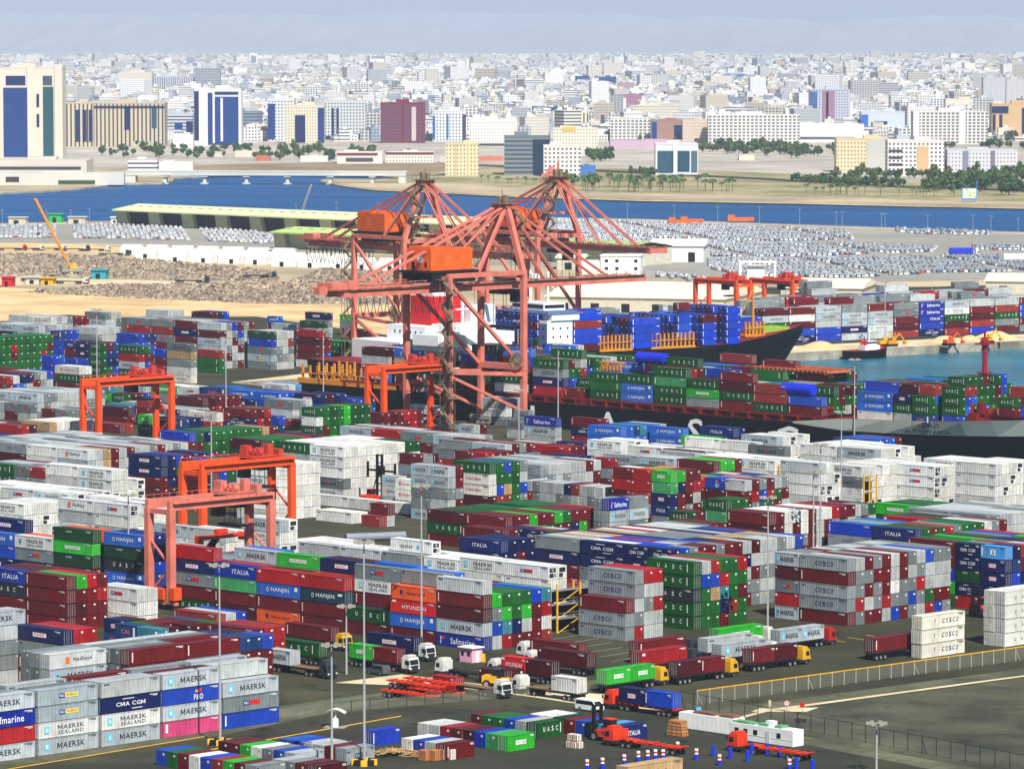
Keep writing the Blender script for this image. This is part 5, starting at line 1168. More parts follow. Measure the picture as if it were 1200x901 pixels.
for (x, yt, yb, s, lab) in ((258,658,872,1,'tall lamp mast on a black and yellow base beside the lower left stacks'), (389,752,906,0,'lamp mast at the white curved canopy on the near verge'), (427,630,896,1,'tall lamp mast on a black and yellow base at the bottom edge'), (494,566,764,0,'lamp mast standing in front of the orange and red stack'), (406,708,790,0,'slim lamp mast beside the bright green truck box'),
        (151,578,700,0,'lamp mast in front of the blue and charcoal column'), (248,482,600,0,'lamp mast left of the white block, behind the orange gantry'), (265,395,500,0,'lamp mast on the open asphalt by the left stacks'), (114,362,485,0,'lamp mast before the long row at the sand field'), (379,385,478,0,'lamp mast beside the stern of the near ship'),
        (654,402,515,0,'lamp mast on the quay before the ship amidships'), (608,456,540,0,'lamp mast beside the near quay crane'), (899.5,580,748,0,'lamp mast between the two big grey and green blocks'), (953,550,660,0,'left lamp mast of the pair before the white reefers'), (961,519,660,0,'right lamp mast of the pair before the white reefers'), (985.5,481,600,0,'lamp mast standing among the white reefers'), (1001,420,530,0,'lamp mast before the blue boxes of the ship bow'), (1027,845,906,0,'short lamp mast at the bottom right fence'), (607,375,470,0,'slim mast behind the cable reel of the crane'), (1037,330,402,0,'lamp mast on the far quay apron')):
    mast(lab, x, yt, yb, s)
# ------------------------------------------------------------ fences, kerbs, painted lines
M_FPOST = paint('fence_post', (176,176,160), 0.6)
def mesh_mat():
    m, n, b = new_mat('chain_link'); b.inputs['Base Color'].default_value = lin((150,150,132))+(1,); b.inputs['Alpha'].default_value = 0.22; b.inputs['Roughness'].default_value = 0.6; return m
M_LINK = mesh_mat()
def fence(label, p0, p1, h, step, rail, postmat=M_FPOST):
    a, c = G(*p0), G(*p1); d = (c-a); L = d.length; d = d/L; n = int(L/step)
    r = thing('chain_link_fence', label, 'fence', (a.x, a.y, 0), math.atan2(d.y, d.x))
    b = MB(); b.add([(0,0,0.1),(n*step,0,0.1),(n*step,0,h),(0,0,h)], [(0,1,2,3)]); b.build('wire_mesh', M_LINK, r)
    for k in range(min(n, 99)+1):
        b = MB(); x = k*step; b.tube((x,0,0),(x,0,h+0.15),0.07,n=6)
        if k % 9 == 0: b.beam((x,0,h*0.8),(x+1.2,0,0),0.09)
        b.build('post', postmat, r)
    b = MB(); b.beam((0,0,h), (n*step,0,h), 0.14 if rail else 0.06); b.build('top_rail', M_YEL if rail else postmat, r)
    return r
fence('chain link fence with a yellow top rail along the truck line at right', (817,826), (1216,771), 2.5, 3.0, True)
fence('tall dark wire fence descending from the yellow railed fence to the bottom right', (798,829), (1230,911), 2.8, 3.4, False, M_DARKV)
fence('green wire fence along the verge below the lower left stacks', (-12,893), (432,828), 2.2, 3.4, False, paint('fence_green', (96,124,92), 0.6))
fence('wire fence between the near road and the low rows at the bottom', (390,836), (720,806), 1.8, 3.6, False, M_DARKV)
def strip(name, pts, z, mat): return sheet(name, pts, z, mat)
strip('verge', [(-20,886),(262,841),(470,808),(470,818),(262,861),(-20,905)], 0.05, M_VERGE)
strip('service_road', [(-20,912),(262,868),(470,826),(560,832),(700,826),(800,834),(1010,880),(1010,925),(-20,940)], 0.055, M_ROAD)
strip('verge', [(812,835),(1216,781),(1216,789),(900,831),(845,845)], 0.05, M_VERGE)
strip('road_kerb', [(845,845.5),(900,831.5),(1216,789.5),(1216,791),(900,834),(852,847)], 0.12, M_QSAND)
strip('near_road', [(856,848),(900,835),(1216,791.5),(1216,925),(1120,900),(1000,876)], 0.06, M_OLIVE)
strip('verge', [(800,836),(1216,914),(1216,926),(790,842)], 0.065, M_VERGE)
strip('painted_line', [(235,880.0),(470,838.6),(470,839.4),(235,881.0)], 0.07, M_STRY)
strip('painted_line', [(-20,905.8),(240,862.6),(240,863.2),(-20,906.6)], 0.07, M_STRY)
strip('sandy_lane', [(392,800),(540,806),(620,816),(700,828),(760,842),(800,838),(730,815),(600,806),(470,790)], 0.05, M_QSAND)
strip('gravel_patch', [(890,830),(960,829),(945,834),(880,834)], 0.08, M_QSAND)
for k in range(9): y = 744+5.2*k; strip('painted_line', [(632+14*k, y), (632+14*k+42, y-6.6), (632+14*k+42, y-6.3), (632+14*k, y+0.3)], 0.075, M_POLE)
for k in range(6): strip('painted_line', [(905+22*k, 757-2.6*k), (925+22*k, 760.2-2.6*k), (925+22*k, 760.5-2.6*k), (905+22*k, 757.3-2.6*k)], 0.075, M_STRY)
# near-field concrete hardstand lanes
for k, (y, w) in enumerate(((756,2.2),(768,1.4))): strip('painted_line', [(600,y),(680,y+12),(680,y+12+w*0.3),(600,y+w*0.3)], 0.05, M_VERGE)
# ------------------------------------------------------------ reefer racks with their yellow frames
def rack(label, px, py, L, h, n):
    c = G(px, py); r = thing('reefer_rack', label, 'rack', (c.x, c.y, 0), D(-45))
    for k in range(n+1):
        for x in (0.0, 1.8):
            b = MB(); y = L*k/n; b.box(x-0.14, x+0.14, y-0.14, y+0.14, 0, h); b.build('post', M_YEL, r)
    for z in [2.7*i for i in range(1, int(h/2.7)+1)]:
        b = MB(); b.box(-0.14, 1.94, 0, L, z-0.1, z); b.beam((1.9, 0, z+1.1), (1.9, L, z+1.1), 0.08); b.beam((1.9, 0, z+0.6), (1.9, L, z+0.6), 0.06); b.build('platform', M_GALV, r)
    for k in range(n):
        b = MB()
        for i in range(int(h/2.7)): b.beam((1.85, L*k/n, 2.7*i), (1.85, L*(k+1)/n, 2.7*(i+1)), 0.12)
        b.build('brace', M_YEL, r)
    for k in range(n):
        for i in range(int(h/2.7)):
            b = MB(); y0, y1 = L*k/n+0.5, L*(k+1)/n-0.3; b.box(-0.5, 0.1, y0, y1, 2.7*i+0.3, 2.7*i+2.3); b.build('fan_unit', M_DARK, r)
rack('yellow steel reefer rack with dark fan units at the end of the white row, centre', 645, 741, 12.5, 9.4, 2)
for px, py, lab in ((913,590,'yellow rack tower between white reefers, left one'), (1012,603,'yellow rack tower beside the dark grey lettered reefer'), (1129,605,'yellow rack tower between white reefers near the right edge')): rack(lab, px, py, 2.6, 9.6, 1)
# long grey pipes on the ground
for k, (px, py) in enumerate(((428,634),(452,633))):
    c = G(px, py); o = thing('steel_pipe', ('left', 'right')[k]+' big grey pipe lying behind the flat white boxes', 'pipe', (c.x, c.y, 0), D(20)); b = MB(); b.tube((-4.6,0,0.95),(4.6,0,0.95),0.95,n=18); b.build('pipe_shell', paint('pipe_grey', (128,134,146), 0.5), o)

# a man and small signs on the verge patch beyond the fence
def person(label, px, py, head):
    c = G(px, py); r = thing('person', label, 'person', (c.x, c.y, 0), D(head))
    J = [(0,0,0.98),(0,0.02,1.25),(0,0.02,1.46),(0,0.0,1.58),(0,-0.02,1.72), (0.11,0,0.92),(0.13,-0.03,0.5),(0.13,0.02,0.08),(0.13,-0.14,0.05), (-0.11,0,0.92),(-0.14,0.05,0.5),(-0.14,0.1,0.08),(-0.14,-0.06,0.05), (0.2,0.02,1.43),(0.27,0.04,1.15),(0.26,-0.1,0.92),(0.26,-0.14,0.83), (-0.2,0.02,1.43),(-0.28,0.05,1.15),(-0.27,-0.06,0.92),(-0.27,-0.1,0.83)]
    E = [(0,1),(1,2),(2,3),(3,4),(0,5),(5,6),(6,7),(7,8),(0,9),(9,10),(10,11),(11,12),(2,13),(13,14),(14,15),(15,16),(2,17),(17,18),(18,19),(19,20)]
    rad = [.15,.14,.14,.06,.11,.10,.07,.05,.05,.10,.07,.05,.05,.07,.05,.04,.04,.07,.05,.04,.04]
    me = bpy.data.meshes.new('body'); me.from_pydata(J, E, []); me.materials.append(paint('work_clothes', (196,186,160), 0.8))
    o = link('body', me, r); sk = o.modifiers.new('skin', 'SKIN'); sb = o.modifiers.new('smooth', 'SUBSURF'); sb.levels = 1; sb.render_levels = 1
    for k, q in enumerate(rad): me.skin_vertices[0].data[k].radius = (q, q*0.85)
    me.skin_vertices[0].data[0].use_root = True
    b = MB(); b.tube((0,-0.02,1.74),(0,-0.02,1.86),0.12,0.05,n=10); b.build('hair', M_BLK, r)
    b = MB(); b.tube((0,0,0.55),(0,0,1.0),0.19,0.17,n=10); b.build('trousers', paint('dark_trousers', (44,46,52), 0.8), r) if False else None
person('lone person in pale work clothes standing on the sandy patch beyond the fences', 902, 831, 200)
def sign(label, px, py, h, w, hh, mat, shape='box'):
    c = G(px, py); r = thing('road_sign', label, 'sign', (c.x, c.y, 0), D(-10)); b = MB(); b.tube((0,0,0),(0,0,h),0.05,n=6); b.build('post', M_GALV, r)
    b = MB()
    if shape == 'disc': b.tube((0,-0.07,h),(0,-0.04,h),w/2,n=18)
    else: b.box(-w/2, w/2, -0.09, -0.05, h-hh/2, h+hh/2)
    b.build('plate', mat, r)
M_PKSIGN = paint('sign_pink', (226,170,176), 0.5)
sign('round pale pink road sign beside the lone person', 922, 834, 1.5, 0.9, 0.9, M_PKSIGN, 'disc'); sign('round red road sign, right one on the sandy patch', 940, 836, 1.5, 0.9, 0.9, M_FUN, 'disc')
sign('black square board on the tall wire fence at the bottom right', 938, 853, 1.3, 1.9, 0.7, M_BLK); sign('small light blue board on the fence beside the blue truck', 819, 840, 1.3, 0.8, 0.9, paint('board_blue', (90,180,230), 0.5))
# ------------------------------------------------------------ beyond the quays: sheds, tents, rubble, car parks
M_RFG = paint('shed_roof_green', (214,222,168), 0.7, var=0.08, scale=0.05)
M_RFG2 = paint('shed_roof_bright_green', (176,204,120), 0.7, var=0.1, scale=0.05)
M_SHW = paint('shed_wall', (186,186,150), 0.7, var=0.15)
M_TENT = paint('tent_white', (226,226,220), 0.7, var=0.08, scale=0.1)
M_SHEDR = paint('pale_shed_roof', (222,214,192), 0.7, var=0.08, scale=0.03)
M_SHEDW = paint('pale_shed_wall', (190,186,170), 0.7)
def portal_shed(name, label, p0, L, depth, h, rise, bay, roof, rz=-math.pi/4, overhang=4.0, wall=None):
    """long shed: local x along the front, y into the depth; slanted piers between dark openings"""
    c = G(*p0); r = thing(name, label, 'warehouse', (c.x, c.y, 0), rz)
    b = MB(); b.add([(0,-overhang,h),(L,-overhang,h),(L,depth*0.5,h+rise),(0,depth*0.5,h+rise),(L,depth,h),(0,depth,h),(0,-overhang,h-0.8),(L,-overhang,h-0.8),(L,depth,h-0.8),(0,depth,h-0.8)], [(0,1,2,3),(3,2,4,5),(6,7,1,0),(5,4,8,9),(6,9,8,7)]); rf = b.build('roof', roof, r)
    b = MB()
    for k in range(int(L/9)): b = MB(); b.box(9*k+2, 9*k+6, depth*0.22, depth*0.28, h+rise*0.5, h+rise*0.5+0.9); b.build('skylight', M_SHEDW, rf)
    b = MB(); n = int(L/bay)
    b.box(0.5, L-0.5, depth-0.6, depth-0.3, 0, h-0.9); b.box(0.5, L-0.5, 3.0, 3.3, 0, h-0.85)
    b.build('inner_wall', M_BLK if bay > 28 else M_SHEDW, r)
    for k in range(n+1):
        x = bay*k; w = bay*0.36; b = MB()
        b.add([(x+0.2,0,0),(x+w,0,0),(x+w*0.75,0,h-0.9),(x+0.2-w*0.15,0,h-0.9),(x+0.2,2.8,0),(x+w,2.8,0),(x+w*0.75,2.8,h-0.9),(x+0.2-w*0.15,2.8,h-0.9)], [(0,1,2,3),(1,5,6,2),(5,4,7,6),(4,0,3,7),(3,2,6,7)]); b.build('pier', wall or M_SHW, r)
    b = MB(); b.box(-0.2, 0.2, 0, depth-0.8, 0, h-0.9); b.box(L-0.2, L+0.2, 0, depth-0.8, 0, h-0.9); b.build('gable_wall', M_SHEDW, r)
    return r
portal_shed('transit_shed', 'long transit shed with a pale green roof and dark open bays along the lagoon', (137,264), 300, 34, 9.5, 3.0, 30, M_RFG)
portal_shed('transit_shed', 'lower transit shed with a bright green roof edge behind the cranes', (322,291), 262, 30, 9.0, 2.2, 26, M_RFG2)
def plain_shed(label, x0, x1, y, h, depth, rz, roof=M_SHEDR, wall=M_SHEDW, name='storage_shed'):
    a = G(x0, y); w = (x1-x0)*a.y/FPX/ max(0.3, math.cos(rz)-a.x/a.y*math.sin(rz)) if False else (x1-x0)*a.y/FPX/max(0.4, math.cos(rz)); r = thing(name, label, 'shed', (a.x, a.y, 0), rz)
    b = MB(); b.box(0, w, 0, depth, 0, h); wl = b.build('wall', wall, r)
    b = MB(); b.add([(-0.8,-0.8,h+0.02),(w+0.8,-0.8,h+0.02),(w+0.8,depth/2,h+depth*0.07),(-0.8,depth/2,h+depth*0.07),(w+0.8,depth+0.8,h+0.02),(-0.8,depth+0.8,h+0.02)], [(0,1,2,3),(3,2,4,5),(0,3,5),(1,4,2)]); b.build('roof', roof, r)
    for k in range(max(2, int(w/14)) if w > 20 else 1): q = min(6+13*k, w*0.3+13*k); b = MB(); b.box(q, q+min(3.5, w*0.3), -0.08, 0.0, 0, h*0.62); b.build('doorway', M_BLK, wl)
    return r
plain_shed('wide pale roofed shed behind the left orange gantry of the far quay', 640, 845, 366, 6.5, 70, -0.30)
plain_shed('long flat cream shed behind the far stacks, right of the gantries', 915, 1008, 351, 5, 46, -0.22)
plain_shed('flat cream shed at the right edge behind the far stacks', 1155, 1225, 343, 5, 40, -0.2)
plain_shed('big white shed right of the crane boom tips, before the parked cars', 762, 824, 307, 8, 40, -0.12, M_TENT, M_TENT)
plain_shed('grey shed under the crane boom, left of the white office block', 652, 684, 316, 5.5, 24, -0.1)
c = G(682, 321); r = thing('office_block', 'white two storey office block with small windows under the crane boom tips', 'office', (c.x, c.y, 0), -0.12)
b = MB(); b.box(0, 15, 0, 14, 0, 6); b.box(9, 28, -1, 14, 0, 8.6); wl = b.build('wall', M_TENT, r)
for x in (11, 16, 25):
    for z in (2, 5.6): b = MB(); b.box(x, x+1.6, -1.08, -1.0, z, z+1.4); b.build('window', M_GLASS, wl)
b = MB(); b.box(8.6, 28.4, -1.4, 14.4, 8.6, 9.0); b.build('roof', M_TENT, r)
# white storage tents, four rows
i = 0
_tents = []
for row, (xa, ya, xb, yb, n) in enumerate(((152,298.5,330,303,7),(170,303,400,310,9),(205,307,455,315.5,9),(330,312.5,486,318.5,6))):
    for k in range(n):
        x = xa+(xb-xa)*k/(n-1); y = ya+(yb-ya)*k/(n-1); c = G(x, y)
        o = thing('storage_tent', f"white storage tent, {('first','second','third','fourth','fifth','sixth','seventh','eighth','ninth')[k]} from the left in the {('back','second','third','front')[row]} row", 'tent', (c.x, c.y, 0), -0.34, 'white storage tents behind the rubble')
        b = MB(); prof = [(0,0),(0,3.0),(3.5,5.2),(7,3.0),(7,0)]; b.extr(prof, 'x', -5.6, 5.6)
        b.build('canvas', M_TENT, o)
        b = MB(); b.box(-1.0+0.8*(k % 3), 1.0+0.8*(k % 3), -0.12, 0.0, 0, 2.3); b.build('doorway', M_BLK, o)
# rubble fields
def rubble(poly, n, s0, s1, seed, mats):
    rr = random.Random(seed); P = [tuple(G(*p).xy) for p in poly]; xs = [p[0] for p in P]; ys = [p[1] for p in P]; b = MB(); k = 0
    pr = [lin(c) for c in mats]
    while k < n:
        x, y = rr.uniform(min(xs), max(xs)), rr.uniform(min(ys), max(ys))
        if not inside((x, y), P): continue
        k += 1; s = rr.uniform(s0, s1)*rr.uniform(0.6, 1.3); h = s*rr.uniform(0.3, 0.75); kk = rr.uniform(0.7, 1.2); b.col = tuple(v*kk for v in rr.choice(pr)); a = rr.uniform(0, 6.28)
        pts = [(x+s*math.cos(a+t)*rr.uniform(.6,1), y+s*math.sin(a+t)*rr.uniform(.6,1)) for t in (0, 1.4, 2.7, 4.2)]
        c = (x+rr.uniform(-.3,.3)*s, y+rr.uniform(-.3,.3)*s, h); e = (x+rr.uniform(-.5,.5)*s, y+rr.uniform(-.5,.5)*s, h*rr.uniform(.5,.9))
        b.add([(p[0], p[1], -0.1) for p in pts]+[c, e], [(0,1,4),(1,2,4),(2,5,4),(2,3,5),(3,4,5),(3,0,4)])
    return b
M_ROCK = attr_mat('rubble_rock', rough=0.9, var=0.2)
RK = [(142,126,108),(120,108,94),(158,142,122),(104,94,84),(166,152,130),(134,114,98)]
for poly, n, s in (([(-60,298),(80,297.5),(150,303),(240,309),(322,318),(330,331),(150,327),(-60,322)], 4200, 1), ([(25,343),(120,334),(330,330.5),(400,338),(480,344),(480,357),(300,356),(140,349)], 3600, 2), ([(640,336),(720,330),(810,333),(835,346),(720,352),(640,350)], 1500, 3), ([(380,314),(470,320),(485,342),(400,336),(340,330)], 1500, 4)):
    tag(rubble(poly, n, 0.8, 1.9, s, RK).build('rubble', M_ROCK, color=True), kind='stuff')
# car parks
CARC = [(232,232,232)]*8+[(190,194,196)]*4+[(120,126,132)]*3+[(44,48,54)]*1+[(150,30,34),(50,70,120),(196,186,160)]
M_CARG = paint('car_glass', (84,94,104), 0.3, var=0)
M_CARP = attr_mat('car_paint', objcol=True, rough=0.3, var=0); M_CARS = attr_mat('car_paint_rows', rough=0.3, var=0)
def car_geo():
    return [(-2.2,-0.9,0.3),(2.2,-0.9,0.3),(2.2,0.9,0.3),(-2.2,0.9,0.3),(-2.2,-0.9,0.95),(2.2,-0.9,0.85),(2.2,0.9,0.85),(-2.2,0.9,0.95),(-1.9,-0.75,1.5),(0.4,-0.75,1.5),(0.4,0.75,1.5),(-1.9,0.75,1.5),(-2.15,-0.86,0.96),(1.2,-0.86,0.9),(1.2,0.86,0.9),(-2.15,0.86,0.96)], \
           [((0,1,5,4),0),((1,2,6,5),0),((2,3,7,6),0),((3,0,4,7),0),((4,5,6,7),0),((8,9,10,11),0),((12,13,9,8),1),((13,14,10,9),1),((14,15,11,10),1),((15,12,8,11),1)]
cv, cf = car_geo(); b = MB(); 
for f, m in cf: b.f.append(f); b.m.append(m); b.c.append((0,0,0))
b.v = cv; CARM = b.mesh('parked_car', [M_CARP, M_CARG])
cars = []
def car_area(poly, dirx, sx, sy, fill, seed, aisle=3):
    rr = random.Random(seed); P = [tuple(G(*p).xy) for p in poly]; ca, sa = math.cos(dirx), math.sin(dirx)
    us = [x*ca+y*sa for x, y in P]; vs = [-x*sa+y*ca for x, y in P]; u = min(us); ku = 0
    while u < max(us):
        v = min(vs); kv = 0
        while v < max(vs):
            x, y = u*ca-v*sa, u*sa+v*ca
            if inside((x, y), P) and rr.random() < fill: cars.append((x+rr.uniform(-.2,.2), y+rr.uniform(-.2,.2), dirx+math.pi/2+rr.uniform(-.03,.03), rr.choice(CARC)))
            v += sy; kv += 1
            if kv % (aisle*2) == 0: v += 6
        u += sx; ku += 1
        if ku % 24 == 0: u += 9
for poly, d_, f, s in (([(640,257),(760,261),(900,266.5),(990,271),(1000,281),(900,283),(760,279),(640,272)], 0.2, 0.93, 1), ([(640,273.5),(760,280.5),(900,284.5),(1000,286),(1100,290),(1090,296),(960,300),(850,302),(700,290),(640,284)], 0.2, 0.9, 2),
        ([(830,303),(960,301.5),(1040,302),(1110,300),(1260,302),(1260,318),(1100,320),(1000,326),(880,324),(830,316)], 0.2, 0.95, 3), ([(1140,288.5),(1260,290),(1260,294),(1140,293)], 0.2, 0.8, 4), ([(1050,268),(1160,272),(1160,276),(1050,274)], 0.2, 0.5, 5),
        ([(770,321),(850,328),(1000,331),(1000,334),(840,333),(770,326)], 0.2, 0.5, 6), ([(-60,266),(135,263.5),(300,272),(326,280),(320,286),(190,281),(60,279),(-60,278)], 0.1, 0.75, 7), ([(420,260),(560,262),(640,268),(640,280),(520,272),(420,268)], 0.2, 0.8, 8)):
    car_area(poly, d_, 2.7, 5.6, f, s)
cars.sort(key=lambda c: c[1])
CAR_FRONT = cars[:300]
for x, y, a, col in CAR_FRONT:
    o = link('parked_car', CARM, None, (x, y, 0), a); o.color = lin(col)+(1,)
    tone = 'white' if min(col) > 200 else 'silver' if min(col) > 160 else 'grey' if min(col) > 100 else 'dark' if max(col) < 80 else 'red' if col[0] > 140 and col[1] < 60 else 'blue' if col[2] > 100 else 'beige'
    tag(o, f'{tone} car parked in the nearest rows of the car park beyond the harbour', 'car', f'{tone} cars in the nearest rows of the car park')
V = np.array(cv); n = len(cars)-300; A = np.array([c[2] for c in cars[300:]]); XY_ = np.array([(c[0], c[1]) for c in cars[300:]])
ca, sa = np.cos(A)[:, None], np.sin(A)[:, None]
vx = XY_[:, :1]+V[:, 0]*ca-V[:, 1]*sa; vy = XY_[:, 1:]+V[:, 0]*sa+V[:, 1]*ca; vz = np.repeat(V[None, :, 2], n, 0)
verts = np.stack([vx, vy, vz], 2).reshape(-1, 3)
F = np.array([f for f, m in cf]); faces = (np.arange(n)[:, None, None]*len(cv)+F[None]).reshape(-1, 4)
me = bpy.data.meshes.new('parked_cars'); me.from_pydata(verts.tolist(), [], faces.tolist()); me.materials.append(M_CARS); me.materials.append(M_CARG)
me.polygons.foreach_set('material_index', [m for f, m in cf]*n); face_colors(me, [lin(c[3]) for c in cars[300:] for _ in cf]); me.update()
tag(link('parked_cars', me), kind='stuff')
# orange machines and the coach among the cars
for k, (px, py, L, mt, lab) in enumerate(((797,264,14,M_ORNG2,'orange machine parked at the back of the car park, left one'), (811,263,14,M_ORNG2,'orange machine parked at the back of the car park, middle one'), (868,261,16,M_ORNG2,'orange machine parked at the shore end of the car park, right one'))):
    c = G(px, py); r = thing('parked_machine', lab, 'machine', (c.x, c.y, 0), 0.1); b = MB(); b.box(-L/2, L/2, -1.6, 1.6, 1.0, 3.2); b.box(-L/2, -L/2+4, -1.5, 1.5, 3.2, 4.6); b.build('body', mt, r)
    for x in (-L/2+2, L/2-2):
        for s in (-1, 1): wheel(r, x, s*1.5, 0.8, 2)
for px, py, col, lab in ((1126,300,'dark','dark blue container truck driving behind the parked cars'), (1190,307,'white','white long truck at the right edge of the car park')):
    truck(lab, px, py, 5, 'white', [], skel=False)
    c = G(px, py); o = thing('box_body', lab.replace('truck', 'box on the truck').replace(' driving', ''), 'box', (c.x, c.y, 1.5), D(5)); b = MB(); b.box(-6.2, 6.1, -1.22, 1.22, 0, 2.7); b.build('panel', M_BTANK if col == 'dark' else M_WHTP, o)
# sheds, trucks and plant on the left
for k, (px, py, hd, cab, lab) in enumerate(((10,294,0,'red','red cab truck, leftmost of the row parked above the rubble'), (30,294,0,'white','white cab truck, second in the row parked above the rubble'), (56,294,0,'white','white cab truck, third in the row parked above the rubble'), (84,294.5,0,'dark','dark truck, fourth in the row parked above the rubble'), (108,295,0,'white','white cab truck at the right end of the row above the rubble'), (80,333,-10,'white','white truck on the haul road between the rubble fields'), (40,330,-10,'dark','dark truck on the haul road left of the white one'), (221,332,-8,'dark','dark truck alone on the haul road'), (300,326,-8,'dark','dark green truck at the right end of the haul road'), (130,300,0,'dark','dark truck near the first white tent'))):
    truck(lab, px, py, hd, cab)
for k, (x0, x1, y, h, mt, lab) in enumerate(((107,124,327,4,paint('shed_teal', (50,150,160), 0.6),'small teal hut by the haul road'), (57,72,261,5,paint('shed_green', (40,170,90), 0.6),'green topped hut on the lagoon shore'), (10,30,263,4,M_SHEDW,'grey hut on the lagoon shore, far left'), (80,100,262.5,4,M_SHEDW,'grey hut on the lagoon shore right of the green one'), (130,139,263,4,M_TENT,'white hut at the corner of the green roofed shed'), (2,14,336,4,M_FUN,'red cabin at the left edge by the sand field'), (48,62,334,3,CABC['yellow'],'yellow box by the haul road'), (30,46,333,3,M_SHEDW,'grey box by the haul road'), (300,345,302,4,M_SHEDW,'long grey roofed stall behind the tents'))):
    plain_shed(lab, x0, x1, y, h, 8, -0.1, mt, mt, 'hut')
c = G(84, 321); r = thing('mobile_crane', 'mobile crane with a long raised yellow orange boom over the rubble', 'crane', (c.x, c.y, 0), D(200))
b = MB(); b.box(-5, 5, -1.5, 1.5, 1.0, 2.4); b.build('carrier', M_GREYM, r)
b = MB(); b.box(-2.6, 1.2, -1.4, 1.4, 2.4, 4.4); b.build('upper_works', CABC['yellow'], r)
b = MB(); L = 36.0; dx, dz = 16.5, 32.0
for e in ((-.6,-.6),(.6,-.6),(-.6,.6),(.6,.6)): b.beam((1+e[0]*0.6, e[1], 4), (1+dx+e[0]*0.6, e[1], 4+dz), 0.34)
for k in range(14): t, u = k/14, (k+1)/14; b.beam((1+dx*t, -.6, 4+dz*t), (1+dx*u, .6, 4+dz*u), 0.2); b.beam((1+dx*t, .6, 4+dz*t), (1+dx*u, -.6, 4+dz*u), 0.2)
b.build('boom', paint('boom_orange', (226,150,50), 0.6), r)
b = MB(); b.tube((1+dx, 0, 4+dz), (1+dx-1.5, 0, 20), 0.12, n=5); b.box(dx-1, dx+0.2, -0.5, 0.5, 18.6, 20); b.build('hoist_rope', M_ROPE, r)
for x in (-3.6, -1.5, 1.5, 3.6):
    for s in (-1, 1): wheel(r, x, s*1.4, 0.6, 1.6)
c = G(349, 268); r = thing('lattice_crane', 'thin grey crane jib leaning in front of the pale green shed', 'crane', (c.x, c.y, 0), 0); b = MB(); b.box(-3, 3, -2, 2, 0, 3.6); b.build('cabin', M_GREYM, r)
b = MB(); [b.beam((e, f, 3), (8+e*0.5, f*0.5, 26), 0.3) for e in (-.7,.7) for f in (-.7,.7)]; [b.beam((8*k/10-.6, 0, 3+23*k/10), (8*(k+1)/10+.6, 0, 3+23*(k+1)/10), 0.25) for k in range(10)]; b.build('jib', M_GREYM, r)
# quay apron: sand heaps, excavators, red truck, white frame
def heap(label, px, py, w, h, seed, mat=M_PALE):
    c = G(px, py); rr = random.Random(seed); b = MB(); n = 16; vs = [(0, 0, h)]
    for ring, (rw, rh) in enumerate(((0.3, 0.82), (0.65, 0.42), (1.0, 0.0))):
        for k in range(n): t = 2*math.pi*k/n; q = rr.uniform(0.85, 1.15); vs.append((math.cos(t)*w/2*rw*q, math.sin(t)*w/2*0.6*rw*q, h*rh*rr.uniform(0.85, 1.15)-0.1))
    fs = [(0, 1+k, 1+(k+1) % n) for k in range(n)]
    for g in range(2): fs += [(1+g*n+k, 1+(g+1)*n+k, 1+(g+1)*n+(k+1) % n, 1+g*n+(k+1) % n) for k in range(n)]
    b.add(vs, fs); o = b.build('sand_heap', mat, None, (c.x, c.y, 0.05), 0, smooth=True); tag(o, label, 'sand heap')
heap('long sand heap on the quay just right of the ship bow', 962, 408, 17, 2.6, 1); heap('sand heap on the quay left of the excavator', 1108, 401, 14, 2.4, 2); heap('sand heap on the quay behind the yellow excavator', 1166, 397, 18, 3.0, 3); heap('low sand heap between the other heaps on the quay', 1138, 399, 14, 2.0, 4)
def excavator(label, px, py, mat):
    c = G(px, py); r = thing('excavator', label, 'excavator', (c.x, c.y, 0), D(30)); b = MB(); b.box(-1.8, 1.6, -1.3, 1.3, 1.0, 2.2); b.box(-0.2, 1.5, -1.2, 0, 2.2, 3.3); b.build('body', mat, r)
    b = MB(); b.beam((1.2, 0.6, 1.8), (4.2, 0.6, 4.6), 0.5); b.beam((4.2, 0.6, 4.6), (6.6, 0.6, 1.6), 0.4); b.box(6.1, 7.2, -0.1, 1.3, 0.6, 1.6); b.build('arm', mat, r)
    b = MB(); [b.box(-2.1, 2.1, s*1.2-0.35, s*1.2+0.35, 0, 0.95) for s in (-1, 1)]; b.build('track', M_BLK, r)
excavator('yellow excavator by the sand heaps on the far quay', 1157, 402, CABC['yellow']); excavator('orange excavator on the far quay wall', 1112, 405, M_ORNG); excavator('yellow plant beside the tug on the quay', 1034, 406, CABC['yellow']); excavator('second yellow plant beside the tug', 1044, 406, M_LASH)
truck('red cab flatbed truck passing behind the ship bow on the far quay', 956, 398, -148, 'red')
c = G(888, 331); r = thing('portal_frame', 'white portal frame standing behind the two orange gantries', 'frame', (c.x, c.y, 0), -0.1); b = MB(); [b.box(x-0.5, x+0.5, -0.5, 0.5, 0, 9) for x in (-8, 8)]; b.box(-8.5, 8.5, -0.5, 0.5, 9, 10); b.build('frame', M_TENT, r); b = MB(); b.box(-5, 3, 2, 12, 0, 7.5); b.build('cabin', M_TENT, r)
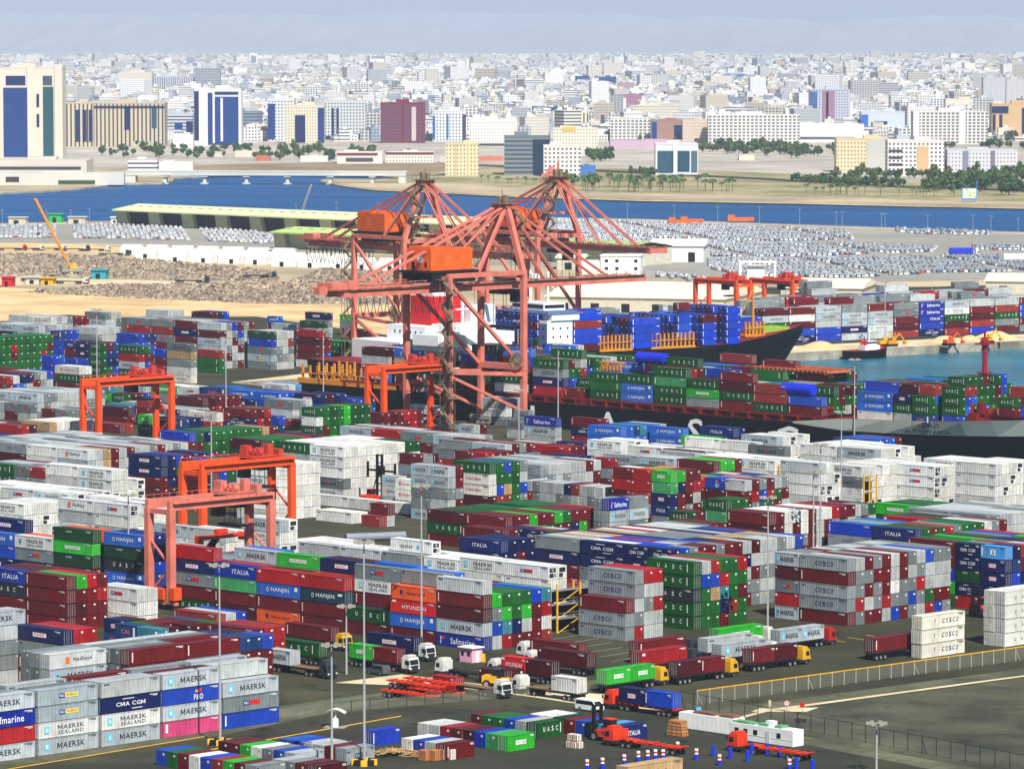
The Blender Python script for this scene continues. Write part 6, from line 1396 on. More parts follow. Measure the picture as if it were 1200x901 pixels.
# thin poles
for k, (px, yt, yb) in enumerate(((3,246,263),(55,246,262),(83,246,262),(105,245,261),(347,240,253),(394,237,254),(443,237,255),(497,237,256),(676,237,256),(735,238,258),(790,240,259),(841,242,261),(890,243,263),(937,245,264),(980,248,266),(987,248,267),(1033,250,268),(1037,250,269),(1087,252,271),(1140,252,273),(1161,253,306),(1193,256,275),(2,296,319),(48,300,322),(131,301,329),(166,308,334),(202,310,332),(262,303,330),(1102,275,300),(1037,280,303),(948,305,330),(1000,318,340),(1058,318,345),(1092,318,345),(1143,315,342),(1175,312,340))):
    b_ = 'lagoon shore' if yb < 276 and px > 600 else 'shore of the left compound' if yb < 276 else 'rubble fields' if px < 300 else 'car park edge'
    n_ = sum(1 for q in list(range(k)) if True)
    mast(f'thin pole on the {b_}, number {k+1} counting from the upper left' if False else f'thin pale lamp pole rising at the {b_}', px, yt, yb, False, False)['group'] = f'thin lamp poles along the {b_}'
# ------------------------------------------------------------ city beyond the lagoon
def facade(name, bay, flr, u0, u1, v0, v1, glass, mode='grid', rough=0.6):
    m, n, b = new_mat(name)
    uv = n.nodes.new('ShaderNodeUVMap'); sp = n.nodes.new('ShaderNodeSeparateXYZ'); n.links.new(uv.outputs[0], sp.inputs[0])
    def inrange(out, period, lo, hi):
        d = n.nodes.new('ShaderNodeMath'); d.operation = 'DIVIDE'; d.inputs[1].default_value = period; n.links.new(out, d.inputs[0])
        f = n.nodes.new('ShaderNodeMath'); f.operation = 'FRACT'; n.links.new(d.outputs[0], f.inputs[0])
        a = n.nodes.new('ShaderNodeMath'); a.operation = 'GREATER_THAN'; a.inputs[1].default_value = lo; n.links.new(f.outputs[0], a.inputs[0])
        c = n.nodes.new('ShaderNodeMath'); c.operation = 'LESS_THAN'; c.inputs[1].default_value = hi; n.links.new(f.outputs[0], c.inputs[0])
        x = n.nodes.new('ShaderNodeMath'); x.operation = 'MULTIPLY'; n.links.new(a.outputs[0], x.inputs[0]); n.links.new(c.outputs[0], x.inputs[1]); return x.outputs[0]
    U = inrange(sp.outputs[0], bay, u0, u1); Vv = inrange(sp.outputs[1], flr, v0, v1)
    if mode == 'band': w = Vv
    elif mode == 'vert': w = U
    else:
        x = n.nodes.new('ShaderNodeMath'); x.operation = 'MULTIPLY'; n.links.new(U, x.inputs[0]); n.links.new(Vv, x.inputs[1]); w = x.outputs[0]
    at = n.nodes.new('ShaderNodeAttribute'); at.attribute_name = 'Col'
    mx = n.nodes.new('ShaderNodeMix'); mx.data_type = 'RGBA'; n.links.new(w, mx.inputs[0]); n.links.new(at.outputs['Color'], mx.inputs[6]); mx.inputs[7].default_value = lin(glass)+(1,)
    n.links.new(mx.outputs[2], b.inputs['Base Color']); b.inputs['Roughness'].default_value = rough
    return m
FAC = {'grid': facade('facade_windows', 3.4, 3.4, .22, .72, .28, .74, (58,66,80)), 'band': facade('facade_bands', 3.4, 3.6, 0, 1, .38, .78, (48,56,74), 'band'), 'vert': facade('facade_fins', 4.2, 3.4, .40, .78, 0, 1, (58,54,52), 'vert'),
       'balc': facade('facade_balconies', 4.4, 3.3, .12, .78, .30, .92, (86,88,92)), 'fine': facade('facade_small_windows', 2.8, 3.2, .3, .66, .34, .72, (74,80,92)), 'plain': attr_mat('facade_plain', rough=0.7, var=0.06, scale=0.05),
       'glass': facade('facade_blue_glass', 3.0, 3.6, .04, .96, .06, .94, (22,48,104), rough=0.25)}
M_ROOFT = attr_mat('roof_top', rough=0.85, var=0.15, scale=0.06)
FACS = [FAC['grid'], FAC['band'], FAC['vert'], FAC['balc'], FAC['fine'], FAC['plain'], FAC['glass'], M_ROOFT]; FKEY = {'grid':0,'band':1,'vert':2,'balc':3,'fine':4,'plain':5,'glass':6}
class Bld:
    """boxes with walls in metres for the window pattern; many may share one mesh"""
    def __init__(s): s.v = []; s.f = []; s.u = []; s.c = []; s.m = []
    def box(s, x, y, w, d, h, rz, col, style, z0=0.0, roof=None):
        ca, sa = math.cos(rz), math.sin(rz); o = len(s.v)
        P = [(-w/2,-d/2),(w/2,-d/2),(w/2,d/2),(-w/2,d/2)]; Q = [(x+a*ca-b*sa, y+a*sa+b*ca) for a, b in P]
        s.v += [(q[0], q[1], z0) for q in Q]+[(q[0], q[1], z0+h) for q in Q]
        for k, L in enumerate((w, d, w, d)):
            j = (k+1) % 4; s.f.append((o+k, o+j, o+4+j, o+4+k)); s.u += [(0,0),(L,0),(L,h),(0,h)]; s.c.append(col); s.m.append(FKEY[style])
        s.f.append((o+4, o+5, o+6, o+7)); s.u += [(0,0),(w,0),(w,d),(0,d)]; s.c.append(roof or tuple(min(0.8, v*0.85+0.04) for v in col)); s.m.append(7)
    def mesh(s, name):
        me = bpy.data.meshes.new(name); me.from_pydata(s.v, [], s.f)
        for m in FACS: me.materials.append(m)
        me.polygons.foreach_set('material_index', s.m)
        uv = me.uv_layers.new(name='UVMap'); uv.data.foreach_set('uv', np.array(s.u, np.float32).ravel()); face_colors(me, s.c); me.update(); return me
LAND = []
def building(label, x0, x1, yt, yb, style, rgb, depth=22, rz=0.0, name='office_building', parts=(), cat='building'):
    """landmark by its pixel outline; parts: (kind, fx0, fx1, fz0, fz1, colour or style) on the front, fractions of width and height"""
    xc = (x0+x1)/2; c = G(xc, yb); s = c.y/FPX; w = (x1-x0)*s; h = (yb-yt)*s
    if rz: w = max(4, (w-depth*abs(math.sin(rz)))/math.cos(rz))
    col = tuple(v*0.84 for v in lin(rgb)); b = Bld(); b.box(0, 0, w, depth, h, 0, col, style)
    o = thing(name, label, cat, (c.x, c.y+depth/2*0.9, 0), rz)
    link('wall', b.mesh('wall'), o)
    rr = random.Random(int(x0*7+yb))
    r = Bld(); r.box(rr.uniform(-.2,.2)*w, 0, w*0.3, depth*0.4, min(4.5, h*0.14), 0, col, 'plain', h); link('penthouse', r.mesh('penthouse'), o)
    if h > 18:
        m = MB(); m.col = tuple(v*0.92 for v in col); t = 0.5
        m.box(-w/2-0.15, w/2+0.15, -depth/2-0.15, -depth/2+t, h+0.02, h+1.2); m.box(-w/2-0.15, w/2+0.15, depth/2-t, depth/2+0.15, h+0.02, h+1.2); m.box(-w/2-0.15, -w/2+t, -depth/2+t, depth/2-t, h+0.02, h+1.2); m.box(w/2-t, w/2+0.15, -depth/2+t, depth/2-t, h+0.02, h+1.2)
        m.build('parapet', FAC['plain'], o, color=True)
    for k, f0, f1, g0, g1, cc in parts:
        m = MB(); m.col = tuple(v*0.84 for v in lin(cc)); th = 0.6 if k != 'fin' else 1.4
        m.box(-w/2+f0*w, -w/2+f1*w, -depth/2-th, -depth/2-0.02, g0*h, g1*h)
        m.build({'glass': 'glass_front', 'panel': 'wall_panel', 'fin': 'stone_fin', 'band': 'window_band'}[k], FAC['plain'] if k in ('panel', 'fin') else M_CGLASS, o, color=True)
    LAND.append((c.x, c.y, max(w, depth)/2, label, xc, yb))
    return o
M_CGLASS = attr_mat('curtain_glass', rough=0.2, var=0.15, scale=0.08)
BLU, DBL, CRM = (26,62,128), (22,40,92), (222,206,170)
building('tall cream tower with big blue glass front at the far left edge', -2, 74, 81, 187, 'plain', (220,212,194), 34, 0.0, 'tower', [('glass',.09,.46,.03,.79,BLU),('glass',.13,.43,.82,.92,DBL),('glass',.70,.86,.02,.80,(34,84,92)),('glass',.70,.84,.82,.92,(70,80,100)),('glass',.60,.64,.58,.72,DBL),('glass',.60,.64,.36,.5,DBL),('fin',.46,.56,0,1.06,(222,214,198)),('fin',.88,1.0,0,1.05,(220,212,194))])
building('low white podium with a row of dark windows at the foot of the cream tower', -10, 102, 188, 211, 'plain', (214,208,196), 60, 0.0, 'podium_building', [('band',.03,.94,.55,.68,(70,70,80)),('panel',.0,1.0,.2,.26,(240,236,226))])
building('long white low wall building stepping down to the lagoon at far left', -10, 145, 203, 217, 'plain', (216,212,202), 30, 0.05, 'low_building', [('band',.1,.2,.3,.7,(70,64,60)),('band',.5,.78,.1,.4,(60,84,50))])
building('beige office with tall arched dark windows right of the cream tower', 76, 110, 122, 172, 'vert', (206,194,168), 30, 0.0, 'office_building', [('glass',.4,.54,.12,.86,DBL),('glass',.62,.76,.12,.86,DBL),('glass',.84,.97,.12,.86,DBL)])
building('long beige finned office with a dark roof edge left of the blue glass tower', 111, 193, 122, 172, 'vert', (202,188,162), 40, 0.0, 'office_building', [('band',.0,1.0,.90,.95,(40,52,90)),('glass',.43,.51,.40,.92,DBL),('glass',.82,.89,.44,.92,(40,84,96)),('panel',.55,.80,.0,.12,(212,196,160))])
building('dark blue glass tower with white side slabs', 228, 283, 106, 171, 'plain', (226,228,226), 26, 0.0, 'tower', [('glass',.0,.10,.1,.98,DBL),('glass',.29,.39,.02,.95,BLU),('glass',.44,.94,.02,.88,BLU),('glass',.44,.94,.92,.97,DBL),('fin',.56,.61,.08,.86,(230,230,228)),('fin',.10,.28,0,1.04,(236,236,232))])
building('grey banded tower just behind the blue glass tower', 227, 258, 81, 112, 'band', (176,180,186), 30, 0.0, 'tower')
building('white apartment block with beige balconies on the skyline left', 139, 178, 86, 116, 'fine', (222,214,196), 30)
building('long blue grey apartment slab on the skyline left', 176, 228, 91, 112, 'vert', (196,200,212), 30)
building('white office with a blue glass corner behind the cream fronted one', 314, 345, 117, 166, 'grid', (226,228,226), 26, 0.0, 'office_building', [('glass',.0,.27,.06,.9,BLU)])
building('cream office with a tall dark blue glass centre', 334, 380, 125, 168, 'fine', (226,214,188), 26, 0.0, 'office_building', [('glass',.26,.52,.02,.76,DBL),('glass',.84,1.0,.0,.96,BLU)])
building('grey white office with dark vertical glass strips left of the maroon block', 380, 428, 119, 164, 'grid', (206,210,210), 28, 0.0, 'office_building', [('glass',.18,.24,.12,.82,DBL),('glass',.30,.36,.12,.82,DBL),('glass',.02,.5,.0,.1,DBL),('glass',.72,.98,.02,.16,(30,60,90))])
building('maroon banded office block with one pale vertical strip', 446, 498, 122, 168, 'band', (124,36,60), 30, 0.0, 'office_building', [('panel',.70,.80,.06,.92,(206,190,190)),('panel',.48,.52,0,1.0,(120,30,56))])
building('white office with blue vertical strips right of the maroon block', 507, 546, 131, 166, 'grid', (226,230,232), 26, 0.0, 'office_building', [('glass',.0,.08,.1,.85,(60,110,170)),('glass',.42,.48,.1,.9,(60,110,170)),('glass',.9,1.0,0,.9,(70,70,90))])
building('white hotel with rows of small windows and an arcade, centre', 550, 606, 141, 172, 'fine', (234,232,222), 26, 0.0, 'hotel', [('band',.0,1.0,.04,.12,(70,66,64))])
building('pale yellow apartment block standing alone near the lagoon', 522, 561, 170, 206, 'fine', (226,212,170), 24, 0.0, 'apartment_block', [('panel',.3,.34,.0,1,(222,200,140)),('panel',.66,.70,.0,1,(222,200,140))])
building('dark grey banded office with a glass corner above the right crane', 591, 645, 161, 205, 'band', (120,132,140), 30, -0.0, 'office_building', [('glass',.62,.98,.0,.94,(30,54,74))])
building('white block beside the dark grey office', 637, 680, 172, 207, 'grid', (234,230,220), 22, 0.0, 'apartment_block')
building('cream hotel with a golden rooftop behind the white block', 648, 700, 152, 182, 'fine', (230,222,200), 30, 0.0, 'hotel', [('panel',.2,.5,.94,1.1,(226,188,90))])
building('modern white and glass office by the open lot, right of centre', 768, 818, 170, 205, 'plain', (226,230,232), 26, 0.0, 'office_building', [('glass',.05,.42,.08,.8,(50,90,110)),('glass',.52,.80,.12,.8,(40,80,100)),('panel',.40,.5,0,1.08,(236,238,238)),('band',.84,.98,.1,.8,(90,110,120))])
building('brown office with curved blue glass centre right', 763, 804, 142, 167, 'plain', (166,130,112), 26, 0.0, 'office_building', [('glass',.02,.16,.1,.95,BLU),('glass',.66,.88,.05,.8,DBL)])
building('white apartment block left of the brown office', 715, 762, 139, 166, 'balc', (232,230,224), 24, 0.0, 'apartment_block')
building('cream apartment block with a flat roof behind the white one', 740, 796, 125, 146, 'grid', (226,218,196), 26, 0.0, 'apartment_block')
building('long white hotel with regular windows right of the brown office', 830, 937, 136, 169, 'balc', (234,230,224), 26, 0.0, 'hotel')
building('pink beige apartment block at the left end of the long white hotel', 800, 832, 142, 168, 'fine', (222,200,180), 24, 0.0, 'apartment_block')
building('tall blue grey tower with a mauve middle strip, right', 949, 996, 106, 151, 'grid', (196,200,216), 30, 0.0, 'tower', [('glass',.0,.18,.0,.96,(70,100,150)),('panel',.30,.62,.04,.98,(160,120,150)),('glass',.40,.46,.05,.95,(60,60,90))])
building('yellow beige apartment block with a grey side facing the lagoon', 980, 1042, 164, 202, 'fine', (224,206,166), 26, 0.0, 'apartment_block', [('panel',.58,1.0,0,1,(196,196,190))])
building('white apartment block with a tan balcony strip beside the yellow beige one', 1040, 1106, 166, 206, 'grid', (230,226,218), 26, 0.0, 'apartment_block', [('panel',.52,.72,.06,.86,(214,176,130)),('band',.02,.26,.1,.16,(70,60,70)),('band',.02,.26,.3,.36,(70,60,70)),('band',.02,.26,.5,.56,(70,60,70)),('band',.02,.26,.7,.76,(70,60,70))])
building('big white balcony hotel on the right', 1070, 1157, 132, 169, 'balc', (226,224,216), 30, 0.0, 'hotel', [('panel',.0,.08,0,1.02,(232,230,224)),('panel',.62,.70,0,1.0,(232,230,224))])
building('grey white low block behind the lagoon trees at right', 1110, 1192, 177, 206, 'fine', (208,208,212), 26, 0.0, 'apartment_block', [('panel',.22,.30,0,1,(130,134,150)),('panel',.62,.68,0,1,(120,120,130))])
building('tan tower with dark blue stripes at the right edge', 1162, 1206, 123, 161, 'plain', (214,178,130), 28, 0.0, 'tower', [('glass',.02,.1,.0,.7,DBL),('glass',.2,.28,.0,.7,DBL),('glass',.0,.44,.74,.95,DBL),('glass',.8,.98,0,.9,DBL)])
building('tall grey apartment tower on the skyline at the right, left one', 1152, 1178, 92, 129, 'fine', (198,200,204), 26, 0.0, 'tower')
building('tall grey apartment tower on the skyline at the right edge', 1179, 1206, 94, 129, 'fine', (204,202,200), 26, 0.0, 'tower')
building('blue glass low office with a round corner, right of the mauve tower', 1009, 1060, 132, 158, 'plain', (206,214,224), 30, 0.0, 'office_building', [('glass',.0,.16,.0,.9,(60,110,190)),('glass',.3,.6,.1,.6,DBL)])
building('long white shopping hall in front of the mauve tower', 898, 1012, 147, 167, 'plain', (236,234,228), 60, 0.0, 'shopping_hall', [('band',.0,.9,.2,.32,(90,90,100))])
building('cream low hall behind the big balcony hotel', 1108, 1152, 117, 132, 'plain', (228,220,200), 40, 0.0, 'hall')
building('left of two dark blue glass slabs on the mid skyline', 674, 691, 90, 104, 'glass', (40,70,140), 26, 0.0, 'office_building')
building('right of two dark blue glass slabs on the mid skyline', 702, 722, 91, 108, 'glass', (40,70,140), 26, 0.0, 'office_building')
building('mauve pink block behind the cream hotel', 725, 752, 112, 128, 'fine', (170,110,140), 26, 0.0, 'apartment_block')
building('light mauve apartment block on the mid skyline', 724, 743, 98, 112, 'grid', (190,150,170), 24, 0.0, 'apartment_block')
building('bright blue roofed hall on the skyline right of centre', 848, 876, 88, 98, 'plain', (60,110,190), 40, 0.0, 'hall')
building('blue arched glass hall behind the cream hotel', 641, 661, 126, 138, 'glass', (60,110,170), 24, 0.0, 'hall')
building('cream bank block with deep dark strips, centre right', 648, 690, 133, 156, 'vert', (226,216,186), 26, 0.0, 'office_building')
building('white low house with a maroon roof line, left of the lagoon park', 395, 448, 178, 192, 'plain', (232,228,220), 20, 0.0, 'low_building', [('band',.0,.9,.72,.9,(130,50,60)),('band',.2,.8,.2,.5,(90,84,84))])
building('long white low house with a maroon roof line below the maroon block', 452, 508, 178, 191, 'fine', (234,228,214), 20, 0.0, 'low_building', [('band',.0,1,.78,.95,(120,50,60))])
building('white stepped building at the left end of the bridge', 150, 184, 187, 205, 'band', (232,232,228), 24, 0.0, 'low_building')
building('round white hall by the left bridge end', 183, 226, 190, 201, 'plain', (230,226,216), 24, 0.0, 'hall')
building('white villa at the foot of the blue glass tower, left', 203, 226, 158, 174, 'plain', (236,234,228), 20, 0.0, 'villa')
building('grey blue office with round corner left of the blue glass tower', 196, 226, 134, 162, 'band', (196,204,212), 24, 0.0, 'office_building', [('glass',.3,.6,.1,.65,BLU),('glass',.75,1,.05,.7,DBL)])
building('white and purple low mall before the lagoon trees', 715, 800, 165, 174, 'plain', (196,170,190), 50, 0.0, 'shopping_hall')
building('small blue shed beside the salmon mosque', 680, 698, 194, 205, 'plain', (70,120,190), 14, 0.0, 'shed')
for k_, (bx0, bx1, byt, byb, bc) in enumerate(((240,262,178,184,(206,200,188)),(275,300,177,184,(214,206,190)),(300,316,183,189,(190,110,90)),(352,384,183,190,(222,218,210)),(515,540,183,190,(200,196,186)),(560,590,184,189,(204,120,100)))): building(('grey low pavilion left of the lagoon road','beige low pavilion behind the bridge','small rust roofed house above the bridge','white low house left of the maroon roofed one','grey low house behind the pale yellow block','orange roofed low hall right of the pale yellow block')[k_], bx0, bx1, byt, byb, 'plain', bc, 18, 0.0, 'low_building')
building('yellow sandstone villa with arches at the lagoon park', 866, 884, 182, 188, 'plain', (226,214,190), 20, 0.0, 'villa')
# salmon mosque and domes, billboards, masts
def px_m(px, py): c = G(px, py); return c, c.y/FPX
c, s = px_m(648, 213); r = thing('small_mosque', 'salmon red small mosque with a thin spire behind the highest crane apex', 'mosque', (c.x, c.y, 0)); M_SALM = paint('salmon_stone', (196,110,100), 0.7)
b = MB(); b.box(-9, 9, -6, 6, 0, 6); b.box(-5, 3, -4, 4, 6, 9); b.build('wall', M_SALM, r)
b = MB(); b.tube((4, 0, 6), (4, 0, 15), 1.2, 0.9, n=8); b.tube((4, 0, 15), (4, 0, 19), 0.9, 0.05, n=8); b.build('minaret', M_SALM, r)
b = MB()
for k in range(5): t0, t1 = k*0.314, (k+1)*0.314; b.tube((-1, 0, 9+3*math.sin(t0)), (-1, 0, 9+3*math.sin(t1)), 3.2*math.cos(t0), 3.2*math.cos(t1)+0.01, n=14)
b.build('dome', M_SALM, r)
def dome(label, px, py, rad, h0):
    c = G(px, py); r = thing('domed_hall', label, 'mosque', (c.x, c.y, 0)); b = MB(); b.box(-rad*1.2, rad*1.2, -rad*1.2, rad*1.2, 0, h0); b.build('wall', M_TENT, r)
    b = MB()
    for k in range(7): t0, t1 = k*math.pi/14, (k+1)*math.pi/14; b.tube((0,0,h0+rad*math.sin(t0)), (0,0,h0+rad*math.sin(t1)), rad*math.cos(t0), rad*math.cos(t1)+0.02, n=20)
    b.build('dome', M_TENT, r)
dome('white dome rising behind the cream fronted office', 308, 124, 10, 8); dome('pink white dome on the mid skyline', 541, 108, 15, 8)
c, s = px_m(1136, 237); r = thing('billboard', 'billboard with a green and white picture in a blue frame on the lagoon shore', 'billboard', (c.x, c.y, 0)); 
b = MB(); b.box(-5.2, 5.2, -0.2, 0.2, 1.6, 9.6); [b.box(x-0.3, x+0.3, -0.2, 0.2, 0, 1.6) for x in (-4, 4)]; b.box(4.9, 5.3, -0.2, 0.2, 9.6, 15); b.build('frame', paint('billboard_blue', (60,120,210), 0.5), r)
b = MB(); rr = random.Random(8)
b.col = lin((206,226,180)); b.box(-4.6, 4.6, -0.3, -0.22, 2.6, 9.2)
for k in range(14): b.col = lin(rr.choice([(60,140,60),(240,240,230),(120,180,90)])); x, z = rr.uniform(-4.2, 3.4), rr.uniform(2.8, 8.2); b.box(x, x+rr.uniform(.5,1.4), -0.34, -0.301-0.001*k, z, z+rr.uniform(.5,1.2))
b.build('picture', FAC['plain'], r, color=True)
c, s = px_m(1171, 208); r = thing('billboard', 'small blue and green board behind the lagoon trees at the right' if False else 'white and teal hoarding on the open lot right of the glass office', 'hoarding', G(1184, 196).to_tuple()); b = MB(); b.box(-7, 7, -0.2, 0.2, 0.6, 5); b.build('board', paint('hoarding_teal', (90,200,196), 0.5), r); b = MB(); [b.box(x-0.2, x+0.2, -0.2, 0.2, 0, 0.6) for x in (-5, 0, 5)]; b.build('post', M_GREYM, r)
for px, yt, yb, lab in ((1146,75,112,'lattice radio mast on the skyline at the right'), (211,54,100,'slender white minaret on the far skyline, left'), (353,111,125,'thin mast on the roof line left of the grey office')):
    c, s = px_m(px, yb); h = (yb-yt)*s; r = thing('radio_mast', lab, 'mast', (c.x, c.y, 0)); b = MB(); b.tube((0,0,0),(0,0,h),h*0.022,h*0.006,n=6); b.build('shaft', M_SHEDW, r); b = MB(); b.tube((0,0,h*0.62),(0,0,h*0.66),h*0.04,n=8); b.build('gallery', M_SHEDW, r)
c = G(492, 217); plain_shed('small red roofed hut on the far lagoon shore', 486, 499, 217, 3, 6, 0, M_FUN, M_SHEDW, 'hut')
# bridge
a, e = G(148, 213.5), G(476, 214.5); d = e-a; L = d.length; rz = math.atan2(d.y, d.x); r = thing('road_bridge', 'long low grey road bridge on slender piers over the lagoon', 'bridge', (a.x, a.y, 0), rz)
M_BRI = paint('bridge_concrete', (196,198,190), 0.8, var=0.1, scale=0.05)
b = MB(); b.box(0, L, -5, 5, 5.4, 8.2); b.build('deck', M_BRI, r)
for s in (-1, 1): b = MB(); b.box(0, L, s*5-0.2, s*5+0.2, 8.21, 9.1); b.build('parapet', M_BRI, r)
for px in (194, 241, 290, 338, 388, 437):
    x = (px-148)/(476-148)*L; b = MB(); b.box(x-1.3, x+1.3, -3, 3, -3, 4.2); b.box(x-2.6, x+2.6, -4.5, 4.5, 4.2, 5.39); b.box(x-3, x+3, -4.6, 4.6, -3, -0.3); b.build('pier', M_BRI, r)
for px0, px1 in ((148,160),(468,476)): x0, x1 = [(p-148)/(476-148)*L for p in (px0, px1)]; b = MB(); b.box(x0, x1, -5.5, 5.5, -2, 4.9); b.build('abutment', M_BRI, r)
# the mass of the city
RC = random.Random(21)
TONE = [((236,234,228),'white'),((228,222,208),'off-white'),((226,218,202),'cream'),((206,206,204),'pale grey'),((238,238,236),'bright white'),((214,202,182),'beige'),((186,190,196),'grey'),((204,176,160),'pinkish'),((170,150,160),'mauve'),((150,162,184),'blue grey')]
TW = [11,8,3.5,6,11,2,4,0.8,0.4,1.4]
def clear_of(x, y, rad):
    return all((x-l[0])**2+(y-l[1])**2 > (rad+l[2])**2 for l in LAND)
cand = []
tries = 0
while len(cand) < 230 and tries < 20000:
    tries += 1
    Z = 3950+3600*RC.random()**1.4; X = RC.uniform(-0.118, 0.118)*Z; px, py, _ = PX((X, Y_ := Z, 0)) if False else PX((X, Z, 0))
    if py > 170 and px > 640 and RC.random() < 0.85: continue
    if py > 167: continue
    w, d = RC.uniform(16, 38), RC.uniform(14, 26); h = RC.choice((10, 13, 13, 16, 16, 20, 24, 30))*RC.uniform(0.9, 1.1)
    if not clear_of(X, Z, max(w, d)*0.55): continue
    # keep landmarks in view: nothing tall right in front of them
    if any(abs(px-l[4]) < (l[2]+w/2)/Z*FPX and Z < l[1] and l[1]-Z < 300 for l in LAND): continue
    LAND.append((X, Z, max(w, d)*0.5, None, px, py)); cand.append((X, Z, w, d, h, px, py))
named = [l for l in LAND if l[3]]
used = {}
ORDW = ['nearest','second nearest','third nearest','fourth nearest','fifth nearest','sixth nearest','seventh nearest','eighth nearest','ninth nearest','tenth nearest','eleventh nearest','twelfth nearest']
SHORTN = {}
for l in named:
    SHORTN[l[3]] = l[3]
def short(lab):
    w = lab.split(); cut = []
    for q in w:
        if q in ('right','left','behind','beside','at','near','by','of','stepping','before','above','below','in','on','just','standing','facing','and') and len(cut) >= 2: break
        cut.append(q)
    while cut and cut[-1] in ('with','a','the','and'): cut.pop()
    return ' '.join(cut[:5])
for X, Z, w, d, h, px, py in cand:
    (rgb, tn), = RC.choices(TONE, TW); rgb = tuple(int(v*0.9) for v in rgb); st_ = RC.choice(('grid','grid','fine','balc','band','fine','plain'))
    k = RC.uniform(0.9, 1.05); col = tuple(v*k for v in lin(rgb)); rz = RC.uniform(-0.5, 0.5)
    b = Bld(); b.box(0, 0, w, d, h, 0, col, st_)
    near = min(named, key=lambda l: ((l[4]-px)/1.0)**2+((l[5]-py)*3)**2)
    dx, dy = px-near[4], near[5]-py
    rel = ('left of' if dx < 0 else 'right of') if abs(dx) > abs(dy)*1.2 else ('behind' if dy > 0 else 'in front of')
    size = 'tall' if h > 22 else 'low' if h < 12 else 'mid-rise'
    key = (size, tn, near[3], rel); used.setdefault(key, []).append((abs(dx)+abs(dy), X, Z, w, d, h, rz, b, st_, col))
for (size, tn, nm, rel), lst in used.items():
    lst.sort(key=lambda q: q[0])
    for k, (dd, X, Z, w, d, h, rz, b, st_, col) in enumerate(lst):
        lab = f"{size} {tn} flat-roofed building {rel} the {short(nm)}" if len(lst) == 1 else f"{size} {tn} flat-roofed building, {ORDW[k]} {rel} the {short(nm)}"
        o = link('city_building', b.mesh('city_building'), None, (X, Z, 0), rz); tag(o, ' '.join(lab.split()[:16]), 'building', 'buildings of the city beyond the lagoon')
        r = Bld(); q = random.Random(int(X*10)); r.box(q.uniform(-.25,.25)*w, q.uniform(-.2,.2)*d, w*0.25, d*0.3, 3.0, 0, col, 'plain', h); link('stair_house', r.mesh('stair_house'), o)
mass = Bld(); nb = 0
def scatter(z0, z1, n, smin, smax, hs, wmax=0.125):
    global nb
    for _ in range(n):
        Z = math.sqrt(RC.uniform(z0*z0, z1*z1)); X = RC.uniform(-wmax, wmax)*Z
        if Z < 7600 and not clear_of(X, Z, smax*0.45): continue
        px, py, _d = PX((X, Z, 0))
        if py > 166: continue
        (rgb, tn), = RC.choices(TONE, TW); k = RC.uniform(0.68, 0.95); col = tuple(v*k for v in lin(rgb)); w, d = RC.uniform(smin, smax), RC.uniform(smin, smax)*0.8; h = RC.choice(hs)*RC.uniform(0.85, 1.15); rz = RC.choice((0.1, 0.1+1.57, 0.45, -0.3))+RC.uniform(-.05,.05)
        mass.box(X, Z, w, d, h, rz, col, RC.choice(('grid','fine','balc','plain','band','grid')))
        if RC.random() < 0.6: mass.box(X+RC.uniform(-.2,.2)*w, Z+RC.uniform(-.2,.2)*d, w*0.3, d*0.3, 2.8, rz, col, 'plain', h)
scatter(4000, 7000, 5200, 8, 19, (5, 7, 8, 10, 12, 14)); scatter(7000, 12000, 9500, 11, 26, (7, 9, 11, 13, 16, 20)); scatter(12000, 23000, 13000, 16, 38, (8, 10, 13, 16, 22)); scatter(7000, 20000, 260, 24, 50, (28, 34, 42))
tag(link('distant_city', mass.mesh('distant_city')), kind='stuff')
# ------------------------------------------------------------ trees
M_BARK = paint('bark', (110,90,70), 0.9)
M_LEAF = [ground_mat('leaves_'+n_, c_, 0.35, 0.6, 0.3, 1.6) for n_, c_ in (('dark', (56,86,40)), ('olive', (86,102,54)), ('palm', (72,98,50)))]
def crown_mesh(seed, mat, n=190, rx=3.6, rz=2.8, z0=4.6, leaf=0.9):
    rr = random.Random(seed); b = MB(); cl = [(rr.gauss(0, rx*0.45), rr.gauss(0, rx*0.45), z0+rr.gauss(0, rz*0.4)) for _ in range(7)]
    for k in range(n):
        c = rr.choice(cl); v = Vector((rr.gauss(0,1), rr.gauss(0,1), rr.gauss(0,1))).normalized()*rr.uniform(0.6, 1.0)*rx*0.48
        p = Vector(c)+v; a = Vector((rr.gauss(0,1), rr.gauss(0,1), rr.gauss(0,.6))).normalized()*leaf*rr.uniform(.6,1.2); q = a.cross(Vector((rr.gauss(0,1), rr.gauss(0,1), rr.gauss(0,1)))).normalized()*leaf*rr.uniform(.5,1)
        b.add([p-a-q*0.3, p+a*0.2-q, p+a+q*0.3, p-a*0.2+q], [(0,1,2,3)])
    return b.mesh('crown', mat)
def trunk_mesh(h, r0):
    b = MB(); b.tube((0,0,0),(0,0,h),r0,r0*0.5,n=6)
    for k in range(4): t = k*1.6; b.tube((0,0,h*0.75),(math.cos(t)*1.4,math.sin(t)*1.4,h*1.25),r0*0.4,r0*0.15,n=5)
    return b.mesh('trunk', M_BARK)
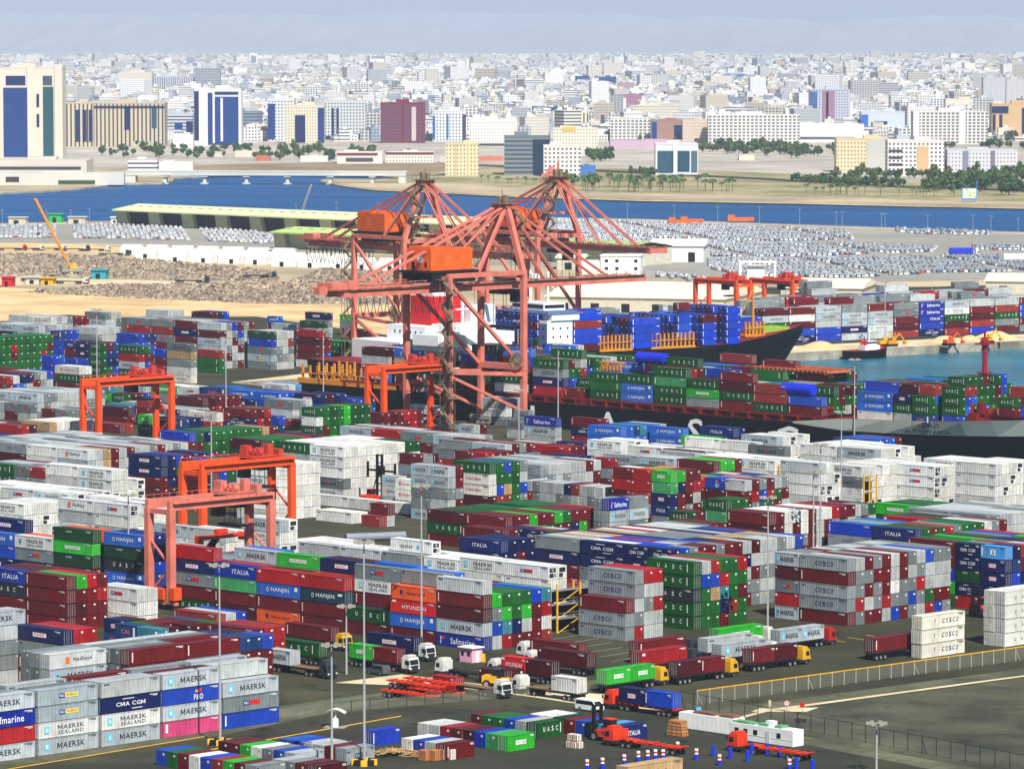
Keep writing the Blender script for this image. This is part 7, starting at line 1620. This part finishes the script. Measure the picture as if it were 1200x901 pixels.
def palm_crown():
    b = MB(); rr = random.Random(2)
    for k in range(18):
        t = 2*math.pi*k/18+rr.uniform(-.1,.1); up = rr.uniform(-.2, 1.0); pr = None; L = 2.9
        for j in range(5):
            s = j/4; p = Vector((math.cos(t)*L*s, math.sin(t)*L*s, 7.6+up*1.6*s-1.9*s*s)); w = 0.55*(1-abs(s-0.45))
            sd = Vector((-math.sin(t), math.cos(t), -0.3))*w; cur = (p-sd, p+sd)
            if pr: b.add([pr[0], pr[1], cur[1], cur[0]], [(0,1,2,3)])
            pr = cur
    return b.mesh('crown', M_LEAF[2])
CROWNS = [crown_mesh(i, M_LEAF[i % 2], leaf=0.9+0.1*i) for i in range(4)]; TRK = trunk_mesh(4.2, 0.3); PALMC = palm_crown(); b = MB(); b.tube((0,0,0),(0,0,7.7),0.26,0.2,n=6); PALMT = b.mesh('trunk', M_BARK)
def tree(kind, X, Y, s, label, group):
    r = thing('palm_tree' if kind == 'palm' else 'broadleaf_tree', label, 'palm' if kind == 'palm' else 'tree', (X, Y, 0), RC.uniform(0, 6.28), group); r.scale = (s, s, s*RC.uniform(0.9, 1.15))
    link('trunk', PALMT if kind == 'palm' else TRK, r); link('crown', PALMC if kind == 'palm' else RC.choice(CROWNS), r)
def grove(kind, poly, n, s0, s1, label, group=None):
    P = [tuple(G(*p).xy) for p in poly]; xs = [p[0] for p in P]; ys = [p[1] for p in P]; k = 0
    while k < n:
        x, y = RC.uniform(min(xs), max(xs)), RC.uniform(min(ys), max(ys))
        if inside((x, y), P): tree(kind, x, y, RC.uniform(s0, s1), label, group or label); k += 1
grove('palm', [(650,223),(760,226),(860,225.5),(860,221),(760,218),(650,216)], 62, 0.9, 1.25, 'palm in the grove on the far lagoon shore right of the crane apex')
grove('palm', [(940,228.5),(1120,232.5),(1120,230),(940,226)], 26, 0.7, 1.0, 'small palm in the line along the lagoon shore at the right')
grove('palm', [(560,215),(650,220),(650,216.5),(560,213)], 14, 0.5, 0.8, 'small young palm on the bare lagoon bank by the cranes')
grove('broad', [(1085,226),(1220,231),(1220,212),(1150,210),(1085,214)], 45, 1.0, 1.8, 'dense green tree in the park at the right by the lagoon')
grove('broad', [(930,216),(1060,222),(1060,218),(930,211.5)], 36, 0.7, 1.1, 'dark shrubby tree in the hedge line along the corniche road')
grove('broad', [(818,183),(935,186),(960,178),(870,173),(818,178)], 32, 1.0, 1.6, 'dark tree in the wood below the long white hotel')
grove('broad', [(905,180),(1000,186),(1000,176),(905,172)], 18, 0.8, 1.2, 'grey green tree in the scrub right of the wood')
grove('broad', [(690,192),(716,192),(716,182),(690,182)], 12, 1.0, 1.6, 'big dark tree in the clump beside the cream hotel')
grove('broad', [(640,218),(700,220),(700,214),(650,212)], 10, 0.7, 1.1, 'bushy tree around the salmon mosque')
grove('broad', [(735,207),(770,207),(770,203),(735,203)], 8, 0.7, 1.0, 'clipped dark shrub on the lawn left of the glass office')
grove('broad', [(110,173),(330,176),(520,178),(440,190),(330,190),(120,184)], 84, 0.7, 1.2, 'small street tree on the left lagoon side below the offices')
grove('broad', [(800,172),(830,172),(820,160),(700,160),(700,166)], 8, 0.8, 1.3, 'round tree between the blocks right of the cream hotel')
grove('broad', [(1090,176),(1200,178),(1200,160),(1150,160)], 14, 1.0, 1.6, 'dark tree between the balcony hotel and the tan tower')
grove('broad', [(960,215),(1000,212),(1030,210),(1100,212),(1100,208),(980,206)], 16, 0.8, 1.3, 'tree at the foot of the yellow beige block')
# ------------------------------------------------------------ which containers show largest (for the 300 built one by one)
def seen_areas():
    Wd, Hd = 1200, 901
    zb = np.full((Hd, Wd), 1e9, np.float32); ib = np.full((Hd, Wd), -1, np.int32)
    for i, c in enumerate(CONT):
        ca, sa = math.cos(c['ang']), math.sin(c['ang']); hl, hw = c['L']/2, CW/2
        def P(x, y, z): return PX((c['x']+x*ca-y*sa, c['y']+x*sa+y*ca, c['z']+z))
        ex = hl if c['o'] == 'A' else -hl
        for quad in (((-hl,-hw,0),(hl,-hw,0),(hl,-hw,CH),(-hl,-hw,CH)), ((ex,-hw,0),(ex,hw,0),(ex,hw,CH),(ex,-hw,CH)), ((-hl,-hw,CH),(hl,-hw,CH),(hl,hw,CH),(-hl,hw,CH))):
            pts = [P(*v) for v in quad]; d = sum(p[2] for p in pts)/4
            xs = [p[0] for p in pts]; ys = [p[1] for p in pts]
            x0, x1, y0, y1 = max(0, int(min(xs))), min(Wd-1, int(max(xs))+1), max(0, int(min(ys))), min(Hd-1, int(max(ys))+1)
            if x0 > x1 or y0 > y1: continue
            X, Y = np.meshgrid(np.arange(x0, x1+1)+0.5, np.arange(y0, y1+1)+0.5)
            m1 = np.ones(X.shape, bool); m2 = np.ones(X.shape, bool)
            for k in range(4):
                a, b = pts[k], pts[(k+1) % 4]; cr = (b[0]-a[0])*(Y-a[1]) - (b[1]-a[1])*(X-a[0])
                m1 &= cr >= 0; m2 &= cr <= 0
            m = (m1 | m2) & (zb[y0:y1+1, x0:x1+1] > d)
            zb[y0:y1+1, x0:x1+1][m] = d; ib[y0:y1+1, x0:x1+1][m] = i
    return np.bincount(ib[ib >= 0], minlength=len(CONT))
AREA = seen_areas()
ORDER = sorted(range(len(CONT)), key=lambda i: -AREA[i])
SINGLE = set(i for i in ORDER[:300] if AREA[i] > 0)

M_PAINT = attr_mat('container_paint', objcol=True, rough=0.5, var=0.2, scale=0.5, rust=0.55)
M_STACKP = attr_mat('container_paint_rows', rough=0.5, var=0.2, scale=0.35, rust=0.45)
M_LETTER = attr_mat('lettering_paint', rough=0.6, var=0.1, scale=1.2)
M_FLOORP = paint('container_underside', (40,38,36), 0.8)

def corr_body(L):
    """container shell: frame posts and rails round pressed corrugated sides"""
    b = MB(); hl, hw = L/2, CW/2; t = 0.10
    for sx in (-1, 1):
        for sy in (-1, 1):
            x, y = sx*(hl-t/2), sy*(hw-t/2)
            b.box(x-t/2, x+t/2, y-t/2, y+t/2, 0.0, CH-0.004)
    for sy in (-1, 1):
        y = sy*(hw-0.05); b.box(-hl+t, hl-t, y-0.05, y+0.05, 0.07, 0.20); b.box(-hl+t, hl-t, y-0.05, y+0.05, CH-0.15, CH-0.05)
    for sx in (-1, 1):
        x = sx*(hl-0.05); b.box(x-0.05, x+0.05, -hw+t, hw-t, 0.07, 0.20); b.box(x-0.05, x+0.05, -hw+t, hw-t, CH-0.15, CH-0.05)
    n = int((L-2*t)/0.56); st = (L-2*t)/n
    for sy in (-1, 1):                                   # corrugated sides
        vs, fs = [], []; xx = []
        for k in range(n):
            x = -hl+t+k*st; xx += [(x, 0.075), (x+0.2*st, 0.075), (x+0.36*st, 0.03), (x+0.84*st, 0.03)]
        xx.append((hl-t, 0.075))
        for x, d in xx: vs += [(x, sy*(hw-d), 0.19), (x, sy*(hw-d), CH-0.14)]
        fs = [(2*k, 2*k+2, 2*k+3, 2*k+1) for k in range(len(xx)-1)]
        b.add(vs, fs)
    b.add([(-hl+t,-hw+t,CH-0.07),(hl-t,-hw+t,CH-0.07),(hl-t,hw-t,CH-0.07),(-hl+t,hw-t,CH-0.07)], [(0,1,2,3)])
    b.add([(-hl+t,-hw+t,0.12),(hl-t,-hw+t,0.12),(hl-t,hw-t,0.12),(-hl+t,hw-t,0.12)], [(3,2,1,0)])
    b.box(-hl+0.06, -hl+0.09, -hw+t, hw-t, 0.18, CH-0.11); b.box(hl-0.30, hl-0.27, -hw+t, hw-t, 0.18, CH-0.11)
    return b.mesh('container_body', [M_PAINT])
def door_leaf():
    """one door leaf in the yz plane facing +x, hinged at y = 1.1; second material: locking bars"""
    b = MB()
    b.box(-0.06, -0.02, 0.01, 1.11, 0.19, CH-0.12, 0)
    for z0 in (0.25, 0.85, 1.45, 2.02): b.box(-0.02, 0.005, 0.12, 1.0, z0, z0+0.36, 0)
    for y in (0.22, 0.78):
        b.tube((0.03, y, 0.14), (0.03, y, CH-0.12), 0.05, n=5, mi=1); b.box(0.02, 0.06, y-0.02, y+0.2, 1.12, 1.17, 1)
    return b.mesh('container_door', [M_PAINT, M_GALV])
def reefer_end():
    b = MB()
    b.box(-0.2, -0.03, -1.1, 1.1, 0.19, CH-0.12, 0)
    b.box(-0.03, 0.0, -0.85, 0.85, 1.38, 2.25, 1); b.box(-0.03, 0.0, -0.9, 0.2, 0.35, 1.2, 1); b.box(-0.03, 0.015, 0.3, 0.95, 0.4, 1.15, 2)
    b.tube((-0.02, 0, 1.82), (0.02, 0, 1.82), 0.36, n=14, mi=2)
    return b.mesh('refrigeration_unit', [M_PAINT, M_DARK, M_GALV])
BODY = {L40: corr_body(L40), L20: corr_body(L20)}
DOOR = door_leaf(); REEF = reefer_end()
def mark_geo(code, L):
    """lettering on the long side: list of (verts xz, faces, colour)"""
    out = []
    asp = 1.0 if L > 8 else 1.55
    for e in LIV[code][2]:
        if e[0] == 'q':
            x0, x1 = (e[1]*L, e[2]*L); 
            if abs(e[2]-e[1]) < 0.12 and L < 8: mx = (x0+x1)/2; x0, x1 = mx-(x1-mx)*1.5, mx+(x1-mx)*1.5
            out.append((0, [(x0, e[3]*CH), (x1, e[3]*CH), (x1, e[4]*CH), (x0, e[4]*CH)], [(0,1,2,3)], lin(e[5])))
        else:
            v, f, w = text_geo(e[1]); hh = e[4]*CH; sx = e[5]*L/w*(asp if len(e[1]) == 1 else min(asp, 1.25))
            out.append((1, [(e[2]*L+p[0]*sx, e[3]*CH+p[1]*hh) for p in v], f, lin(e[6])))
    return out
_mm = {}
def mark_mesh(code, L):
    if (code, L) in _mm: return _mm[code, L]
    b = MB()
    for k, (lay, v, f, c) in enumerate(mark_geo(code, L)):
        b.col = c; b.add([(x, -CW/2-0.006-0.006*lay, z) for x, z in v], f)
    me = b.mesh('lettering', [M_LETTER], color=True) if b.f else None
    _mm[code, L] = me; return me

REEFER = set('wVSDW')
REEFB = ('sw', 'whl', 'sea', 'rfr', 'lw', 'pkw')
def is_reefer(c): return c['blk'].startswith(REEFB) and c['L'] > 8 and (c['code'] in 'VD' or c['code'] in 'wS' and zlib.crc32(f"{c['x']:.1f}{c['y']:.1f}{c['z']:.1f}".encode()) % 5 == 0)
def shade(c):
    rr = random.Random(zlib.crc32(f"{c['x']:.1f}{c['y']:.1f}{c['z']:.1f}".encode())); k = rr.uniform(0.82, 1.12)
    col = lin(LIV[c['code']][0]); g = sum(col)/3; f = rr.uniform(0, 0.10)
    return tuple(min(0.86, (x*(1-f)+g*f)*k) for x in col)
for i in sorted(SINGLE):
    c = CONT[i]
    o = link('shipping_container', BODY[c['L']], None, (c['x'], c['y'], c['z']), c['ang'])
    o.color = shade(c)+(1,); c['obj'] = o
    m = mark_mesh(c['code'], c['L'])
    if m: link('lettering', m, o)
    ex = c['L']/2 if c['o'] == 'A' else -c['L']/2
    if is_reefer(c):
        k = link('refrigeration_unit', REEF, o, (ex-0.01*(1 if ex > 0 else -1), 0, 0), 0 if ex > 0 else math.pi); k.color = o.color
    else:
        for s in (1, -1):
            d = link('door', DOOR, o, (ex, 0, 0), 0 if ex > 0 else math.pi); d.color = o.color
            if s < 0: d.scale = (1, -1, 1)
    o['category'] = 'shipping container'; o['group'] = 'shipping containers stacked about the port'
# every other container of the yard, the far rows and the ships: one mass
def stack_mass():
    V, F, C, MI = [], [], [], []; nv = 0
    def addq(ps, col, mi):
        nonlocal nv
        V.extend(ps); F.append((nv, nv+1, nv+2, nv+3)); nv += 4; C.append(col); MI.append(mi)
    for i, c in enumerate(CONT):
        if i in SINGLE: continue
        ca, sa = math.cos(c['ang']), math.sin(c['ang']); hl, hw = c['L']/2, CW/2; X, Y, Z = c['x'], c['y'], c['z']
        T = lambda x, y, z: (X+x*ca-y*sa, Y+x*sa+y*ca, Z+z)
        col = shade(c); o = nv; z1 = CH-0.06
        V.extend([T(-hl,-hw,0.06),T(hl,-hw,0.06),T(hl,hw,0.06),T(-hl,hw,0.06),T(-hl,-hw,z1),T(hl,-hw,z1),T(hl,hw,z1),T(-hl,hw,z1)]); nv += 8
        for f in ((4,5,6,7),(0,1,5,4),(1,2,6,5),(2,3,7,6),(3,0,4,7),(3,2,1,0)): F.append(tuple(o+k for k in f)); C.append(col); MI.append(0)
        if AREA[i] < 12 or Y > 2400: continue
        s = 1 if c['o'] == 'A' else -1; e = s*(hl+0.012); e2 = s*(hl+0.02)
        def qe(y0, y1, z0, z1, k, mi, ee=e): addq([T(ee, s*y0, z0), T(ee, s*y1, z0), T(ee, s*y1, z1), T(ee, s*y0, z1)], k, mi)
        if is_reefer(c): qe(-0.85, 0.85, 1.3, 2.2, (0.02,0.022,0.026), 1); qe(-0.9, 0.2, 0.35, 1.15, (0.03,0.032,0.036), 1)
        else:
            dk = tuple(x*0.45 for x in col)
            qe(-0.05, 0.05, 0.15, 2.45, dk, 1)
            for y in (-0.8, -0.3, 0.3, 0.8): qe(y-0.07, y+0.07, 0.15, 2.45, tuple(x*0.5 for x in col), 1, e2)
            qe(0.3, 0.85, 1.8, 2.15, (0.7,0.7,0.66) if sum(col) < 0.9 else (0.62,0.5,0.16), 1, e2); qe(-1.0, -0.2, 1.15, 1.22, tuple(x*0.5 for x in col), 1, e2)
        if AREA[i] > 30:
            for lay, v, f, cc in mark_geo(c['code'], c['L']):
                o = nv; V.extend([T(x, -hw-0.01-0.01*lay, z) for x, z in v]); nv += len(v)
                for q in f: F.append(tuple(o+k for k in q)); C.append(cc); MI.append(1)
    me = bpy.data.meshes.new('stacked_containers'); me.from_pydata(V, [], F); me.materials.append(M_STACKP); me.materials.append(M_LETTER)
    me.polygons.foreach_set('material_index', MI); face_colors(me, C); me.update()
    tag(link('stacked_containers', me), kind='stuff')
stack_mass()
print('containers', len(CONT), 'single', len(SINGLE), 'smallest', min(AREA[i] for i in SINGLE))
# ------------------------------------------------------------ what singles each container out
LOOK = {'U':'green white-lettered','k':'charcoal white-lettered','W':'white grey-lettered','E':'bright green white-banded','M':'pale grey blue-squared','S':'off-white blue-squared','C':'grey navy-lettered','c':'cream navy-lettered','H':'mid blue white-lettered','h':'dark teal white-lettered',
 'P':'slate grey red-blocked','p':'grey-blue yellow-blocked','V':'white red-blocked','O':'blue flag-marked','A':'navy white-lettered','Y':'white crimson-lettered','I':'royal blue white-lettered','i':'dark blue white-lettered','F':'deep blue script-lettered','N':'pale grey orange-slashed','D':'white dark-lettered',
 'y':'red white-lettered','L':'dark grey black-lettered','n':'navy pink-labelled','x':'dark green','m':'maroon','K':'dark maroon','r':'red','R':'bright red white-lettered','o':'orange dark-marked','b':'plain blue','B':'bright blue','z':'light blue','T':'teal','q':'steel blue','g':'mid grey','l':'light grey','w':'plain white','G':'green','t':'tan','a':'sea green','j':'pink','X':'rust red'}
PLACE = {'wall':'long front stack','lla':'lower left stacks','cosco':'big grey maroon block','cma':'navy stack at right','grn':'left green stack','hjc':'blue charcoal column','mar':'maroon stack far left','uasc':'tall green lettered block','cos2':'grey block beside it','big':'wide flat-topped block','bigw':'tall white block','bw2':'white stack inside gantry',
 'sea':'white row behind it','gm2':'maroon green row','mg7':'maroon stack behind gantry','uasw':'white stack right edge','cosw':'cream stack by fence','whl4':'white stack before gantry','whl1':'left white reefer stack','whl2':'left white middle row','whl3':'left edge white row','rfr':'white row by rack','pkw':'white stack inside pink gantry','lw2':'white row behind gantry','lft1':'long pale left row','rot1':'low pair on asphalt','flat1':'low white boxes left','flat2':'low white line centre',
 'llb':'maroon grey pair lower left','llc':'second left grey stack','lld':'far left grey stack','lle':'navy stack lower left','llf':'leftmost yellow-blocked stack','wht1':'white lettered block left','nvl':'long navy blue row','saf':'script box stack','sfm':'script box pile on quay','emc':'navy stack by gantry','sp6':'grey pile under crane','mg3':'maroon green pile','lg4':'far left pale row','mk4':'pale row behind reds','sw1':'first white reefer row','sw2':'second white reefer row','sw3':'third white reefer row','sw4':'upper white reefer row','sw5':'white stack near ship','sw6':'dark lettered reefer spot','sw7':'middle white reefer stack','sw8':'grey topped reefer stack','sw9':'white stack with racks','swa':'large white reefer stack','swb':'rightmost tall reefer stack','swc':'back white reefer row','swd':'white stack below bow','swe':'right edge reefer stack',
 'low1':'low row at bottom','low2':'low maroon row bottom','low2b':'short low row bottom','low3':'low green row bottom','low4':'low row by forklift','low5':'lower left low row','low6':'low grey row by mast','low7':'bottom left low row','low8':'bottom edge maroon row','low9':'far bottom left row','one1':'spot beside orange trailers','one2':'spot on near verge','one3':'spot at bottom edge','one4':'spot behind yellow loader','pg8':'slate pile by stern','g20':'short grey stack by handler','g3':'small pile by handler','g4':'small white-crimson pile','mm8':'maroon row by stern','mx1':'maroon pile in left gantry','mx2':'dark pair in left gantry','mx3':'mixed pile by left gantry','mx6':'maroon pair by left gantry','hj1':'blue row before ship','hj2':'blue stack before ship','hj3':'blue row before bow','ita':'dark blue pile before ship','ev2':'bright green topped stack','mwl':'maroon white block','po2':'flag box stack','ggr':'green row by blue','mp6':'middle grey row','mm6':'grey row right of it','nv2':'navy row centre','nav2':'steel blue low group','nav1':'navy pair low left','nav3':'steel blue pile','mr3':'maroon row centre','mgn':'maroon green long row','gn1':'green row right','brn2':'rust pile behind grey','ua2':'sea green pile','ua3':'small green pile','ym':'crimson lettered stack','cosb':'navy lettered grey block','boxl':'orange slash box row','gry1':'grey box before white','red3':'red pile behind low left','nv8':'navy row by stern','red6':'red row centre','ctn':'tan white block left','lw':'white row','ymu':'white-green pair far left','lww':'light low row','llow':'low row','mar2':'maroon orange row','ucm':'green navy row','csr':'pale row right','cm2':'navy pile centre','bl2':'blue pile by rack','gd2':'dark green pair centre','mr4':'maroon pile centre','nav5':'navy pair centre','grt':'grey maroon pile','rd4':'single red pile','mr5':'maroon pile before hull','cmn':'navy row before hull','lft2':'grey row left','em2':'second navy stack','ugs':'green block by stern','ms8':'grey pair at stern','hn2':'blue row by stern','am8':'maroon navy pair left','yr8':'crimson lettered pair left','rdd':'red group under gantry','sn6':'pair under crane leg','r26':'maroon row right of white'}
ORD = ['first','second','third','fourth','fifth','sixth','seventh','eighth','ninth','tenth','eleventh','twelfth','thirteenth','fourteenth','fifteenth','sixteenth','seventeenth','eighteenth','nineteenth','twentieth']
deckbays = sorted({c['bay'] for c in CONT if c['blk'] == 'deck1'}, reverse=True)
nb_ = {}
for c in CONT: nb_[c['blk']] = max(nb_.get(c['blk'], 0), c['bay'])
nr_ = {}
for c in CONT: nr_[c['blk']] = max(nr_.get(c['blk'], 0), c['row'])
seen = {}
for i in sorted(SINGLE):
    c = CONT[i]; lk = LOOK[c['code']]
    tier = 'single' if c['n'] == 1 else 'top tier' if c['tier'] == c['n']-1 else 'bottom tier' if c['tier'] == 0 else ORD[c['tier']]+' tier'
    if c['blk'] == 'deck1':
        lab = f"{lk} container on near ship, {tier}, {ORD[deckbays.index(c['bay'])]} bay from bow" + (f", {ORD[c['row']]} row" if c['row'] else '')
    elif c['blk'] == 'truck':
        mates = [k for k in CONT if k.get('veh') == c['veh']]; w = ''
        if len(mates) > 1: w = ' leading' if mates[0] is c else ' trailing'
        v = c['veh'].replace(' container','').replace(' containers','').split()
        lab = f"{lk}{w} container on the " + ' '.join(v[:16-len((lk+w).split())-3])
    else:
        bits = [f"{lk} container", tier]
        if nb_[c['blk']] > 0: 
            if c['o'] == 'A': bits.append('rightmost bay' if c['bay'] == 0 else ORD[c['bay']]+' bay from right')
            else: bits.append('leftmost bay' if c['bay'] == 0 else ORD[c['bay']]+' bay from left')
        if c['row']: bits.append(ORD[c['row']]+' row back')
        lab = ', '.join(bits) + ', ' + PLACE.get(c['blk'], c['blk'])
    c['obj']['label'] = lab
    seen.setdefault(lab, []).append(c['blk'])
miss = sorted({CONT[i]['blk'] for i in SINGLE if CONT[i]['blk'] not in PLACE and CONT[i]['blk'] not in ('deck1', 'truck')})
print('PLACE missing', miss, 'dups', [k for k, v in seen.items() if len(v) > 1])
